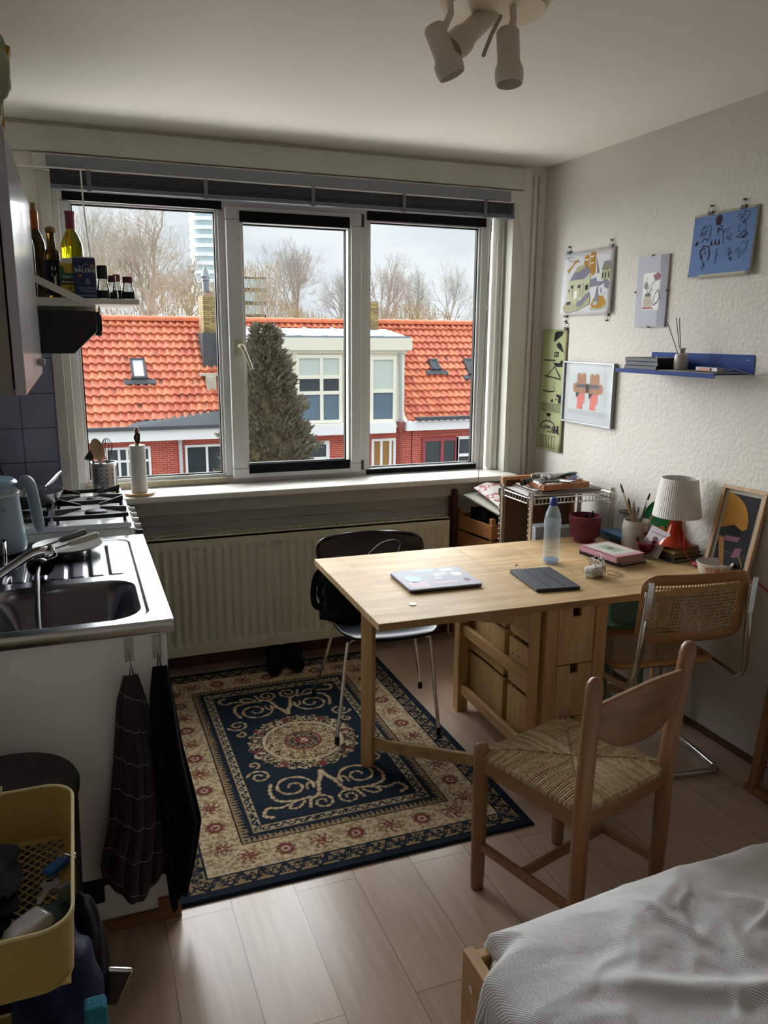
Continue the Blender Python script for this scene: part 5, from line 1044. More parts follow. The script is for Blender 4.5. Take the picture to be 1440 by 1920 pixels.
# gate under the left leaf, swung out; its outer post stands on the rug
Mi = ROOTM[tb.name]; gp_ = Mi@Vector((.960, 2.655, 0)); hp_ = Vector((-.022, .055, 0))
def gate(outer, hinge, zb):
    g = MB(); d = (outer-hinge).normalized(); Rz = Matrix.Rotation(math.atan2(d.y, d.x), 3, 'Z')
    g_ = MB().obox(outer+Vector((0, 0, (.712+zb)/2)), (.045, .045, .712-zb), Rz).build('gate_leg', birch_z, tb, local=True, bevel=.003)
    MB().obox(hinge+Vector((0, 0, .38)), (.038, .035, .66), Rz).build('gate_hinge_post', birch_z, tb, local=True, bevel=.002)
    for z0 in (.098, .665): MB().bar(hinge+d*.018+Vector((0, 0, z0)), outer-d*.022+Vector((0, 0, z0)), .020, .045).build('gate_rail', birch, tb, local=True, bevel=.002)
gate(gp_, hp_, .0115)
gate(Mi@Vector((2.338, 2.685, 0)), Vector((.285, .70, 0)), 0.0)
MB().bar(hp_+Vector((-.02, 0, .70)), Vector((-.05, .35, .70)), .03, .02).build('leaf_cleat', birch, tb, local=True)

ZT = .7405
# laptop
def corners(pts, z): return [OZ(*p, z) for p in pts]
def slab_from(mb, c4, z0, z1, r=.012):
    """rounded slab through four corner points (in order) on a horizontal plane"""
    a, b2, c, d = [Vector((p[0], p[1], 0)) for p in c4]; 
    ctr = (a+b2+c+d)/4; ex = ((b2-a)+(c-d))/2; ey = ((d-a)+(c-b2))/2; w, h = ex.length, ey.length; ang = math.atan2(ex.y, ex.x)
    Rz = Matrix.Rotation(ang, 3, 'Z'); sgn = 1 if ex.cross(ey).z > 0 else -1
    pl_ = rrect(-w/2, w/2, -h/2, h/2, r, 4)
    F = lambda z: (lambda u, v: ctr+Rz@Vector((u, v*sgn, 0))+Vector((0, 0, z)))
    mb.prism(pl_, F(z0), F(z1)); return ctr, Rz, w, h, F, sgn
lp = thing('laptop', 'closed grey laptop covered in pastel stickers on the left leaf', 'laptop', (1.2, 2.6, ZT))
LC = [(1.060, 2.488, 0), (1.335, 2.478, 0), (1.352, 2.708, 0), (1.066, 2.724, 0)]
q = MB(); ctr, Rz, w, h, F, sg = slab_from(q, LC, ZT+.003, ZT+.0085); q.build('base_shell', mat('dark_grey_aluminium', '#4a4a4e', .45, metal=.4), lp, bevel=.002)
q = MB(); slab_from(q, LC, ZT+.0092, ZT+.0150); q.build('lid', mat('space_grey_aluminium', '#a9aab4', .55, spec=.12), lp, bevel=.002)
ft = MB(); [ft.lathe([(.006, 0), (.006, .003)], ctr+Rz@Vector((dx, dy, 0))+Vector((0, 0, ZT)), 8) for dx in (-.11, .11) for dy in (-.09, .09)]; ft.build('rubber_feet', blackp, lp)
sk = MB(); G_ = F(ZT+.0154); G2 = F(ZT+.0157)
def patch(m_, pts, g=None): sk.use(m_); sk.flat([(x*w, y*h) for x, y in pts], g or G_)
c1, c2, c3, c4, c5 = mat('pale_aqua_sticker', '#b5cdd2', .6), mat('pink_white_sticker', '#cdb9c4', .6), mat('white_sticker', '#d6dbd8', .6), mat('lilac_sticker', '#a9a8c0', .6), mat('plum_sticker', '#7d5a78', .6)
sk.use(c1); sk.flat([(-.30*w+.11*w*math.cos(a)*(1+.12*math.sin(5*a)), .02*h+.17*h*math.sin(a)*(1+.15*math.cos(3*a))) for a in [2*PI*k/40 for k in range(40)]], G_)
stroke(sk, [(-.30*w+.10*w*math.cos(a), .02*h+.15*h*math.sin(a)) for a in [2*PI*k/30 for k in range(30)]], .0012, G2, mat('teal_line', '#6e9298', .4), True)
patch(c2, [(-.44, -.42), (-.20, -.42), (-.17, -.14), (-.42, -.12)]); patch(c1, [(-.20, .32), (.10, .34), (.10, .45), (-.20, .44)]); patch(c3, [(.18, .28), (.36, .28), (.36, .42), (.18, .42)])
sk.use(c3); sk.flat(circ(.075*w, 24, .33*w, .10*h, sy=1.2), G_); sk.use(mat('lime_sticker', '#a3a63f', .4)); sk.flat([(.34*w, .02*h), (.40*w, .05*h), (.405*w, .12*h), (.36*w, .20*h)], G2)
sk.use(c4); sk.flat(circ(.075*w, 24, .17*w, -.10*h, sy=1.0), G_); patch(c3, [(-.03, -.05), (.09, -.08), (.07, .0), (-.01, .01)]); sk.use(c5); sk.flat(circ(.045*w, 10, .37*w, -.24*h, sy=1.5), G_)
patch(c2, [(-.12, -.30), (.0, -.36), (.22, -.30), (.26, -.22), (.05, -.24), (-.10, -.22)]); patch(c3, [(.02, .06), (.24, .10), (.22, .22), (.0, .20)]); add_text(sk, 'STUDIO', .020, G2, mat('grey_sticker_letters', '#7a7c80', .5), .12*w, .14*h, .04)
sk.build('stickers', None, lp)
# coin
tag(MB().lathe([(0, 0), (.012, 0), (.0125, .001), (.012, .0022), (0, .0022)], (1.022, 2.384, ZT+.0002), 24).build('coin', mat('brass_coin', '#b39a62', .3, metal=.8), smooth=True), 'small brass coin alone near the front of the left leaf', 'coin')
# tablet
tt = thing('tablet', 'tablet in a black folding cover on the middle of the table', 'tablet', (1.59, 2.46, ZT)); q = MB(); TC = [(1.487, 2.352, 0), (1.655, 2.330, 0), (1.695, 2.588, 0), (1.523, 2.608, 0)]
ctr, Rz, w, h, F, sg = slab_from(q, TC, ZT, ZT+.0095, .010); q.build('tablet_body', mat('black_tablet_case', '#1c1e22', .5), tt, bevel=.002)
q = MB(); gaps = (-.5, -.18, .16, .5)
for i in range(3):
    a, b2 = gaps[i]*w+.0015, gaps[i+1]*w-.0015
    q.prism(rrect(a, b2, -h/2+.002, h/2-.002, .004, 3), F(ZT+.0096), F(ZT+.0125))
q.build('cover_panels', mat('charcoal_cover', '#2a2d33', .42, bump=.1, bs=600), tt)
# crumbs of pencil
tag(MB().tube([(1.590, 2.682, ZT+.002), (1.602, 2.684, ZT+.002)], .0018, 6).build('pencil_stub', ink), 'tiny black stub left of the water bottle', 'crumb')
# water bottle
wb = thing('water_bottle', 'clear plastic water bottle with blue cap and ribbed lower half', 'bottle', (1.748, 2.675, ZT)); bc_ = (1.748, 2.672, ZT)
pr = [(0, .004), (.022, 0), (.032, .006), (.0335, .015)]
for k in range(6): z = .022+k*.0175; pr += [(.0335, z), (.031, z+.0085), (.0335, z+.0165)]
pr += [(.0335, .130), (.032, .140), (.0335, .150), (.033, .185), (.029, .205), (.018, .232), (.0125, .240), (.0125, .250)]
MB().lathe(pr, bc_, 36).build('bottle_body', mat('pet_plastic', '#c9dbe6', .06, alpha=.30, var=.3, vs=90), wb, smooth=True)
MB().lathe([(0, .006), (.029, .007), (.030, .018), (0, .020)], bc_, 24).build('blue_base', mat('blue_tint', '#4f8fc9', .1, alpha=.45), wb, smooth=True)
MB().lathe([(.0150, .238), (.0155, .241), (.0150, .262), (.011, .268), (.008, .270), (0, .270)], bc_, 24).build('cap', mat('royal_blue_cap', '#1f3f8c', .35), wb, smooth=True)
MB().lathe([(.0341, .152), (.0341, .178)], bc_, 30, cap=False).build('label_band', mat('clear_label', '#aab6bf', .3, alpha=.45), wb, smooth=True)
# plant pot
pt = thing('plant_pot', 'dark red ribbed plant pot with a dead stem in it', 'pot', (2.085, 2.92, ZT)); pc_ = (2.082, 2.925, ZT); q = MB(); n = 80
pf_ = [(0, 0, 0), (.046, 0, 0), (.050, .022, 0), (.062, .026, 0), (.066, .045, 1), (.069, .085, 1), (.070, .096, 1), (.071, .100, 0), (.071, .120, 0), (.068, .121, 0), (.066, .10, 0), (.060, .04, 0), (0, .035, 0)]
vs = []
for r_, z_, k_ in pf_:
    for i in range(n*2): a = PI*i/n; vs.append((pc_[0]+(r_-.0022*k_*(i % 4 < 2))*math.cos(a), pc_[1]+(r_-.0022*k_*(i % 4 < 2))*math.sin(a), pc_[2]+z_))
q.add(vs, [(j*2*n+i, j*2*n+(i+1) % (2*n), (j+1)*2*n+(i+1) % (2*n), (j+1)*2*n+i) for j in range(len(pf_)-1) for i in range(2*n)]); q.build('pot_body', mat('oxblood_glaze', '#5e1a29', .35), pt, smooth=True)
MB().lathe([(.064, .085), (.03, .09), (0, .088)], pc_, 24, cap=False).build('soil', mat('dry_soil', '#2d211b', .95, var=.4, vs=80, bump=.6, bs=150), pt)
q = MB(); [q.tube(smooth_path([(pc_[0]+.01, pc_[1]-.01, ZT+.09), (pc_[0]+.01+dx*.5, pc_[1]-.015, ZT+.118), (pc_[0]+dx, pc_[1]-.02, ZT+zz_)], 4), [.005, .005, .004, .004, .006, .006, .005, .004, .002], 6) for dx, zz_ in ((.025, .142), (-.02, .132), (.035, .125), (-.03, .124))]; q.build('dry_stem', mat('dead_leaf', '#2a1a17', .8, var=.4), pt, smooth=True)
# books left of the glass
bk1 = thing('book', 'dark brown hardback under the pink notebook', 'book', (2.03, 2.62, ZT)); B1 = [(1.985, 2.530, 0), (2.138, 2.550, 0), (2.075, 2.775, 0), (1.930, 2.748, 0)]
def book(root, c4, z0, z1, cover, pages, r=.002, ct=.0025, spine=0):
    q = MB(); ctr, Rz, w, h, F, sg = slab_from(q, c4, z0, z0+ct, r); slab_from(q, c4, z1-ct, z1, r)
    s0 = {0: (-w/2, -w/2+ct, -h/2, h/2), 1: (-w/2, w/2, -h/2, -h/2+ct)}[spine]; q.prism([(s0[0], s0[2]), (s0[1], s0[2]), (s0[1], s0[3]), (s0[0], s0[3])], F(z0), F(z1)); q.build('cover', cover, root)
    e_ = .004; x0 = -w/2+(ct if spine == 0 else e_); y0 = -h/2+(ct if spine == 1 else e_); q = MB(); q.prism([(x0, y0), (w/2-e_, y0), (w/2-e_, h/2-e_), (x0, h/2-e_)], F(z0+ct), F(z1-ct)); q.build('pages', pages, root)
    return ctr, Rz, w, h, F
pgm = mat('book_pages', '#a59c8e', .8, var=.15, vs=4, stretch=(1, 1, 300)); cvb = mat('dark_brown_cloth', '#2c2322', .6)
book(bk1, B1, ZT, ZT+.021, cvb, pgm)
bk2 = thing('notebook', 'pink notebook with a white and green picture on its cover', 'book', (2.0, 2.62, ZT+.022)); B2 = [(1.945, 2.515, 0), (2.098, 2.532, 0), (2.072, 2.742, 0), (1.925, 2.722, 0)]
ctr, Rz, w, h, F = book(bk2, B2, ZT+.0215, ZT+.046, mat('pink_cover', '#b98391', .5), mat('pinkish_pages', '#a8828a', .8, var=.1))
q = MB(); G_ = F(ZT+.0463); q.use(mat('grey_white_cover_art', '#b9b8ab', .5, var=.2, vs=60)); q.flat([(-w*.42, -h*.36), (w*.42, -h*.36), (w*.42, h*.42), (-w*.42, h*.42)], G_); q.use(mat('sage_frame', '#8f9a86', .5)); q.flat([(-w*.18, -h*.2), (w*.18, -h*.2), (w*.18, h*.28), (-w*.18, h*.28)], F(ZT+.0465)); q.use(mat('brown_plant', '#56503a', .5)); q.flat(circ(.016, 9, 0, .01), F(ZT+.0467)); q.build('cover_picture', None, bk2)
# charger with tangled cable
cg = thing('phone_charger', 'white plug charger with its grey cable coiled around it', 'charger', (1.80, 2.45, ZT)); cc_ = Vector((1.800, 2.452, ZT+.022)); Rc = Matrix.Rotation(.35, 3, 'Z')
MB().obox(cc_, (.075, .042, .040), Rc).build('charger_body', mat('white_charger', '#c9c9c6', .35), cg, bevel=.008, smooth=True, seg=3); q = MB(); [q.tube([cc_+Rc@Vector((-.037, s_, .002)), cc_+Rc@Vector((-.058, s_, .004))], .0022, 6) for s_ in (-.009, .009)]; q.build('pins', chrome, cg)
pts = []
for i in range(150):
    t = i/149; a = t*2*PI*4.6; pts.append(cc_+Vector((.02*math.sin(t*9)+.012+.014*math.cos(a*1.0), (.044+.006*math.sin(a*.7))*math.cos(a), .018+(.036+.014*math.sin(t*5+1))*math.sin(a))))
for p in pts: p.z = max(p.z, ZT+.003)
MB().tube(smooth_path([cc_+Vector((.03, .0, 0)), cc_+Vector((.06, .01, .005))]+pts[::3]+[cc_+Vector((.075, .0, -.005)), cc_+Vector((.105, .012, -.018)), cc_+Vector((.12, -.015, -.019)), cc_+Vector((.085, -.03, -.019)), cc_+Vector((.05, -.015, -.012))], 3), .0019, 6).build('cable', mat('grey_cable', '#a8a49c', .5), cg, smooth=True)
# stoneware mug with brushes
sm_ = thing('stoneware_mug', 'tall cream stoneware mug holding paint brushes', 'mug', (2.245, 2.775, ZT)); mc_ = (2.243, 2.775, ZT)
crm = mat('cream_stoneware', '#a8a294', .35, var=.05)
MB().lathe([(0, .0), (.052, 0), (.058, .004), (.060, .02), (.060, .095), (.057, .106), (.055, .118), (.052, .118), (.053, .1), (.054, .01), (0, .008)], mc_, 36).build('mug_body', crm, sm_, smooth=True)
q = MB(); cf_ = lambda rr: (lambda u, v: (mc_[0]+rr*math.cos(-PI/2-.25+u/rr), mc_[1]+rr*math.sin(-PI/2-.25+u/rr), ZT+v))
q.use(mat('dark_blue_crest', '#2e4562', .4)); q.flat([(.002, .052), (.034, .052), (.034, .090), (.002, .090)], cf_(.0607)); q.use(mat('dull_gold', '#8a6a38', .4)); q.flat(circ(.011, 12, .018, .071), cf_(.0612)); q.use(ink); q.flat(circ(.005, 8, .018, .071), cf_(.0616)); q.build('crest', None, sm_)
# brushes
def brush(label, a, b2, wd, hl, col_w, ferr, brs, group='paint brushes in the stoneware mug', fl=.16, bl=.14):
    A, B = Vector(a), Vector(b2); d = B-A; t = thing('paint_brush', label, 'brush', a, group=group)
    MB().tube([A, A+d*.3, A+d*(1-fl-bl)], [wd*.5, wd*.8, wd], 8).build('handle', col_w, t, smooth=True); MB().tube([A+d*(1-fl-bl), A+d*(1-bl)], wd*1.05, 8).build('ferrule', ferr, t, smooth=True); MB().tube([A+d*(1-bl), A+d*(1-bl*.4), B], [wd*1.0, wd*.95, wd*.25], 8).build('bristles', brs, t, smooth=True)
rw = wood('raw_brush_wood', '#9c7448', '#b48a58', 'z', .5); bw = mat('paint_stained_handle', '#7b6a55', .7, var=.5, vs=60); blkb = mat('dark_bristle', '#2a2320', .8)
y_ = 2.77
def tip(px, py, y=2.77): return tuple(OY(px, py, y))
brush('longest brush, leaning far left out of the mug', (2.262, 2.765, ZT+.012), tip(1163, 906), .0042, 0, rw, chrome, blkb)
brush('stained brush with pale handle next to the longest one', (2.255, 2.785, ZT+.012), tip(1178, 934, 2.78), .0045, 0, bw, mat('dull_ferrule', '#6f6a63', .4, metal=.6), blkb)
brush('short thick paint stained brush in the middle of the mug', (2.25, 2.79, ZT+.012), tip(1188, 940, 2.79), .0065, 0, bw, mat('dull_ferrule', '#6f6a63'), mat('beige_bristle', '#9d8f78', .9))
brush('thin twig like brush in the mug, right of the thick one', (2.24, 2.775, ZT+.012), tip(1198, 950, 2.76), .003, 0, bw, chrome, blkb)
brush('upright brush with black bristles at the right of the mug', (2.235, 2.78, ZT+.012), tip(1219, 924, 2.78), .0045, 0, mat('dark_handle', '#3a2b22', .4), chrome, ink)
brush('short pale stick leaning right out of the mug', (2.225, 2.76, ZT+.012), tip(1229, 958, 2.75), .0035, 0, rw, rw, rw)
# blue books and enamel mug behind
bkb = thing('book', 'grey hardback lying flat under the blue book behind the mug', 'book', (2.27, 2.88, ZT)); B3 = [(2.185, 2.815, 0), (2.315, 2.800, 0), (2.355, 2.985, 0), (2.205, 2.990, 0)]
book(bkb, B3, ZT, ZT+.022, mat('slate_cover', '#33383c', .5), mat('grey_pages', '#8f8d86', .8))
bkc = thing('book', 'thin book with a bright blue cover on the grey hardback', 'book', (2.27, 2.9, ZT+.023)); B4 = [(2.195, 2.825, 0), (2.335, 2.815, 0), (2.350, 2.975, 0), (2.215, 2.985, 0)]
ctr, Rz, w, h, F = book(bkc, B4, ZT+.0225, ZT+.032, mat('blue_cover', '#2f5f8c', .35, var=.2, vs=30), pgm); q = MB(); stroke(q, [(-.03, -.03), (0, 0), (.03, -.02), (.02, .03)], .006, F(ZT+.0323), mat('white_scribble', '#b4bcc2', .5)); q.build('cover_art', None, bkc)
em = thing('enamel_mug', 'white mug with a plant print on the blue book', 'mug', (2.315, 2.92, ZT+.033)); ec = (2.312, 2.925, ZT+.0325)
MB().lathe([(0, 0), (.034, 0), (.038, .004), (.039, .078), (.0415, .086), (.038, .084), (.036, .006), (0, .004)], ec, 32).build('mug_body', mat('grey_white_enamel', '#8c8a84', .3, var=.1), em, smooth=True); MB().tube([(ec[0]+.0415*math.cos(2*PI*k/32), ec[1]+.0415*math.sin(2*PI*k/32), ec[2]+.086) for k in range(32)], .0022, 5, closed=True).build('dark_rim', ink, em, smooth=True)
q = MB(); ef = lambda u, v: (ec[0]+.0395*math.cos(-PI/2-.2+u/.0395), ec[1]+.0395*math.sin(-PI/2-.2+u/.0395), ec[2]+v); [q.use(mat('dark_olive_print', '#3a3a2a', .5)).flat(circ(.006, 7, a, b2), ef) for a, b2 in ((0, .06), (.008, .052), (-.006, .05), (.004, .042), (.014, .06), (.012, .044))]; q.use(mat('faded_red', '#7a4038', .5)); q.flat(circ(.004, 7, .018, .036), ef); q.build('plant_print', None, em)
# green round tray
gt_ = thing('round_tray', 'dark green round tray with a gold band leaning on the wall behind the lamp', 'tray', (2.36, 2.72, ZT)); tc_ = Vector((2.350, 2.762, ZT+.1005)); Rt = Matrix.Rotation(math.radians(-82), 3, 'Y')
grn = mat('bottle_green_lacquer', '#0f4a22', .25, var=.08)
MB().lathe([(0, 0), (.088, 0), (.098, .006), (.0985, .008), (.090, .003), (0, .003)], tc_, 48, R=Rt).build('tray_disc', grn, gt_, smooth=True)
MB().tube([tc_+Rt@Vector((.0985*math.cos(2*PI*k/48), .0985*math.sin(2*PI*k/48), .007)) for k in range(48)], .0022, 6, closed=True).build('white_rim', mat('ivory_rim', '#b9b5a4', .4), gt_, smooth=True)
q = MB(); q.use(mat('old_gold_band', '#8a6420', .4)); q.flat([(x, y) for x, y in ((-.07, .05), (-.045, .072), (-.005, -.04), (-.045, -.075))], lambda u, v: tc_+Rt@Vector((u, v, .0045))); q.build('gold_band', None, gt_)
# candle glass
cgl = thing('candle_glass', 'clear glass with dark pink candle wax in front of the octopus card', 'candle', (2.165, 2.605, ZT)); gc = (2.165, 2.612, ZT)
MB().lathe([(0, .006), (.022, .004), (.024, 0), (.026, .004), (.030, .03), (.039, .066), (.040, .078), (.0385, .078), (.036, .066)], gc, 30).build('glass_cup', glass('cup_glass', (.88, .88, .88), .3), cgl, smooth=True)
MB().lathe([(0, .012), (.010, .013), (.028, .036), (.0345, .055), (.034, .062), (.02, .057), (0, .060)], gc, 30).build('wax', mat('magenta_wax', '#94213c', .35, var=.15, vs=30), cgl, smooth=True)
# octopus card
oc = thing('greeting_card', 'white greeting card with a purple octopus leaning on the books', 'card', (2.20, 2.62, ZT)); 
A_c = OZ(1209, 1036, ZT); B_c = OZ(1247, 1053, ZT); ux = (B_c-A_c).normalized(); wd = .098; up_ = Vector((.10, .16, .98)).normalized(); up_ = (up_-ux*up_.dot(ux)*.0).normalized()
o_c = Vector((2.170, 2.655, ZT+.002)); ux = Vector((.28, -.95, -.02)).normalized(); upv = Vector((.30, .05, .95)).normalized(); nrm_ = ux.cross(upv); nrm_.normalize()
tilt = Matrix.Rotation(-.22, 3, nrm_); ux, upv = tilt@ux, tilt@upv
if nrm_.dot(Vector((0, 0, CAMH))-o_c) < 0: nrm_ = -nrm_
o_c.z = ZT+.002+max(0, -(ux*.095).z); CF = lambda k: (lambda u, v: o_c+ux*u+upv*v+nrm_*k)
MB().prism([(0, 0), (.095, 0), (.095, .115), (0, .115)], CF(0), CF(-.0015)).build('card_sheet', mat('pinkish_white_card', '#cfc4ca', .6), oc)
q = MB(); pur = mat('grey_purple_print', '#6b4e5e', .6, var=.3, vs=100); q.use(pur); q.flat(circ(.014, 16, .045, .066), CF(.0004)); q.flat([(.034, .060), (.052, .056), (.048, .040), (.036, .040)], CF(.0004))
for k in range(7): a = -2.7+k*.42; stroke(q, [(.043+math.cos(a)*r_+.004*math.sin(r_*240+k), .042+math.sin(a)*r_*.75) for r_ in (.004, .012, .02, .027, .032)], .0028, CF(.0004), pur)
add_text(q, 'wonderlachen', .0125, CF(.0004), pur, .047, .094, .04); q.build('card_print', None, oc)
# books under the lamp
def mkbook(label, c4, z0, z1, cov, pg, sp=1): t = thing('book', label, 'book', ((c4[0][0]+c4[2][0])/2, (c4[0][1]+c4[2][1])/2, z0), group=None); book(t, c4, z0, z1, cov, pg, spine=sp); return t
tanp = mat('tan_pages', '#8f7a5c', .8, var=.15, vs=4, stretch=(1, 1, 200))
mkbook('black hardback at the bottom of the stack under the lamp', [(2.213, 2.490, 0), (2.375, 2.510, 0), (2.362, 2.665, 0), (2.203, 2.645, 0)], ZT, ZT+.017, mat('black_cloth', '#191a1e', .5), mat('grey_pages', '#8f8d86'), 0)
mkbook('tan book, second from the bottom under the lamp', [(2.215, 2.497, 0), (2.365, 2.512, 0), (2.355, 2.655, 0), (2.205, 2.64, 0)], ZT+.0175, ZT+.033, mat('black_yellow_spine', '#3a3526', .5), tanp, 0)
mkbook('tan book with a yellow label on its spine, third up under the lamp', [(2.218, 2.50, 0), (2.362, 2.515, 0), (2.352, 2.65, 0), (2.208, 2.635, 0)], ZT+.0335, ZT+.048, mat('ochre_spine', '#8c7a33', .5), tanp, 0)
mkbook('small brown book directly under the orange lamp foot', [(2.226, 2.500, 0), (2.352, 2.510, 0), (2.345, 2.635, 0), (2.218, 2.625, 0)], ZT+.0485, ZT+.0595, mat('brown_cover', '#6b4a33', .5), tanp, 0)
# lamp
lm = thing('table_lamp', 'table lamp with ribbed white shade and translucent orange red foot', 'lamp', (2.268, 2.562, ZT+.06)); lc = (2.268, 2.562, ZT+.060)
org = mat('orange_red_plastic', '#c23a14', .12, var=.05, trans=.45, ior=1.4)
MB().lathe([(.070, 0), (.073, .003), (.066, .010), (.048, .030), (.034, .055), (.026, .085), (.023, .115), (.025, .13), (.022, .13), (.020, .115), (.023, .085), (.031, .055), (.045, .03), (.063, .008)], lc, 40).build('lamp_foot', org, lm, smooth=True)
q = MB(); n = 120; zz = [(.098, .120), (.099, .121), (.0735, .275), (.072, .277), (.071, .275), (.0955, .122)]
vs = [(lc[0]+(r_+(.0012 if i % 2 else 0))*math.cos(2*PI*i/n)*.97, lc[1]+(r_+(.0012 if i % 2 else 0))*math.sin(2*PI*i/n)*.97, lc[2]+z_) for r_, z_ in zz for i in range(n)]
q.add(vs, [(j*n+i, j*n+(i+1) % n, (j+1)*n+(i+1) % n, (j+1)*n+i) for j in range(5) for i in range(n)]+[(5*n+i, 5*n+(i+1) % n, (i+1) % n, i) for i in range(n)])
q.build('lamp_shade', mat('white_ribbed_plastic', '#d8d4cf', .45, var=.02, trans=.12), lm)
MB().lathe([(.015, .13), (.015, .17), (.028, .19), (.03, .215), (.02, .24), (0, .245)], lc, 20).build('bulb', mat('opal_bulb', '#d9d6cc', .3), lm, smooth=True)
rdc = mat('red_cable', '#b3121f', .35)
cab = MB().tube(smooth_path([(2.262, 2.50, ZT+.135), (2.255, 2.492, ZT+.07), (2.252, 2.478, ZT+.045), (2.262, 2.455, ZT+.020), (2.268, 2.440, ZT+.010)], 6), .0026, 6).build('cord', rdc, lm, smooth=True)
MB().obox((2.272, 2.425, ZT+.009), (.020, .045, .014), Matrix.Rotation(.3, 3, 'Z')).build('inline_switch', mat('coral_red_switch', '#c4485a', .3), lm, bevel=.005, smooth=True)
MB().tube(smooth_path([(2.276, 2.405, ZT+.008), (2.30, 2.38, ZT+.005), (2.335, 2.34, ZT+.004), (2.362, 2.28, ZT+.004), (2.372, 2.20, ZT-.02), (2.376, 2.10, ZT-.07), (2.378, 1.95, ZT-.16), (2.378, 1.75, ZT-.24), (2.378, 1.5, ZT-.33), (2.378, 1.3, .02)], 6), .0028, 6).build('mains_cable', rdc, lm, smooth=True)
# bowl with red letters
bw_ = thing('ashtray_bowl', 'white bowl with red letters at the right end of the table', 'bowl', (2.275, 2.33, ZT)); bb = (2.262, 2.325, ZT)
MB().lathe([(0, 0), (.050, 0), (.054, .003), (.066, .042), (.068, .047), (.065, .048), (.060, .038), (.048, .008), (0, .006)], bb, 40).build('bowl_body', mat('white_melamine', '#cbc6c0', .35), bw_, smooth=True)
q = MB(); bf = lambda u, v: (bb[0]+(.0553+(.0125*v/.036))*math.cos(-PI/2-.9+u/.062), bb[1]+(.0553+(.0125*v/.036))*math.sin(-PI/2-.9+u/.062), ZT+.004+v); add_text(q, 'TURC', .030, bf, mat('red_letters', '#a81c2e', .5), .015, .019); q.build('lettering', None, bw_)
# framed print leaning on the wall
fr = thing('leaning_picture_frame', 'light wood framed poster with an orange semicircle leaning on the wall', 'picture', (2.30, 2.3, ZT)); oak = wood('pale_oak_frame', '#a9825a', '#bf9a70', 'z', .45)
P0 = Vector((2.298, 2.418, ZT)); P1 = Vector((2.318, 2.215, ZT)); ux = (P1-P0).normalized(); wd = (P1-P0).length; T0 = Vector((2.372, 2.425, 1.072)); upv = (T0-P0); ht = upv.length; upv.normalize(); upv = (upv-ux*upv.dot(ux)).normalized(); nrm_ = ux.cross(upv).normalized(); 
if nrm_.x > 0: nrm_ = -nrm_
FF = lambda k: (lambda u, v: P0+ux*u+upv*v+nrm_*k)
q = MB(); t_ = .016
for r0 in ((0, wd, 0, t_), (0, wd, ht-t_, ht), (0, t_, t_, ht-t_), (wd-t_, wd, t_, ht-t_)): q.prism([(r0[0], r0[2]), (r0[1], r0[2]), (r0[1], r0[3]), (r0[0], r0[3])], FF(.010), FF(-.008))
q.build('frame', oak, fr, bevel=.0015); MB().prism([(t_, t_), (wd-t_, t_), (wd-t_, ht-t_), (t_, ht-t_)], FF(0), FF(-.005)).build('mount_board', mat('off_white_mount', '#b7b3a6', .6), fr)
q = MB(); chc = mat('charcoal_print', '#232428', .6, var=.3, vs=60); q.use(chc); a, b2, c, d = t_+.014, wd-t_-.012, t_+.014, ht-t_-.014; q.flat([(a, c), (b2, c), (b2, d), (a, d)], FF(.0006))
q.use(mat('amber_print', '#b07a26', .6)); q.flat([(a, d)]+[(a+.118*math.cos(t), d-.118+.0+.118*math.sin(t)*1.0-.0) for t in [PI/2-PI*.52*k/14 for k in range(1, 15)]]+[(a+.10, d-.135), (a+.06, d-.118), (a, d-.14)], FF(.0010))
q.use(ink); q.flat(circ(.030, 14, a+.07, d-.155, sy=.8), FF(.0013)); q.use(mat('dusty_pink_print', '#8a5a66', .6)); q.flat([(a+.03, d-.165), (a+.10, d-.16), (a+.095, d-.18), (a+.035, d-.185)], FF(.0016)); q.flat([(a+.09, d-.205), (a+.12, d-.20), (a+.115, d-.235), (a+.08, d-.245)], FF(.0016))
q.use(mat('caramel_print', '#a06f3a', .6)); q.flat([(a, c+.11), (a+.03, c+.105), (a+.055, c), (a+.035, c)], FF(.0014)); stroke(q, [(a+.115, d-.235), (a+.135, d-.26), (a+.137, d-.285)], .004, FF(.0016), mat('ochre_line', '#a88b4c', .6)); stroke(q, [(a, c+.055), (b2, c+.05)], .0015, FF(.0016), mat('grey_line', '#77777a', .6)); q.build('print', None, fr)
MB().prism([(t_, t_), (wd-t_, t_), (wd-t_, ht-t_), (t_, ht-t_)], FF(.004), FF(.0035)).build('glazing', glass('picture_glass', (.97, .97, .97), .003), fr)

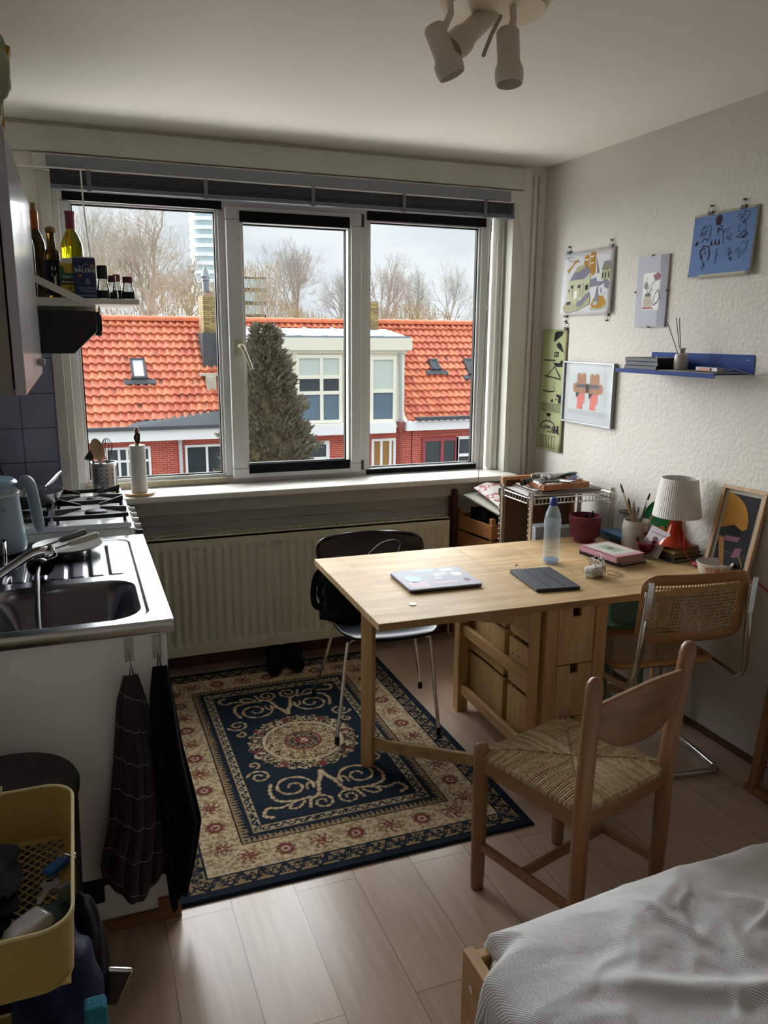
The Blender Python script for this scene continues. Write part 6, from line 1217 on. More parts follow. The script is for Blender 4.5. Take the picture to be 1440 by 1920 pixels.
# ================= WIRE SHELF BEHIND THE TABLE =================
wsf = thing('wire_rack', 'chrome wire rack with paint things behind the table', 'rack', (2.1, 3.2, 0)); wx0, wx1, wy0, wy1, wz = 1.885, 2.330, 3.065, 3.330, .918
for x in (wx0, wx1):
    for y in (wy0, wy1):
        q = MB().tube([(x, y, .01), (x, y, wz+.028)], .0115, 14).lathe([(.0165, -.022), (.0175, .0), (.0165, .016)], (x, y, wz-.008), 16).lathe([(.016, 0), (.016, .012), (.01, .014)], (x, y, 0), 12)
        for k in range(34): q.tube([(x+.0117*math.cos(2*PI*j/10), y+.0117*math.sin(2*PI*j/10), .05+k*.025) for j in range(10)], .0007, 4, closed=True)
        q.build('post', chrome, wsf, smooth=True)
for zz_ in (wz, .30):
    q = MB()
    for z_ in (zz_, zz_-.026):
        for y in (wy0, wy1): q.tube([(wx0+.015, y, z_), (wx1-.015, y, z_)], .0032, 6)
        for x in (wx0, wx1): q.tube([(x, wy0+.015, z_), (x, wy1-.015, z_)], .0032, 6)
    for k in range(22): x = wx0+.02+k*(wx1-wx0-.04)/21; q.tube([(x, wy0, zz_+.003), (x, wy1, zz_+.003)], .0016, 5); q.tube([(x, wy0-.003, zz_+.001), (x, wy0-.003, zz_-.028)], .0016, 5)
    for k in range(9): y = wy0+.03+k*(wy1-wy0-.06)/8; q.tube([(wx1+.003, y, zz_+.001), (wx1+.003, y, zz_-.028)], .0016, 5); q.tube([(wx0-.003, y, zz_+.001), (wx0-.003, y, zz_-.028)], .0016, 5)
    q.build('wire_shelf', chrome, wsf, smooth=True)
brd = thing('wooden_board_frame', 'brown backed wooden frame standing upright against the far side of the wire rack', 'board', (2.07, 3.36, .33))
q = MB(); 
for r0 in ((1.898, 2.315, .955, .972), (1.898, 2.315, .310, .330), (1.898, 1.918, .33, .955), (2.295, 2.315, .33, .955)): q.box(r0[0], r0[1], 3.348, 3.372, r0[2], r0[3])
q.build('frame', wood('orange_pine', '#94673c', '#ab7c4c', 'x', .5), brd, bevel=.002); MB().box(1.918, 2.295, 3.356, 3.364, .33, .955).build('back_panel', mat('brown_hardboard', '#5e4430', .7, var=.1), brd)
MB().box(1.92, 1.95, 3.350, 3.370, .0, .31).box(2.24, 2.27, 3.350, 3.370, .0, .31).build('stretcher_feet', wood('orange_pine', '#94673c', '#ab7c4c'), brd)
# papers and tray on the rack
zs_ = wz+.006
def sheet(label, c4, z, m_, name='sketch_pad', th_=.004, cat='paper', group=None):
    q = MB(); slab_from(q, c4, z, z+th_, .002); return tag(q.build(name, m_), label, cat, group)
pp1 = mat('off_white_pad', '#b9b7af', .7, var=.06); pp2 = mat('grey_pad_cover', '#8c8883', .6); pp3 = mat('mauve_board', '#7d6a6a', .6)
sheet('lowest white drawing pad sticking out left on the wire rack', [(1.90, 3.095, 0), (2.26, 3.075, 0), (2.28, 3.30, 0), (1.895, 3.335, 0)], zs_, pp1)
sheet('grey drawing pad, second in the pile on the wire rack', [(1.94, 3.11, 0), (2.27, 3.085, 0), (2.29, 3.31, 0), (1.93, 3.33, 0)], zs_+.0045, pp2, th_=.006)
sheet('mauve board, third in the pile on the wire rack', [(1.97, 3.085, 0), (2.29, 3.09, 0), (2.29, 3.29, 0), (1.95, 3.31, 0)], zs_+.011, pp3, th_=.005)
sheet('white paper block directly beneath the tray of paint tubes', [(1.95, 3.12, 0), (2.24, 3.10, 0), (2.26, 3.30, 0), (1.94, 3.32, 0)], zs_+.0165, pp1, th_=.005)
try_ = thing('wooden_tray', 'small orange wooden tray full of paint tubes on the paper pile', 'tray', (2.1, 3.2, zs_+.022)); zt_ = zs_+.022
tq = MB(); T4 = [(1.965, 3.085, 0), (2.225, 3.110, 0), (2.205, 3.290, 0), (1.945, 3.265, 0)]; ctr, Rz, w, h, F, sg = slab_from(tq, T4, zt_, zt_+.004, .001)
for r0 in ((-w/2, w/2, -h/2, -h/2+.007), (-w/2, w/2, h/2-.007, h/2), (-w/2, -w/2+.007, -h/2, h/2), (w/2-.007, w/2, -h/2, h/2), (-w*.12, -w*.12+.006, -h/2, h/2)): tq.prism([(r0[0], r0[2]), (r0[1], r0[2]), (r0[1], r0[3]), (r0[0], r0[3])], F(zt_), F(zt_+.026))
tq.build('tray_box', wood('terracotta_wood', '#9a5c34', '#ad6d42', 'x', .5), try_)
rnd = random.Random(77); tubs = [('white tube with grey cap lying across the tray front', '#c6c6c2', '#a9a9a5'), ('silver paint tube at the left corner of the tray', '#9a9a98', '#c9c9c6'), ('black capped tube at the far left of the tray', '#2a2a2c', '#151517'), ('white paint tube with round cap facing the room', '#c2c1bd', '#b5b3ad'), ('white tube on top in the middle of the heap', '#cac9c6', '#cfcfcc'), ('crumpled silver tube on the heap', '#8f8f90', '#b9b9b6'), ('dark green tube at the right of the tray', '#21493f', '#2f5e55'), ('blue striped paint tube at the right of the heap', '#3c5578', '#c2c4c6'), ('white tube with beige cap at the back of the heap', '#b8b6b0', '#b19a72'), ('pale tube poking up over the tray back', '#bdbdb8', '#9d9d98'), ('small grey tube lowest in the middle of the tray', '#8c8a86', '#6f6d6a')]
spots = [(-.045, -.05, .012, .2), (-.10, .00, .016, 1.3), (-.11, .05, .020, .5), (.01, -.055, .022, -1.2), (.015, .0, .040, .3), (-.04, .03, .032, .9), (.085, .02, .034, .1), (.07, -.03, .024, .6), (-.01, .06, .034, -.3), (.05, .05, .030, 1.0), (-.055, -.01, .020, -.6)]
for (lb, c1_, c2_), (dx, dy, dz, an) in zip(tubs, spots):
    p = ctr+Rz@Vector((dx, dy, 0))+Vector((0, 0, zt_+dz*1.25+.004)); t = thing('paint_tube', lb+' on the wire rack' if len(lb.split()) < 10 else lb, 'paint tube', p, group='paint tubes in the wooden tray'); d = Vector((math.cos(an), math.sin(an), .12)).normalized(); sd_ = d.cross(Vector((0, 0, 1))).normalized()
    q = MB(); n = 14; L_ = .105
    def tf(u, v): f = v; wd_ = .015+.006*f; th_ = .015*(1-f)+.002*f; a = 2*PI*u; return p-d*L_/2+d*L_*v+sd_*wd_*math.cos(a)+d.cross(sd_)*th_*math.sin(a)
    q.grid(n, 8, tf, closeu=True); q.build('tube_body', mat('tube_'+c1_[1:], c1_, .35, metal=.3, var=.25, vs=60), t, smooth=True)
    MB().tube([p-d*(L_/2), p-d*(L_/2+.016)], [.0115, .0125], 14).build('cap', mat('cap_'+c2_[1:], c2_, .4), t, smooth=True)
tag(MB().tube(smooth_path([(2.225+.03*math.cos(a)*(1-.02*k), 3.20+.05*math.sin(a), zs_+.022+.0007*k) for k, a in enumerate([i*.7 for i in range(22)])], 3), .002, 6).build('wire_coil', mat('green_grey_wire', '#5f6b62', .4), smooth=True), 'coil of grey green cable at the right end of the wire rack', 'cable')
bxm = mat('pale_grey_carton', '#9a9ca2', .6); tag(MB().box(1.925, 2.03, 3.08, 3.16, .30+.007, .37).box(1.93, 2.025, 3.085, 3.155, .37, .78).build('grey_box', bxm, bevel=.002), 'tall pale grey box on the lower wire shelf just behind the table edge', 'box')
tag(MB().box(2.06, 2.16, 3.09, 3.15, .307, .765).build('white_box', mat('white_carton', '#a8a8a6', .6), bevel=.002), 'white carton on the lower wire shelf behind the water bottle', 'box')
# crates
pine = wood('crate_pine', '#94613a', '#ab7549', 'x', .5); pine_y = wood('crate_pine_side', '#94613a', '#ab7549', 'y', .5)
Rz_ = math.radians(8)
def crate(label, z0, hgt, ns):
    t = thing('wooden_crate', label, 'crate', (2.015, 3.655, z0), Rz_, 'slatted wooden crates beside the wire rack'); w, d = .25, .33
    for k in range(ns):
        z = z0*0+.006+k*(hgt-.01)/ns; sh_ = (hgt-.01)/ns-.014
        for nm, b in (('side_slat', (-w/2, -w/2+.010, -d/2, d/2)), ('side_slat', (w/2-.010, w/2, -d/2, d/2)), ('end_slat', (-w/2+.010, w/2-.010, -d/2, -d/2+.010)), ('end_slat', (-w/2+.010, w/2-.010, d/2-.010, d/2))): MB().box(b[0], b[1], b[2], b[3], z, z+sh_).build(nm, pine_y if nm[0] == 's' else pine, t, local=True, bevel=.001)
    for x in (-w/2+.0225, w/2-.0225):
        for y in (-d/2+.0225, d/2-.0225): MB().box(x-.012, x+.012, y-.012, y+.012, 0, hgt+.012).build('corner_post', pine, t, local=True, bevel=.003)
    MB().box(-w/2+.01, w/2-.01, -d/2+.01, d/2-.01, .002, .008).build('bottom', pine, t, local=True)
    return t
crate('lower slatted crate standing on the floor left of the wire rack', 0.0, .345, 3); crate('upper slatted crate stacked on another left of the wire rack', .360, .358, 4)
tag(MB().box(1.93, 2.10, 3.56, 3.74, .372, .745).build('black_folder', mat('black_folder', '#101217', .6), bevel=.002), 'black folders standing in the upper crate', 'folders')
tag(MB().box(1.838, 1.868, 3.76, 3.83, .50, .84).build('dark_red_case', mat('maroon_case', '#3a161c', .5), bevel=.01), 'narrow dark maroon case between the radiator and the crates', 'case')
# papers over the crate
def warped(label, name, c4, z, m_, amp=.012, cat='paper', th_=.006, dz=(0, 0, 0, 0)):
    a, b2, c, d = [Vector((p[0], p[1], z+k)) for p, k in zip(c4, dz)]; q = MB(); q.grid(16, 16, lambda u, v: (a*(1-u)+b2*u)*(1-v)+(d*(1-u)+c*u)*v+Vector((0, 0, amp*math.sin(u*4+v*2)*math.sin(v*5))))
    return tag(q.build(name, m_, smooth=True, solid=th_), label, cat)
warped('stack of cream drawing sheets sloping over the wooden crate', 'drawing_sheets', [(1.865, 3.700, 0), (1.948, 3.44, 0), (2.22, 3.47, 0), (2.15, 3.75, 0)], .800, mat('cream_sheets', '#b5b3a4', .7, var=.08), .003, th_=.010, dz=(.020, -.046, -.02, .03))
npm = bpy.data.materials.new('printed_newspaper'); npm.use_nodes = True; N, L = npm.node_tree.nodes, npm.node_tree.links; b = N['Principled BSDF']; tc = N.new('ShaderNodeTexCoord'); v1 = N.new('ShaderNodeTexVoronoi'); v1.inputs['Scale'].default_value = 22; cr = N.new('ShaderNodeValToRGB'); cr.color_ramp.interpolation = 'CONSTANT'
cr.color_ramp.elements[0].color = lin('#c9c5c0'); cr.color_ramp.elements[1].position = .70; cr.color_ramp.elements[1].color = lin('#a83a44'); e3 = cr.color_ramp.elements.new(.78); e3.color = lin('#c9c5c0'); e4 = cr.color_ramp.elements.new(.86); e4.color = lin('#4a4a5a')
no = N.new('ShaderNodeTexNoise'); no.inputs['Scale'].default_value = 16; L.new(tc.outputs['Object'], no.inputs['Vector']); mpx = N.new('ShaderNodeMath'); mpx.operation = 'MULTIPLY'; mpx.inputs[1].default_value = 1.35; L.new(no.outputs['Fac'], mpx.inputs[0]); L.new(mpx.outputs[0], cr.inputs[0]); L.new(cr.outputs[0], b.inputs['Base Color'])
warped('crumpled newspaper with red and grey print on top of the crate', 'newspaper', [(1.925, 3.700, 0), (1.965, 3.45, 0), (2.20, 3.47, 0), (2.12, 3.76, 0)], .832, npm, .012, th_=.006, dz=(.022, -.050, -.01, .045))

# ================= GREEN CHAIR UNDER THE LEAF =================
gc_ = thing('green_stool', 'sage green stool with a rounded back tucked under the right leaf', 'stool', (2.13, 2.70, 0)); sg_ = mat('sage_green_paint', '#4f7a63', .45, var=.06)
MB().prism(rrect(2.01, 2.23, 2.61, 2.87, .05, 6), lambda u, v: (u, v, .43), lambda u, v: (u, v, .452)).build('seat', sg_, gc_, bevel=.003)
for x, y in ((2.03, 2.635), (2.205, 2.635), (2.03, 2.845), (2.205, 2.845)): MB().tube([(x+(.01 if x > 2.1 else -.01), y, 0), (x, y, .43)], [.013, .017], 4).build('leg', sg_, gc_)
MB().prism(rrect(2.02, 2.215, .455, .66, .05, 6), lambda u, v: (u, 2.615, v), lambda u, v: (u, 2.630, v)).build('backrest', mat('pale_sage_paint', '#6f9480', .45), gc_, bevel=.003)
# ================= BLACK MOULDED CHAIR =================
bcx = thing('moulded_chair', 'black moulded plywood chair with chrome legs between radiator and table', 'chair', (1.154, 3.036, 0), math.radians(-7.5))
shellm = mat('black_lacquered_shell', '#0e1119', .28, var=.1)
prof = [(-.235, .437, .150), (-.228, .446, .175), (-.19, .453, .200), (-.10, .452, .215), (0, .445, .215), (.08, .442, .195), (.14, .455, .165), (.185, .490, .130), (.208, .540, .125), (.224, .600, .175), (.236, .650, .225), (.246, .700, .245), (.256, .745, .240), (.262, .765, .215), (.265, .775, .170)]
P_ = smooth_path([(p[0], p[1], p[2]) for p in prof], 4)
def shell(u, v):
    i = v*(len(P_)-1); k = min(int(i), len(P_)-2); q = P_[k].lerp(P_[k+1], i-k); a = (u-.5)*2
    back = max(0, min(1, (q.y-.50)/.15)); seat = 1-back
    return (a*q.z, q.x-.045*a*a*back-.0*seat, q.y+.018*a*a*seat+.008*(-a*a)*back*(1 if q.y > .7 else 0))
q = MB(); q.grid(25, len(P_), shell); q.build('shell', shellm, bcx, local=True, smooth=70, solid=.010)
for sx_, fx, fy in ((-1, -.232, -.222), (1, .194, -.236), (-1, -.258, .238), (1, .250, .240)):
    yy = -.13 if fy < 0 else .11
    MB().tube(smooth_path([(sx_*.02, yy*.6, .428), (sx_*.12, yy, .426), (sx_*.165, yy*1.12, .415), (sx_*.178+.0, yy*1.18, .385), ((sx_*.178+fx)/2, (yy*1.18+fy)/2, .20), (fx, fy, .03 if sx_ > 0 and fy > 0 else .042)], 6), .0075, 10).build('leg', chrome, bcx, local=True, smooth=True)
    zb = .0 if sx_ > 0 and fy > 0 else .0125
    MB().tube([(fx, fy, zb), (fx, fy, zb+.032)], [.011, .0095], 10).build('rubber_foot', blackp, bcx, local=True, smooth=True)
MB().lathe([(.06, 0), (.06, .012), (0, .014)], (0, 0, .422), 20).build('centre_plate', blackp, bcx, local=True)
# tote bag on the chair
tgb = thing('tote_bag', 'black cloth tote bag slumped on the left side of the moulded chair', 'bag', (.98, 3.02, .46)); tcl = mat('faded_black_canvas', '#1a1a20', .9, var=.35, vs=14, bump=.4, bs=350)
def bagf(u, v):
    a = 2*PI*u; z = .452+.255*v; w = .10+.018*math.sin(v*PI)-.045*v; d = .055*math.sin(PI*min(1, v*.8+.25))+.008; k = 1+.10*math.sin(3*a+v*5)+.06*math.sin(7*a-3*v)
    if v < .02: w *= .55; d *= .5
    return (1.005+w*math.cos(a)*k-.03*v, 3.07+d*math.sin(a)*k+.06*v, z)
MB().grid(48, 22, bagf, closeu=True).build('bag_body', tcl, tgb, smooth=True)
def strap(mb, pts, w):
    P = smooth_path(pts, 6); vs = []
    for i, p in enumerate(P): t = (P[min(i+1, len(P)-1)]-P[max(i-1, 0)]).normalized(); s_ = t.cross(Vector((.3, -1, .1))).normalized()*w/2; vs += [p-s_, p+s_]
    mb.add(vs, [(2*i, 2*i+1, 2*i+3, 2*i+2) for i in range(len(P)-1)])
q = MB(); strap(q, [tuple(OY(612, 1062, 3.06)), tuple(OY(594, 1078, 3.04)), tuple(OY(588, 1105, 3.03)), tuple(OY(590, 1132, 3.03)), tuple(OY(602, 1140, 3.05))], .028); strap(q, [tuple(OY(618, 1075, 3.05)), tuple(OY(606, 1090, 3.03)), tuple(OY(598, 1112, 3.02)), tuple(OY(606, 1128, 3.03))], .02); q.build('strap', tcl, tgb, solid=.003)
tag(MB().tube(smooth_path([tuple(OY(690, 1040, 3.17)), tuple(OY(712, 1020, 3.19)), tuple(OY(736, 1012, 3.2)), tuple(OY(750, 1018, 3.19)), tuple(OY(746, 1034, 3.17))], 5), .0022, 6).build('thin_cord', mat('grey_black_cord', '#4b4d52', .5), smooth=True), 'thin dark cord looped over the backrest of the moulded chair', 'cord')
# slippers
def slipper(label, x, y, rz):
    t = thing('slipper', label, 'slipper', (x, y, .0125), rz, 'black slippers under the radiator'); fz = mat('black_felt', '#0c0b0d', .95, var=.4, vs=40, bump=.4, bs=200)
    outl = [(.040*math.cos(a)*(1+.12*math.sin(a)), .130*math.sin(a)) for a in [2*PI*k/32 for k in range(32)]]
    MB().prism(outl, lambda u, v: (u, v, 0), lambda u, v: (u, v, .014)).build('sole', blackp, t, local=True, bevel=.003)
    def up(u, v):
        a = PI*u; yy = -.125+v*.150; w = .041*math.sqrt(max(0, 1-(yy/.131)**2))*1.02; h = .030+.045*min(1, (yy+.125)/.08)**.6; return (-w*math.cos(a), yy, .012+h*math.sin(a)*(1 if v > 0 else .4))
    MB().grid(18, 12, up).build('toe_cover', fz, t, local=True, smooth=70, solid=.005)
    def hl(u, v):
        a = -.15+(PI+.3)*u; return (.040*math.cos(a), .02+.106*math.sin(a) if math.sin(a) > 0 else .02+.03*math.sin(a), .012+v*(.050+.012*math.sin(max(0, a))))
    MB().grid(24, 5, hl).build('heel_wall', fz, t, local=True, smooth=70, solid=.006)
slipper('left black felt slipper of the pair standing under the radiator', .838, 3.690, math.radians(-14)); slipper('right black felt slipper of the pair standing under the radiator', .940, 3.700, math.radians(-4))

# ================= RUSH SEAT CHAIR =================
rc_ = thing('rush_seat_chair', 'sturdy beech chair with woven rush seat and curved slat back', 'chair', (1.260, 1.760, 0), math.radians(16.5)); hw = .183
for sx_ in (-1, 1):
    MB().tube([(sx_*hw, hw-.0, 0), (sx_*hw, hw, .004), (sx_*hw, hw, .06), (sx_*hw, hw, .40), (sx_*hw, hw, .465), (sx_*hw, hw, .477), (sx_*hw, hw, .482)], [.016, .0195, .0215, .0225, .0215, .016, .006], 18).build('leg', beech, rc_, local=True, smooth=True)
    MB().tube([(sx_*hw+(sx_+1)*w_, -hw+y_, z_) for w_, y_, z_ in ((0, .005, 0), (0, .005, .004), (0, 0, .25), (.001, 0, .47), (.009, -.006, .64), (.016, -.012, .765), (.018, -.013, .785), (.019, -.014, .803), (.020, -.014, .815), (.020, -.014, .820))], [.016, .020, .0225, .0235, .0225, .0215, .0225, .0205, .013, .004], 20).build('back_post', beech, rc_, local=True, smooth=True)
    MB().bar((sx_*hw, -hw+.02, .418), (sx_*hw, hw-.02, .418), .024, .048).build('seat_rail', wood('beech_rail_y', '#7f583a', '#9d7450', 'y', .34), rc_, local=True, bevel=.003)
    MB().bar((sx_*hw, -hw+.015, .150), (sx_*hw, hw-.015, .150), .018, .030).build('stretcher', wood('beech_rail_y', '', ''), rc_, local=True, bevel=.006)
for sy_ in (-1, 1): MB().bar((-hw+.02, sy_*hw, .418), (hw-.02, sy_*hw, .418), .024, .048).build('seat_rail', beech_x, rc_, local=True, bevel=.003)
MB().bar((-hw+.01, .01, .150), (hw-.01, .01, .150), .018, .028).build('stretcher', beech_x, rc_, local=True, bevel=.005)
sl = []; nn = 24
q = MB(); vs = []
for i in range(nn+1):
    a = -1+2*i/nn; x = a*(hw+.004)+.014; y0 = -hw-.008-.030*(1-a*a); zt_ = .742+.030*(1-a*a)**1.2; zb_ = .668-.070*(1-abs(a)**3)
    for z in (zb_, zt_):
        for dy in (-.008, .008): vs.append((x, y0+dy+(.012 if z == zt_ else .028)*0-((z-.70)*.10), z))
q.add(vs, [f for i in range(nn) for f in ((4*i, 4*i+4, 4*i+6, 4*i+2), (4*i+1, 4*i+3, 4*i+7, 4*i+5), (4*i+2, 4*i+6, 4*i+7, 4*i+3), (4*i, 4*i+1, 4*i+5, 4*i+4))]+[(0, 2, 3, 1), (4*nn, 4*nn+1, 4*nn+3, 4*nn+2)])
q.build('back_slat', beech_x, rc_, local=True, smooth=50, bevel=.004)
rsm = bpy.data.materials.new('woven_rush'); rsm.use_nodes = True; N, L = rsm.node_tree.nodes, rsm.node_tree.links; b = N['Principled BSDF']; b.inputs['Roughness'].default_value = .7
ca = N.new('ShaderNodeVertexColor'); ca.layer_name = 'strand'; L.new(ca.outputs[0], b.inputs['Base Color'])
ns = 300; hs = hw+.012; ax_ = np.linspace(-1, 1, ns); SX, SY = np.meshgrid(ax_, ax_); side = np.abs(SX) > np.abs(SY)
r1 = np.random.RandomState(3); wob = .22*np.sin(SX*9+SY*4)+.15*np.sin(SY*13-SX*5)
ph = np.where(side, SY, SX)*26+wob; k = np.floor(ph).astype(int); fr_ = ph-k
edge = np.maximum(np.abs(SX), np.abs(SY)); diag = np.abs(np.abs(SX)-np.abs(SY))
rv1 = r1.rand(200, 4); idc = np.where(side, np.where(SX > 0, 0, 1), np.where(SY > 0, 2, 3)); tone = rv1[(k+100) % 200, idc]
tone2 = r1.rand(40, 40)[((SX+1)*19).astype(int), ((SY+1)*19).astype(int)]
hgt = .0055*np.sqrt(np.clip(1-(2*fr_-1)**2, 0, 1))+.016*(1-(1-edge)**0)*0+.014*np.sin(np.clip((1-edge)*3.0, 0, PI/2))-.010*np.clip(1-edge-.35, 0, 1)-.004*np.exp(-(diag/.03)**2)+.003*np.exp(-((diag-.05)/.03)**2)
hgt = np.where(edge > .985, hgt-.012*(edge-.985)/.015, hgt)
ca_, cb_ = np.array(lin('#7f6543')[:3]), np.array(lin('#c9b388')[:3]); mixv = np.clip(tone*.75+tone2*.35, 0, 1)[..., None]; rcol = ca_*(1-mixv)+cb_*mixv; rcol *= (.08+.92*np.sqrt(np.clip(1-(2*fr_-1)**2, 0, 1)))[..., None]**.6  # shade in the gaps between cords is painted into the strand colour
rcol[(tone > .93) & (tone2 > .3)] *= .55; pk = (tone2 > .93) & (SX < -.5) & (SY < .2); rcol[pk] = rcol[pk]*.5+np.array(lin('#a03048')[:3])*.5
me = bpy.data.meshes.new('rush_seat'); co = np.stack([SX*hs, SY*hs, .446+hgt], -1).reshape(-1, 3); idx = np.arange(ns*ns).reshape(ns, ns); qd = np.stack([idx[:-1, :-1], idx[:-1, 1:], idx[1:, 1:], idx[1:, :-1]], -1).reshape(-1, 4)
me.vertices.add(len(co)); me.vertices.foreach_set('co', co.ravel()); me.loops.add(qd.size); me.loops.foreach_set('vertex_index', qd.ravel()); me.polygons.add(len(qd)); me.polygons.foreach_set('loop_start', np.arange(0, qd.size, 4)); me.update(calc_edges=True)
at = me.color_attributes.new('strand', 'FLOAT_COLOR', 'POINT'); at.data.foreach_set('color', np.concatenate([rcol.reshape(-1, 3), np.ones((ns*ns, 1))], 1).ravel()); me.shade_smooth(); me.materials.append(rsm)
o = bpy.data.objects.new('rush_seat', me); C.objects.link(o); o.parent = rc_
sd2 = o.modifiers.new('solid', 'SOLIDIFY'); sd2.thickness = .012; sd2.offset = -1

# ================= CANE CANTILEVER CHAIR =================
cc = thing('cantilever_chair', 'chrome tube cantilever chair with cane seat and cane back', 'chair', (1.955, 2.135, 0), math.radians(-8.3))
path = []
R3 = [(.196, -.088, .800), (.199, -.084, .72), (.208, -.080, .60), (.214, -.072, .50), (.219, -.050, .453), (.226, -.005, .435), (.236, .09, .432), (.240, .38, .436), (.242, .455, .430), (.244, .495, .395), (.246, .505, .34), (.250, .520, .12), (.251, .515, .055), (.252, .485, .020), (.252, .44, .0125), (.252, .12, .0125), (.250, .075, .0125), (.225, .052, .0125), (.19, .050, .0125)]
full = smooth_path(R3+[(-x, y, z) for x, y, z in R3[::-1]], 6)
MB().tube(full, .0122, 14).build('tube_frame', chrome, cc, local=True, smooth=True)
for s_ in (-1, 1): MB().tube([(s_*.253, .36, .0125), (s_*.253, .40, .0125)], .0145, 12).build('floor_glide', blackp, cc, local=True, smooth=True)
for s_ in (-1, 1):
    MB().prism([(-.012, .70), (.012, .70), (.012, .835), (-.012, .835)], lambda u, v: (s_*.197+u*.9, -.092-(v-.7)*.08, v), lambda u, v: (s_*.197+u*.9, -.097-(v-.7)*.08, v)).build('bracket', chrome, cc, local=True, bevel=.002)
honey = wood('honey_bentwood', '#8f6238', '#ac7b49', 'x', .35); canem = mat('natural_cane', '#b8986a', .6, var=.12, vs=60)
def cane(mb, f, nu_, nv_, inside):
    o8 = [(-.5, -.5), (0, -.5), (.5, -.5), (.5, 0), (.5, .5), (0, .5), (-.5, .5), (-.5, 0)]
    for i in range(nu_):
        for j in range(nv_):
            cu, cv = (i+.5)/nu_, (j+.5)/nv_
            if not inside(cu, cv): continue
            vs = [f(cu+a/nu_, cv+b2/nv_) for a, b2 in o8]; r_ = .335
            vs += [f(cu+a*2*r_*(.80 if a and b2 else 1)/nu_, cv+b2*2*r_*(.80 if a and b2 else 1)/nv_) for a, b2 in o8]
            mb.add(vs, [(k, (k+1) % 8, 8+(k+1) % 8, 8+k) for k in range(8)])
def backf(u, v, w=.412, h=.262): a = (u-.5)*2; return Vector((a*w/2, -.030-.036*v-.022*(1-a*a), .592+h*v))
rr8 = rrect(.0, 1.0, .0, 1.0, .22, 7)
ring = [(max(.045, min(.955, p[0])), max(.08, min(.92, p[1]))) for p in rrect(.045, .955, .08, .92, .10, 8)]
ringp = []
for k in range(len(ring)):
    a, b2 = ring[k], ring[(k+1) % len(ring)]; m_ = max(1, int(math.hypot(b2[0]-a[0], b2[1]-a[1])/.06)); ringp += [(a[0]+(b2[0]-a[0])*t/m_, a[1]+(b2[1]-a[1])*t/m_) for t in range(m_)]
def ringtube(f, pts, w_, th_, up):
    """flat-oval bent wood frame along a closed loop"""
    n = len(pts); C3 = [f(*p) for p in pts]; vs = []; m_ = 10
    for i in range(n):
        t = (C3[(i+1) % n]-C3[i-1]).normalized(); nn_ = up.cross(t).normalized(); u2 = t.cross(nn_).normalized()
        for k in range(m_): a = 2*PI*k/m_; vs.append(C3[i]+nn_*math.cos(a)*w_+u2*math.sin(a)*th_)
    return vs, [(i*m_+k, i*m_+(k+1) % m_, ((i+1) % n)*m_+(k+1) % m_, ((i+1) % n)*m_+k) for i in range(n) for k in range(m_)]
bk_ = MB(); bk_.add(*ringtube(backf, ringp, .021, .0115, Vector((0, 1, .3)).normalized())); bk_.build('back_frame', honey, cc, local=True, smooth=True)
def inr(m0, m1, r): return lambda u, v: (m0 < u < 1-m0 and m1 < v < 1-m1) and not any(abs(u-cx) < r*.6 and abs(v-cy) < r and ((u-cx)**2/(r*.6)**2+(v-cy)**2/r**2) > 1 and ((u-cx)*(cx-.5) > 0 and (v-cy)*(cy-.5) > 0) for cx, cy in ((m0+r*.6, m1+r), (1-m0-r*.6, m1+r), (m0+r*.6, 1-m1-r), (1-m0-r*.6, 1-m1-r)))
q = MB(); cane(q, backf, 36, 20, inr(.05, .10, .08)); q.build('cane_back', canem, cc, local=True)
def seatf(u, v): a = (u-.5)*2; return Vector((a*(.212+.012*v), .055+.385*v, .458-.006*(1-a*a)*math.sin(PI*v)))
q = MB(); q.add(*ringtube(seatf, [(x, y) for x, y in ringp], .020, .011, Vector((0, 0, 1)))); q.build('seat_frame', honey, cc, local=True, smooth=True)
q = MB(); cane(q, seatf, 35, 32, inr(.05, .07, .10)); q.build('cane_seat', canem, cc, local=True)

# ================= RIGHT WALL: PICTURES =================
def WF(off): return lambda y, z: Vector((XR-off, y, z))
def clip(label, y, z, up=1):
    t = thing('binder_clip', label, 'clip', (XR-.01, y, z), group=None); s_ = up
    MB().prism([(y-.0125, z-.004*s_), (y+.0125, z-.004*s_), (y+.0125, z+.010*s_), (y-.0125, z+.010*s_)], WF(.003), WF(.011)).build('clip_body', blackp, t)
    q = MB(); q.tube([Vector((XR-.008, y+dy, z+dz*s_)) for dy, dz in ((-.007, .010), (-.010, .022), (0, .034), (.010, .022), (.007, .010))], .0012, 5); q.build('wire_handle', chrome, t)
    MB().lathe([(.003, 0), (.005, .001), (.0035, .004), (.005, .010), (0, .011)], (XR-.001, y, z+.030*s_), 10, R=Matrix.Rotation(-PI/2, 3, 'Y')).build('push_pin', blackp, t, smooth=True)
def sheetobj(root, y0, y1, z0, z1, m_, curl=.012, off=.006, name='sheet'):
    """y0 is the left (far) side; slight curl away from the wall at the lower right"""
    def f(u, v): return Vector((XR-off-curl*(1-v), y0+(y1-y0)*u, z0+(z1-z0)*v))
    q = MB(); q.grid(10, 10, f); q.build(name, m_, root, smooth=True, solid=.0008)
    return lambda k: (lambda u, v: f(u, v)+Vector((-k, 0, 0)))
def pg(q, m_, pts, F): q.use(m_); q.flat(pts, F)
def ln(q, pts, w, F, m_, asp=1.0):
    stroke(q, pts, w, F, m_)
ol, gy_, och, slt = mat('print_pale_olive', '#a3a384', .8), mat('print_grey', '#7c7c84', .8), mat('print_ochre', '#a97b32', .8, var=.2, vs=60), mat('print_slate', '#7d7c8c', .8)
inkl = mat('print_dark_line', '#3a3a3a', .8)
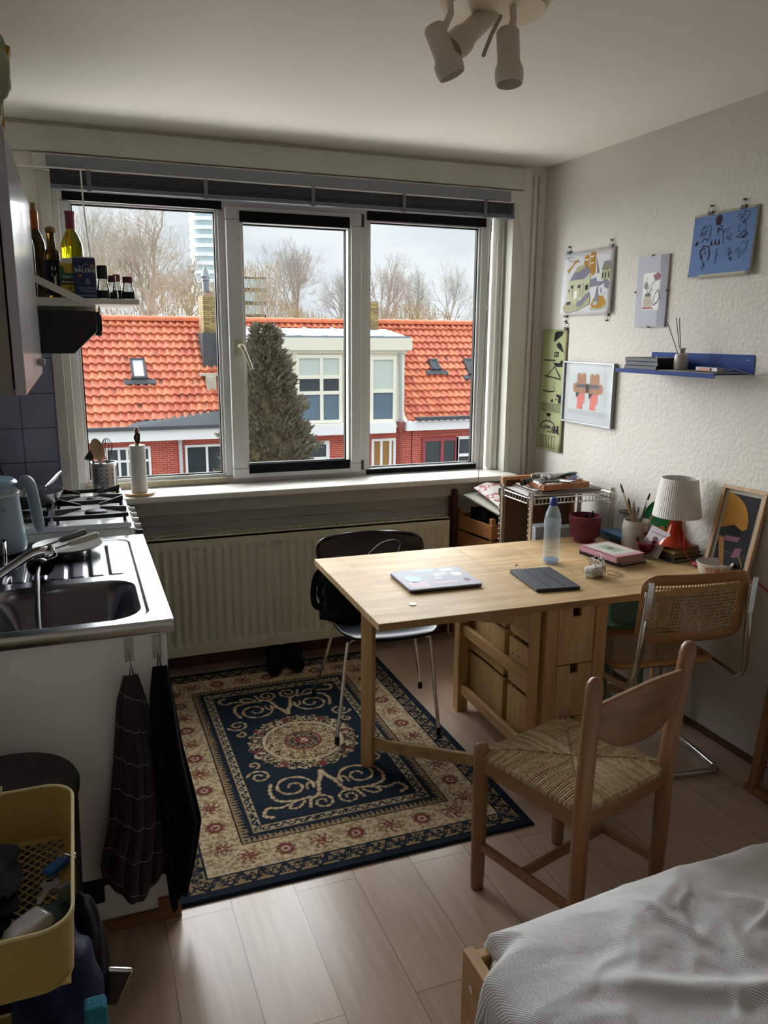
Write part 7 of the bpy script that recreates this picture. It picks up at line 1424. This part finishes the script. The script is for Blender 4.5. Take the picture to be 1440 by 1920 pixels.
# house and ship print
t = thing('art_print', 'white art print of a house and sailing ship hung by four clips', 'picture', (XR, 3.45, 1.745))
S1 = sheetobj(t, 3.660, 3.238, 1.742, 2.046, mat('cool_white_paper', '#c9c9cb', .7, var=.03), .010); F = S1(.0015); G = S1(.0022); Hh = S1(.0029)
q = MB()
pg(q, ol, [(.06, .12), (.13, .03), (.38, .07), (.60, .16), (.60, .30), (.55, .34), (.50, .24), (.10, .22)], F); ln(q, [(.06, .12), (.13, .03), (.38, .07), (.60, .16), (.60, .30)], .004, G, inkl)
pg(q, mat('print_cream', '#b9b99c', .8), [(.12, .24), (.15, .52), (.12, .55), (.46, .56), (.58, .66), (.57, .40), (.46, .27), (.36, .26), (.30, .16), (.24, .24)], G)
pg(q, slt, [(.16, .55), (.26, .70), (.36, .68), (.38, .71), (.50, .75), (.58, .66), (.46, .56)], G); pg(q, ol, [(.26, .68), (.30, .76), (.46, .79), (.47, .74), (.38, .71), (.36, .68)], Hh)
pg(q, gy_, [(.29, .60), (.29, .68), (.36, .67), (.36, .59)], Hh); pg(q, slt, [(.34, .18), (.58, .36), (.57, .28), (.42, .13), (.36, .12)], Hh)
for a, b2, c, d in ((.20, .42, .05, .05), (.34, .42, .05, .05), (.28, .26, .06, .12), (.49, .38, .06, .08), (.16, .36, .02, .05), (.14, .16, .07, .05)): pg(q, inkl if a != .28 else paper, [(a, b2), (a+c, b2+.01), (a+c, b2+d+.01), (a, b2+d)], Hh)
for x in (.24, .40, .45): ln(q, [(x, .28), (x, .50)], .006, Hh, inkl)
pg(q, och, [(.42, .74), (.44, .92), (.52, .93), (.52, .76), (.58, .62), (.50, .70)], F); pg(q, och, [(.54, .66), (.55, .97), (.64, .96), (.65, .80), (.66, .64), (.62, .60)], F); pg(q, gy_, [(.66, .88), (.74, .64), (.70, .62)], F)
for a, b2 in ((.45, .84), (.56, .88), (.56, .78)): pg(q, paper, [(a, b2), (a+.06, b2+.01), (a+.06, b2+.03), (a, b2+.02)], G)
pg(q, slt, [(.57, .42), (.57, .54), (.68, .56), (.70, .50), (.82, .50), (.86, .54), (.93, .48), (.92, .38), (.86, .40), (.84, .48), (.79, .44)], G)
pg(q, gy_, [(.78, .68), (.82, .80), (.93, .80), (.96, .70), (.88, .66)], F); pg(q, ol, [(.78, .52), (.79, .68), (.86, .76), (.95, .69), (.95, .52)], F); [pg(q, inkl, [(a, .55), (a+.02, .55), (a+.02, .63), (a, .63)], G) for a in (.80, .85, .91)]
pg(q, och, [(.62, .14), (.66, .24), (.72, .28), (.84, .28), (.90, .20), (.90, .14), (.80, .09), (.66, .10)], F); pg(q, ol, [(.60, .10), (.64, .06), (.84, .07), (.91, .12), (.90, .15), (.80, .09), (.63, .11)], G); pg(q, gy_, [(.68, .18), (.70, .34), (.72, .42), (.735, .42), (.74, .34), (.77, .26), (.77, .18)], G); pg(q, mat('print_pale', '#a8aab4', .8), [(.67, .14), (.75, .14), (.75, .20), (.67, .20)], Hh)
pg(q, gy_, circ(.014, 10, .80, .36, sy=3), F); stroke(q, circ(.015, 10, .87, .31, sy=1.4), .005, F, gy_, True)
pg(q, och, [(.08, .72), (.12, .74), (.20, .80), (.23, .86), (.30, .88), (.33, .82), (.30, .84), (.25, .82), (.19, .76), (.16, .73), (.12, .66), (.11, .71)], F); ln(q, [(.06, .92), (.20, .92), (.24, .86), (.16, .86), (.06, .92)], .006, F, inkl)
q.build('drawing', None, t)
for lb, y, z, u_ in (('clip at the upper left corner of the house print', 3.620, 2.046, 1), ('clip at the upper right corner of the house print', 3.275, 2.046, 1), ('clip at the lower left corner of the house print', 3.620, 1.742, -1), ('clip at the lower right corner of the house print', 3.275, 1.742, -1)): clip(lb, y, z, u_)
# green strip poster
t = thing('art_print', 'long pale green poster strip with black drawings in the wall corner', 'picture', (XR, 3.69, 1.03)); S2 = sheetobj(t, 3.835, 3.594, 1.032, 1.672, mat('lime_green_paper', '#a3a77c', .8, var=.06), .006); F = S2(.0015); q = MB()
pg(q, ink, [(.50, .90), (.52, .97), (.60, .985), (.86, .985), (.80, .95), (.68, .93), (.56, .905)], F); pg(q, ink, [(.62, .88), (.70, .90), (.80, .88), (.88, .83), (.88, .815), (.74, .84), (.64, .86)], F); pg(q, ink, [(.54, .78), (.70, .78), (.72, .82), (.56, .82)], F); pg(q, mat('lime_green_paper', ''), [(.58, .79), (.61, .79), (.62, .81), (.59, .81)], S2(.002)); pg(q, mat('lime_green_paper', ''), [(.64, .79), (.67, .79), (.68, .81), (.65, .81)], S2(.002))
pg(q, ink, [(.50, .73), (.76, .73), (.84, .755), (.90, .75), (.88, .70), (.62, .70), (.58, .715)], F); pg(q, ink, [(.72, .48), (.90, .47), (.90, .405), (.80, .405), (.80, .45), (.72, .46)], F); pg(q, ink, [(.48, .41), (.58, .44), (.62, .41)], F); pg(q, ink, circ(.025, 8, .72, .435, sy=.4), F); pg(q, ink, [(.34, .315), (.56, .315), (.52, .290), (.44, .283), (.38, .29)], F); pg(q, ink, [(.80, .22), (.88, .22), (.90, .14), (.86, .15), (.78, .17), (.66, .18), (.66, .19), (.82, .185)], F)
tl_ = .012
for pts in ([(.14, .75), (.60, .75)], [(.30, .62), (.58, .70), (.84, .62)], [(.20, .62), (.60, .61), (.86, .60)], [(.62, .69), (.84, .60)], [(.60, .59), (.58, .54), (.66, .50)], [(.16, .50), (.40, .49), (.62, .50)]): stroke(q, pts, tl_, F, inkl)
for k in range(6): z = .395-.013*k; stroke(q, [(.08+.02*k, z), (.90, z)], .004, F, inkl)
for k in range(5):
    for j in range(6): stroke(q, [(.18+.13*j+.06*(k % 2), .395-.013*k), (.18+.13*j+.06*(k % 2), .382-.013*k)], .012, F, inkl)
stroke(q, [(.45+.35*math.cos(a), .16+.09*math.sin(a)) for a in [PI*k/16 for k in range(17)]], .012, F, inkl); stroke(q, [(.40, .283), (.36, .25)], .012, F, inkl); stroke(q, [(.50, .283), (.54, .25)], .012, F, inkl)
rnd = random.Random(6)
for k in range(12): x, z = rnd.uniform(.14, .74), rnd.uniform(.13, .21); stroke(q, [(x, z), (x+.07, z+.015), (x+.14, z)], .010, F, inkl)
for k in range(6): stroke(q, [(.14+.12*k, .12), (.24+.10*k, .03)], .010, F, inkl); stroke(q, [(.24+.10*k, .12), (.14+.12*k, .03)], .010, F, inkl)
stroke(q, [(.10, .125), (.80, .125)], .004, F, inkl); stroke(q, [(.08, .025), (.78, .025)], .004, F, inkl); q.build('drawing', None, t); clip('clip at the upper right corner of the green poster strip', 3.610, 1.672, 1)
# frameless narrow glass picture
t = thing('clip_frame', 'narrow upright glass clip frame with a red flower drawing', 'picture', (XR, 2.965, 1.68)); y0, y1, z0, z1 = 3.066, 2.863, 1.679, 1.980; asp = (z1-z0)/(y0-y1)
MB().box(XR-.010, XR-.001, y1, y0, z0, z1).build('backing', mat('grey_backing', '#b4b4ba', .7), t); F0 = lambda k: (lambda u, v: Vector((XR-.010-k, y0+(y1-y0)*u, z0+(z1-z0)*v)))
q = MB(); pg(q, mat('grey_lilac_mat', '#a4a4b0', .7), [(.02, .01), (.98, .01), (.98, .99), (.02, .99)], F0(.0006)); pg(q, paper, [(.24, .24), (.80, .24), (.80, .76), (.24, .76)], F0(.0012)); G = F0(.0018); H2_ = F0(.0024)
pg(q, mat('print_beige', '#b3a78c', .8), [(.26, .32), (.30, .44), (.52, .44), (.58, .32), (.54, .27), (.30, .27)], G); pg(q, inkl, circ(.10, 14, .42, .455, sy=.28), H2_); stroke(q, [(.60, .30), (.72, .34), (.80, .42), (.74, .52), (.64, .46), (.60, .32)], .022, G, inkl)
pr_ = mat('print_red', '#a02638', .7); [pg(q, pr_, circ(.055, 8, .66+dx, .70+dy, sy=.5), H2_) for dx, dy in ((0, 0), (.07, .012), (-.05, .012), (.03, .035), (.0, -.03), (.06, -.02))]; [pg(q, pr_, circ(.035, 8, .28+.06*k, .27-.008*(k % 2), sy=.45), H2_) for k in range(6)]
stroke(q, [(.44, .47), (.50, .58), (.64, .66)], .012, H2_, inkl); stroke(q, [(.40, .47), (.34, .60), (.36, .70)], .012, H2_, inkl); stroke(q, [(.48, .50), (.58, .56), (.56, .48)], .012, H2_, inkl); pg(q, gy_, [(.26, .56), (.30, .64), (.40, .62), (.44, .54), (.34, .53)], G); stroke(q, [(.33, .36), (.50, .36)], .008, H2_, inkl); stroke(q, [(.35, .335), (.48, .335)], .006, H2_, inkl)
q.build('print', None, t); MB().box(XR-.0165, XR-.0145, y1, y0, z0, z1).build('glass_sheet', glass('picture_glass', ()), t)
for y, z in ((2.965, z1), (2.965, z0), (y0, 1.83), (y1, 1.83)): MB().box(XR-.018, XR-.001, y-.004, y+.004, z-.004, z+.004).build('spring_clip', mat('dull_clip_steel', '#77797c', .5), t)
# blue sheet
t = thing('art_print', 'blue paper with black ink sketches held by two clips', 'picture', (XR, 2.57, 1.865)); S4 = sheetobj(t, 2.734, 2.398, 1.866, 2.112, mat('off_white_border', '#b8b2a2', .8), .014); F = S4(.0015); G = S4(.0022); asp = .336/.246
q = MB(); pg(q, mat('slate_blue_print', '#6580ad', .75, var=.06, vs=9), [(.015, .03), (.975, .05), (.975, .97), (.015, .96)], F); pg(q, mat('off_white_border', ''), [(.20, .02), (.90, .03), (.90, .055), (.20, .05)], S4(.002)); dk_, br_ = mat('blue_black_ink', '#1c2436', .8), mat('brown_ink', '#43303c', .8)
def sq(pts, w=.009, m_=dk_): stroke(q, pts, w, G, m_)
rnd = random.Random(15)
for cx, cy, r_, n_ in ((.20, .72, .08, 16), (.45, .70, .07, 14), (.80, .82, .08, 14), (.82, .60, .06, 12), (.22, .40, .10, 12), (.64, .38, .07, 12), (.62, .58, .05, 10), (.10, .55, .03, 8), (.78, .36, .07, 10), (.42, .84, .05, 12), (.24, .18, .06, 10), (.66, .24, .06, 8)):
    for k in range(n_):
        a = rnd.uniform(0, 2*PI); p = (cx+r_*rnd.uniform(.2, 1)*math.cos(a)*.8, cy+r_*rnd.uniform(.2, 1)*math.sin(a)); d = rnd.uniform(0, PI); l_ = rnd.uniform(.015, .035); sq([(p[0]-l_*math.cos(d), p[1]-l_*math.sin(d)), (p[0], p[1]+.008), (p[0]+l_*math.cos(d), p[1]+l_*math.sin(d))], rnd.uniform(.003, .008), br_ if rnd.random() < .25 else dk_)
pg(q, br_, [(.38, .80), (.36, .90), (.41, .96), (.46, .92), (.47, .84), (.43, .79)], G); sq([(.44, .80), (.50, .70), (.52, .58), (.53, .50)], .008); sq([(.50, .70), (.62, .72), (.58, .66), (.50, .68)]); sq([(.14, .74), (.20, .80), (.30, .80), (.30, .62), (.26, .56)]); sq([(.18, .56), (.22, .62), (.28, .58)], .014)
for k in range(3): pg(q, br_, [(.32+.06*k, .50), (.34+.06*k, .60), (.36+.06*k, .50)], G)
sq([(.30, .49), (.48, .495)], .006); sq([(.20, .30), (.17, .42), (.22, .50), (.30, .48), (.33, .38), (.32, .26)], .022, br_); sq([(.22, .40), (.20, .32), (.24, .22), (.28, .26)], .006)
sq([(.70, .86), (.72, .92), (.76, .84), (.80, .94), (.88, .92), (.86, .84), (.80, .80)], .010); sq([(.74, .76), (.74, .64), (.84, .64), (.84, .78)], .006); sq([(.72, .58), (.78, .60), (.82, .66), (.88, .60), (.86, .56), (.72, .56)], .012); sq([(.80, .46), (.84, .50), (.86, .46), (.90, .50), (.88, .38), (.82, .28), (.78, .24), (.80, .30), (.78, .34)], .008)
for k in range(6): a = PI*k/6; sq([(.10-.025*math.cos(a), .55-.035*math.sin(a)), (.10+.025*math.cos(a), .55+.035*math.sin(a))], .004)
for k in range(7): sq([(.42, .42-.035*k), (.47, .43-.035*k)], .008); sq([(.445, .42-.035*k), (.43, .40-.035*k)], .006)
for u, v in ((.025, .945), (.965, .955), (.03, .05), (.965, .07)): pg(q, ink, circ(.010, 8, u, v), S4(.003))
q.build('drawing', None, t); clip('left clip on the blue sketch sheet', 2.645, 2.108, 1); clip('right clip on the blue sketch sheet', 2.475, 2.108, 1)
# cowboy hats frame
t = thing('silver_picture_frame', 'silver framed print of two orange faces in brown hats', 'picture', (XR, 3.38, 1.207)); y0, y1, z0, z1 = 3.592, 3.173, 1.207, 1.513; alu = mat('brushed_aluminium_frame', '#8f9194', .4, metal=.6)
q = MB()
for a, b2, c, d in ((y1, y0, z1-.008, z1), (y1, y0, z0, z0+.008), (y1, y1+.008, z0+.008, z1-.008), (y0-.008, y0, z0+.008, z1-.008)): q.box(XR-.022, XR-.001, a, b2, c, d)
q.build('frame', alu, t, bevel=.001); MB().box(XR-.012, XR-.002, y1+.008, y0-.008, z0+.008, z1-.008).build('mount_board', mat('bluish_white_mount', '#c3c8c8', .6, var=.02), t)
F0 = lambda k: (lambda u, v: Vector((XR-.012-k, y0+(y1-y0)*u, z0+(z1-z0)*v))); q = MB(); pg(q, mat('grey_white_sheet', '#b9bfbf', .6), [(.14, .14), (.86, .14), (.86, .84), (.14, .84)], F0(.0006))
hat, bnd, coral, hair = mat('print_brown_hat', '#9b6434', .7, var=.15, vs=50), mat('print_dark_band', '#33323a', .7), mat('print_coral', '#cf5d4c', .7, var=.06), mat('print_black_hair', '#26221f', .7); G, H_, I_ = F0(.0012), F0(.0018), F0(.0024)
for cx in (.37, .63):
    q.use(hat); q.flat(rrect(cx-.17, cx+.17, .50, .66, .06, 5), G); pts = [(cx-.09, .60), (cx-.09, .78), (cx-.05, .83), (cx, .79), (cx+.05, .83), (cx+.09, .78), (cx+.09, .60)]; q.use(hat); q.flat(pts, H_); pg(q, bnd, [(cx-.09, .585), (cx+.09, .585), (cx+.09, .645), (cx-.09, .645)], I_)
    pg(q, coral, [(cx-.08, .24), (cx-.06, .36), (cx-.09, .46), (cx-.02, .50), (cx+.08, .50), (cx+.075, .44), (cx+.095, .40), (cx+.06, .385), (cx+.085, .34), (cx+.03, .32), (cx+.05, .24)], H_); pg(q, hair, [(cx-.10, .51), (cx+.0, .51), (cx-.04, .47), (cx-.075, .42), (cx-.10, .43)], I_)
for k in range(16): pg(q, ink, circ(.003, 6, .115, .16+.042*k), G)
q.build('print', None, t); MB().box(XR-.018, XR-.0165, y1+.008, y0-.008, z0+.008, z1-.008).build('glazing', glass('picture_glass', ()), t)

# ================= BLUE WALL SHELF =================
bs_ = thing('wall_shelf', 'cobalt blue metal wall shelf with notebooks and a diffuser on it', 'shelf', (XR, 2.64, 1.49)); cob = mat('cobalt_blue_metal', '#15377c', .6, var=.05, spec=.2)
MB().box(2.200, XR-.001, 2.352, 2.935, 1.499, 1.502).build('shelf_plate', cob, bs_); MB().box(2.197, 2.200, 2.352, 2.935, 1.487, 1.504).build('front_lip', cob, bs_, bevel=.001)
MB().prism(rrect(2.352, 2.935, 1.500, 1.572, .008, 3), lambda u, v: Vector((XR-.004, u, v)), lambda u, v: Vector((XR-.001, u, v))).build('back_plate', cob, bs_)
q = MB(); [q.lathe([(.004, 0), (.003, .002), (0, .003)], (XR-.004, y, 1.55), 8, R=Matrix.Rotation(-PI/2, 3, 'Y')) for y in (2.38, 2.90)]; q.build('screw', chrome, bs_)
zs2 = 1.5025; nbm = mat('black_notebook', '#16171b', .5, var=.2, vs=30)
for k, (lb, dx, dy) in enumerate((('black hardback sketchbook at the bottom of the three on the blue shelf', 0, 0), ('black sketchbook in the middle of the three on the blue shelf', .003, -.004), ('black sketchbook on top of the three on the blue shelf', .006, .003))):
    t = thing('sketchbook', lb, 'book', (2.28, 2.8, zs2+.0165*k), group='black sketchbooks on the blue shelf'); book(t, [(2.215+dx, 2.905+dy, 0), (2.215+dx, 2.700+dy, 0), (2.350+dx, 2.690+dy, 0), (2.352+dx, 2.900+dy, 0)], zs2+.0165*k, zs2+.0165*k+.016, nbm, mat('dark_page_edges', '#33343a', .8, var=.1), r=.005, spine=1)
t = thing('magazine', 'flat patterned booklet under the diffuser bottle', 'magazine', (2.28, 2.66, zs2)); q = MB(); c_, Rz, w, h, F, sg = slab_from(q, [(2.215, 2.695, 0), (2.225, 2.520, 0), (2.36, 2.53, 0), (2.36, 2.69, 0)], zs2, zs2+.004, .002); q.build('booklet', mat('speckled_cover', '#8a857f', .6, var=.55, vs=45, detail=1), t)
t = thing('drawing_board', 'beige sheet with a dark edge at the right end of the blue shelf', 'paper', (2.28, 2.43, zs2)); q = MB(); slab_from(q, [(2.206, 2.510, 0), (2.208, 2.365, 0), (2.36, 2.365, 0), (2.36, 2.510, 0)], zs2, zs2+.003, .001); q.build('sheet', mat('beige_sheet', '#8f8675', .7), t)
df = thing('reed_diffuser', 'frosted glass diffuser bottle with three brown reeds on the blue shelf', 'diffuser', (2.295, 2.655, zs2)); dc = (2.292, 2.642, zs2+.0045)
MB().lathe([(0, .0), (.024, 0), (.027, .004), (.027, .050), (.024, .060), (.012, .066), (.012, .078), (.015, .080), (.015, .086), (.011, .086)], dc, 28).build('bottle_body', mat('frosted_glass', '#c9beb2', .35, trans=.3, var=.08), df, smooth=True); MB().lathe([(0, .002), (.0262, .002), (.0262, .022), (0, .022)], dc, 24).build('oil', mat('amber_oil', '#8f6a3c', .3, trans=.3), df)
for px, py in ((1251, 603), (1268, 596), (1274, 596)): p = OX(px, py, 2.30); MB().tube([(dc[0], dc[1], dc[2]+.03), tuple(p)], .0016, 6).build('reed', mat('brown_reed', '#7a3f26' if px > 1260 else '#3a2c26', .7), df)
t = thing('pen_box', 'small clear pen case with an orange pen on the blue shelf', 'box', (2.29, 2.46, zs2+.004)); MB().obox((2.285, 2.47, zs2+.013), (.035, .13, .016), Matrix.Rotation(-.1, 3, 'Z')).build('case', mat('lilac_clear_plastic', '#9d99a3', .25, trans=.3), t, bevel=.002); MB().obox((2.266, 2.48, zs2+.013), (.003, .07, .010), Matrix.Rotation(-.1, 3, 'Z')).build('orange_pen', mat('orange_pen', '#a9603c', .5), t)
tag(MB().tube(smooth_path([(2.30, 2.40, zs2+.012), (2.33, 2.385, zs2+.016), (2.35, 2.36, zs2+.004), (2.37, 2.33, zs2-.004), (2.378, 2.25, zs2+.002), (2.380, 2.10, zs2+.006)], 5), .0018, 6).build('white_cable', mat('white_cable', '#b8b5ae', .5), smooth=True), 'thin white cable running off the right end of the blue shelf', 'cable')

# ================= CEILING LAMP =================
cl_ = thing('ceiling_spotlight', 'cream ceiling spotlight cluster with three white spot heads', 'ceiling lamp', (1.06, 2.02, 2.495)); spw = mat('warm_white_lamp_enamel', '#d6ccba', .4, var=.04); inn_ = mat('dark_lamp_inside', '#4a463e', .5)
MB().lathe([(.148, 0), (.145, -.015), (.130, -.038), (.07, -.050), (0, -.052)], (1.09, 2.06, 2.4945), 48, cap=False).build('base_plate', mat('cream_base_plate', '#e0d2b6', .4), cl_, smooth=True)
def spot(axa, axb, stem, r=.027, rf=.036, y=2.0):
    A, B = OY(*axa, y), OY(*axb, y-.02); d = B-A; L_ = d.length; z = d.normalized(); x = z.orthogonal().normalized(); R = Matrix((x, z.cross(x), z)).transposed()
    h = MB().lathe([(0, 0), (r*.8, .001), (r, .008), (r, L_*.58), (r*1.05, L_*.64), (rf, L_*.74), (rf*1.02, L_*.86), (rf*.94, L_), (rf*.88, L_), (rf*.9, L_*.8), (r*.7, L_*.62)], A, 32, R=R, cap=False).build('spot_head', spw, cl_, smooth=True)
    MB().lathe([(r*.8, L_*.70), (0, L_*.72)], A, 20, R=R, cap=False).build('lamp_inside', inn_, h)
    s0 = OY(*stem, y); MB().tube([A+d*.3, (s0.x, s0.y, s0.z), (s0.x, s0.y+.01, 2.462)], .009, 10).build('stem', spw, cl_, smooth=True)
spot((812, 47), (848, 142), (845, 25)); spot((922, 20), (848, 92), (905, 2), .028, .036, 2.06); spot((952, 54), (955, 158), (963, 36), .029, .036, 1.98)
MB().tube([tuple(OY(939, 30, 1.97)), tuple(OY(920, 68, 1.96)), tuple(OY(906, 105, 1.95))], .005, 6).build('pull_strip', mat('grimy_white_strip', '#a89c86', .6), cl_)

# ================= LEANING MIRROR =================
mr = thing('leaning_mirror', 'wooden framed mirror leaning on the right wall at the picture edge', 'mirror', (2.30, 1.6, 0)); mo = wood('worn_oak_mirror', '#7d5a38', '#977048', 'z', .5)
p0 = Vector((2.236, 2.022, .0)); upv = Vector((.145, 0, 1.35)).normalized(); uy = Vector((0, -1, 0)); nm_ = Vector((-upv.z, 0, upv.x)); W_, H_m = .62, 1.30; FM = lambda k: (lambda u, v: p0+uy*u+upv*v+nm_*k); q = MB()
for a, b2, c, d, kk in ((0, .035, .022, H_m, .012), (W_-.035, W_, .022, H_m, .012), (0, W_, H_m-.035, H_m, .014), (-.006, W_+.006, 0, .022, .022)): q.prism([(a, c), (b2, c), (b2, d), (a, d)], FM(kk), FM(-.014))
q.build('frame', mo, mr, bevel=.002); q = MB()
for a, b2, c, d in ((.035, .048, .022, H_m-.035), (W_-.048, W_-.035, .022, H_m-.035), (.048, W_-.048, .022, .035)): q.prism([(a, c), (b2, c), (b2, d), (a, d)], FM(.004), FM(-.006))
q.build('inner_bead', wood('bead_oak', '#6b4c30', '#856040', 'z', .5), mr); MB().prism([(.04, .03), (W_-.04, .03), (W_-.04, H_m-.04), (.04, H_m-.04)], FM(.0), FM(-.004)).build('mirror_glass', mat('silvered_glass', '#c9c9c9', .03, metal=1, var=.02), mr)

# ================= BED =================
bd = thing('bed', 'pine bed under a rumpled pinstriped sheet in the right foreground', 'bed', (1.5, .7, 0)); pnb = wood('bed_pine_y', '#a57b4c', '#c09560', 'y', .45); pnz = wood('bed_pine_x', '#a57b4c', '#c09560', 'x', .45)
MB().box(.664, .690, .25, 1.262, .12, .402).build('end_board', pnb, bd, bevel=.003); MB().box(.690, 2.36, 1.236, 1.260, .20, .392).build('side_board', pnz, bd, bevel=.003); MB().box(.690, 2.36, .25, .274, .20, .392).build('side_board', pnz, bd, bevel=.003)
for x, y in ((.680, 1.238), (.680, .275), (2.34, 1.238), (2.34, .275)): MB().box(x-.014, x+.03, y-.022, y+.022, 0, .12).build('leg', pnz, bd, bevel=.002)
for y, z in ((1.215, .345), (1.215, .255), (1.12, .36)): MB().lathe([(.008, 0), (.008, .003), (.004, .004), (0, .003)], (.664, y, z), 14, R=Matrix.Rotation(-PI/2, 3, 'Y')).build('bolt', chrome, bd, smooth=True)
MB().box(.70, 2.35, .28, 1.225, .24, .40).build('mattress', mat('ticking', '#b9b7b2', .9), bd, bevel=.02)
nx, ny = 330, 210; UX = np.linspace(0, 1, nx); UY = np.linspace(0, 1, ny); BX, BY = np.meshgrid(UX, UY); x0, x1, y0, y1 = .672, 2.375, .16, 1.262
PX = x0+(x1-x0)*BX; PY = y0+(y1-y0)*BY
def fb(x, y, seed, oct_=4):
    r = np.random.RandomState(seed); s = np.zeros_like(x); a = 1
    for o_ in range(oct_):
        for _ in range(4):
            th_ = r.uniform(-.9, .9)+2.2; f = (2**o_)*r.uniform(3, 6); s += a*np.sin(f*(x*np.cos(th_)+y*np.sin(th_))+r.uniform(0, 6)+1.5*np.sin(1.7*f*.4*(y*np.cos(th_)-x*np.sin(th_))+r.uniform(0, 6)))/4
        a *= .52
    return s
dl = np.minimum(np.minimum(PX-x0, (y1-PY)), PY-y0); tt_ = np.clip(dl/.17, 0, 1); dome = np.sqrt(np.clip(1-(1-tt_)**2, 0, 1))
n_ = fb(PX, PY, 3); rdg = 1-np.abs(fb(PX+.05*n_, PY, 8, 3)); r2 = 1-np.abs(fb(PX*1.3+.1*n_, PY*1.2, 19, 4))
Zb = .404+.072*dome+.042*ssm(.72, 1.15, PX)*dome**.5+(.012*n_+.020*np.clip(rdg-.70, 0, 1)*2.2+.014*np.clip(r2-.72, 0, 1)*2.6+.006*np.clip((1-np.abs(fb(PX*2.6+.2*n_, PY*2.4, 29, 3)))-.75, 0, 1)*3)*(.25+.75*tt_)
for ax, ay, bx_, by_, hh, ww in ((1.15, 1.10, 1.32, .82, .022, .020), (1.32, .82, 1.55, .60, .018, .018), (.80, 1.02, 1.45, .62, .020, .022), (1.38, 1.24, 1.44, .90, .016, .02), (.76, .90, 1.10, .62, .016, .016), (1.5, 1.0, 1.62, .7, .02, .016), (1.0, 1.16, 1.05, .98, .012, .012), (1.12, .98, 1.3, 1.02, .010, .008)):
    L2 = (bx_-ax)**2+(by_-ay)**2; t = np.clip(((PX-ax)*(bx_-ax)+(PY-ay)*(by_-ay))/L2, 0, 1); dd = np.hypot(PX-ax-t*(bx_-ax), PY-ay-t*(by_-ay)); Zb += hh*np.exp(-(dd/ww)**2)*np.sin(PI*np.clip(t, .03, .97))**.6
OXs = PX+(.045*ssm(1.15, 1.20, PY)-.022*(1-ssm(1.15, 1.20, PY)))*np.clip(1-(PX-x0)/.2, 0, 1); co = np.stack([OXs, PY, Zb], -1)
rows = [co]; 
me = bpy.data.meshes.new('striped_sheet'); V_ = co.reshape(-1, 3); idx = np.arange(nx*ny).reshape(ny, nx); qd = np.stack([idx[:-1, :-1], idx[:-1, 1:], idx[1:, 1:], idx[1:, :-1]], -1).reshape(-1, 4)
# hanging skirt around the left and far sides
loop = list(idx[0, ::-1])[:1]+list(idx[:, 0])+list(idx[-1, :]); vs, qs = [tuple(p) for p in V_], [tuple(map(int, f)) for f in qd]; prev = loop; rr_ = random.Random(2)
for s in range(1, 6):
    new = []
    for k, i in enumerate(loop):
        p = V_[i]; out = (-1, 0) if k <= ny else (0, 1); w = .012*math.sin(k*.21)+.006*math.sin(k*.53+2); z = p[2]-.022*s-.01*math.sin(k*.07)*s*.3
        if k > ny: z = p[2]-.012*s
        vs.append((p[0]+out[0]*(.002+w*s*.2), p[1]+out[1]*(.004+abs(w)*s*.12), z)); new.append(len(vs)-1)
    qs += [(prev[k], prev[k+1], new[k+1], new[k]) for k in range(len(loop)-1)]; prev = new
me.from_pydata([tuple(map(float, v)) for v in vs], [], qs); me.update(); me.shade_smooth()
shm = bpy.data.materials.new('pinstriped_cotton'); shm.use_nodes = True; N, L = shm.node_tree.nodes, shm.node_tree.links; b = N['Principled BSDF']; b.inputs['Roughness'].default_value = .9; b.inputs['Specular IOR Level'].default_value = .2
tc = N.new('ShaderNodeTexCoord'); mp = N.new('ShaderNodeMapping'); mp.inputs['Rotation'].default_value = (0, 0, math.radians(-30)); wv = N.new('ShaderNodeTexWave'); wv.inputs['Scale'].default_value = 92; wv.inputs['Distortion'].default_value = .0
ds = N.new('ShaderNodeTexNoise'); ds.inputs['Scale'].default_value = 2.4; ds.inputs['Detail'].default_value = 3; mxv = N.new('ShaderNodeMix'); mxv.data_type = 'VECTOR'; mxv.inputs[0].default_value = .035
cr = N.new('ShaderNodeValToRGB'); cr.color_ramp.elements[0].position = .30; cr.color_ramp.elements[0].color = lin('#adb0b8'); cr.color_ramp.elements[1].position = .48; cr.color_ramp.elements[1].color = lin('#efece6')
L.new(tc.outputs['Object'], ds.inputs['Vector']); L.new(tc.outputs['Object'], mxv.inputs[4]); L.new(ds.outputs['Color'], mxv.inputs[5]); L.new(mxv.outputs[1], mp.inputs[0]); L.new(mp.outputs[0], wv.inputs['Vector']); L.new(wv.outputs['Fac'], cr.inputs[0]); L.new(cr.outputs[0], b.inputs['Base Color'])
nb = N.new('ShaderNodeTexNoise'); nb.inputs['Scale'].default_value = 26; nb.inputs['Detail'].default_value = 6; L.new(tc.outputs['Object'], nb.inputs['Vector']); bp = N.new('ShaderNodeBump'); bp.inputs['Strength'].default_value = .5; bp.inputs['Distance'].default_value = .010; L.new(nb.outputs['Fac'], bp.inputs['Height']); L.new(bp.outputs[0], b.inputs['Normal'])
me.materials.append(shm); o = bpy.data.objects.new('bed_sheet', me); C.objects.link(o); tag(o, 'rumpled white sheet with fine blue grey stripes spread over the bed', 'sheet')
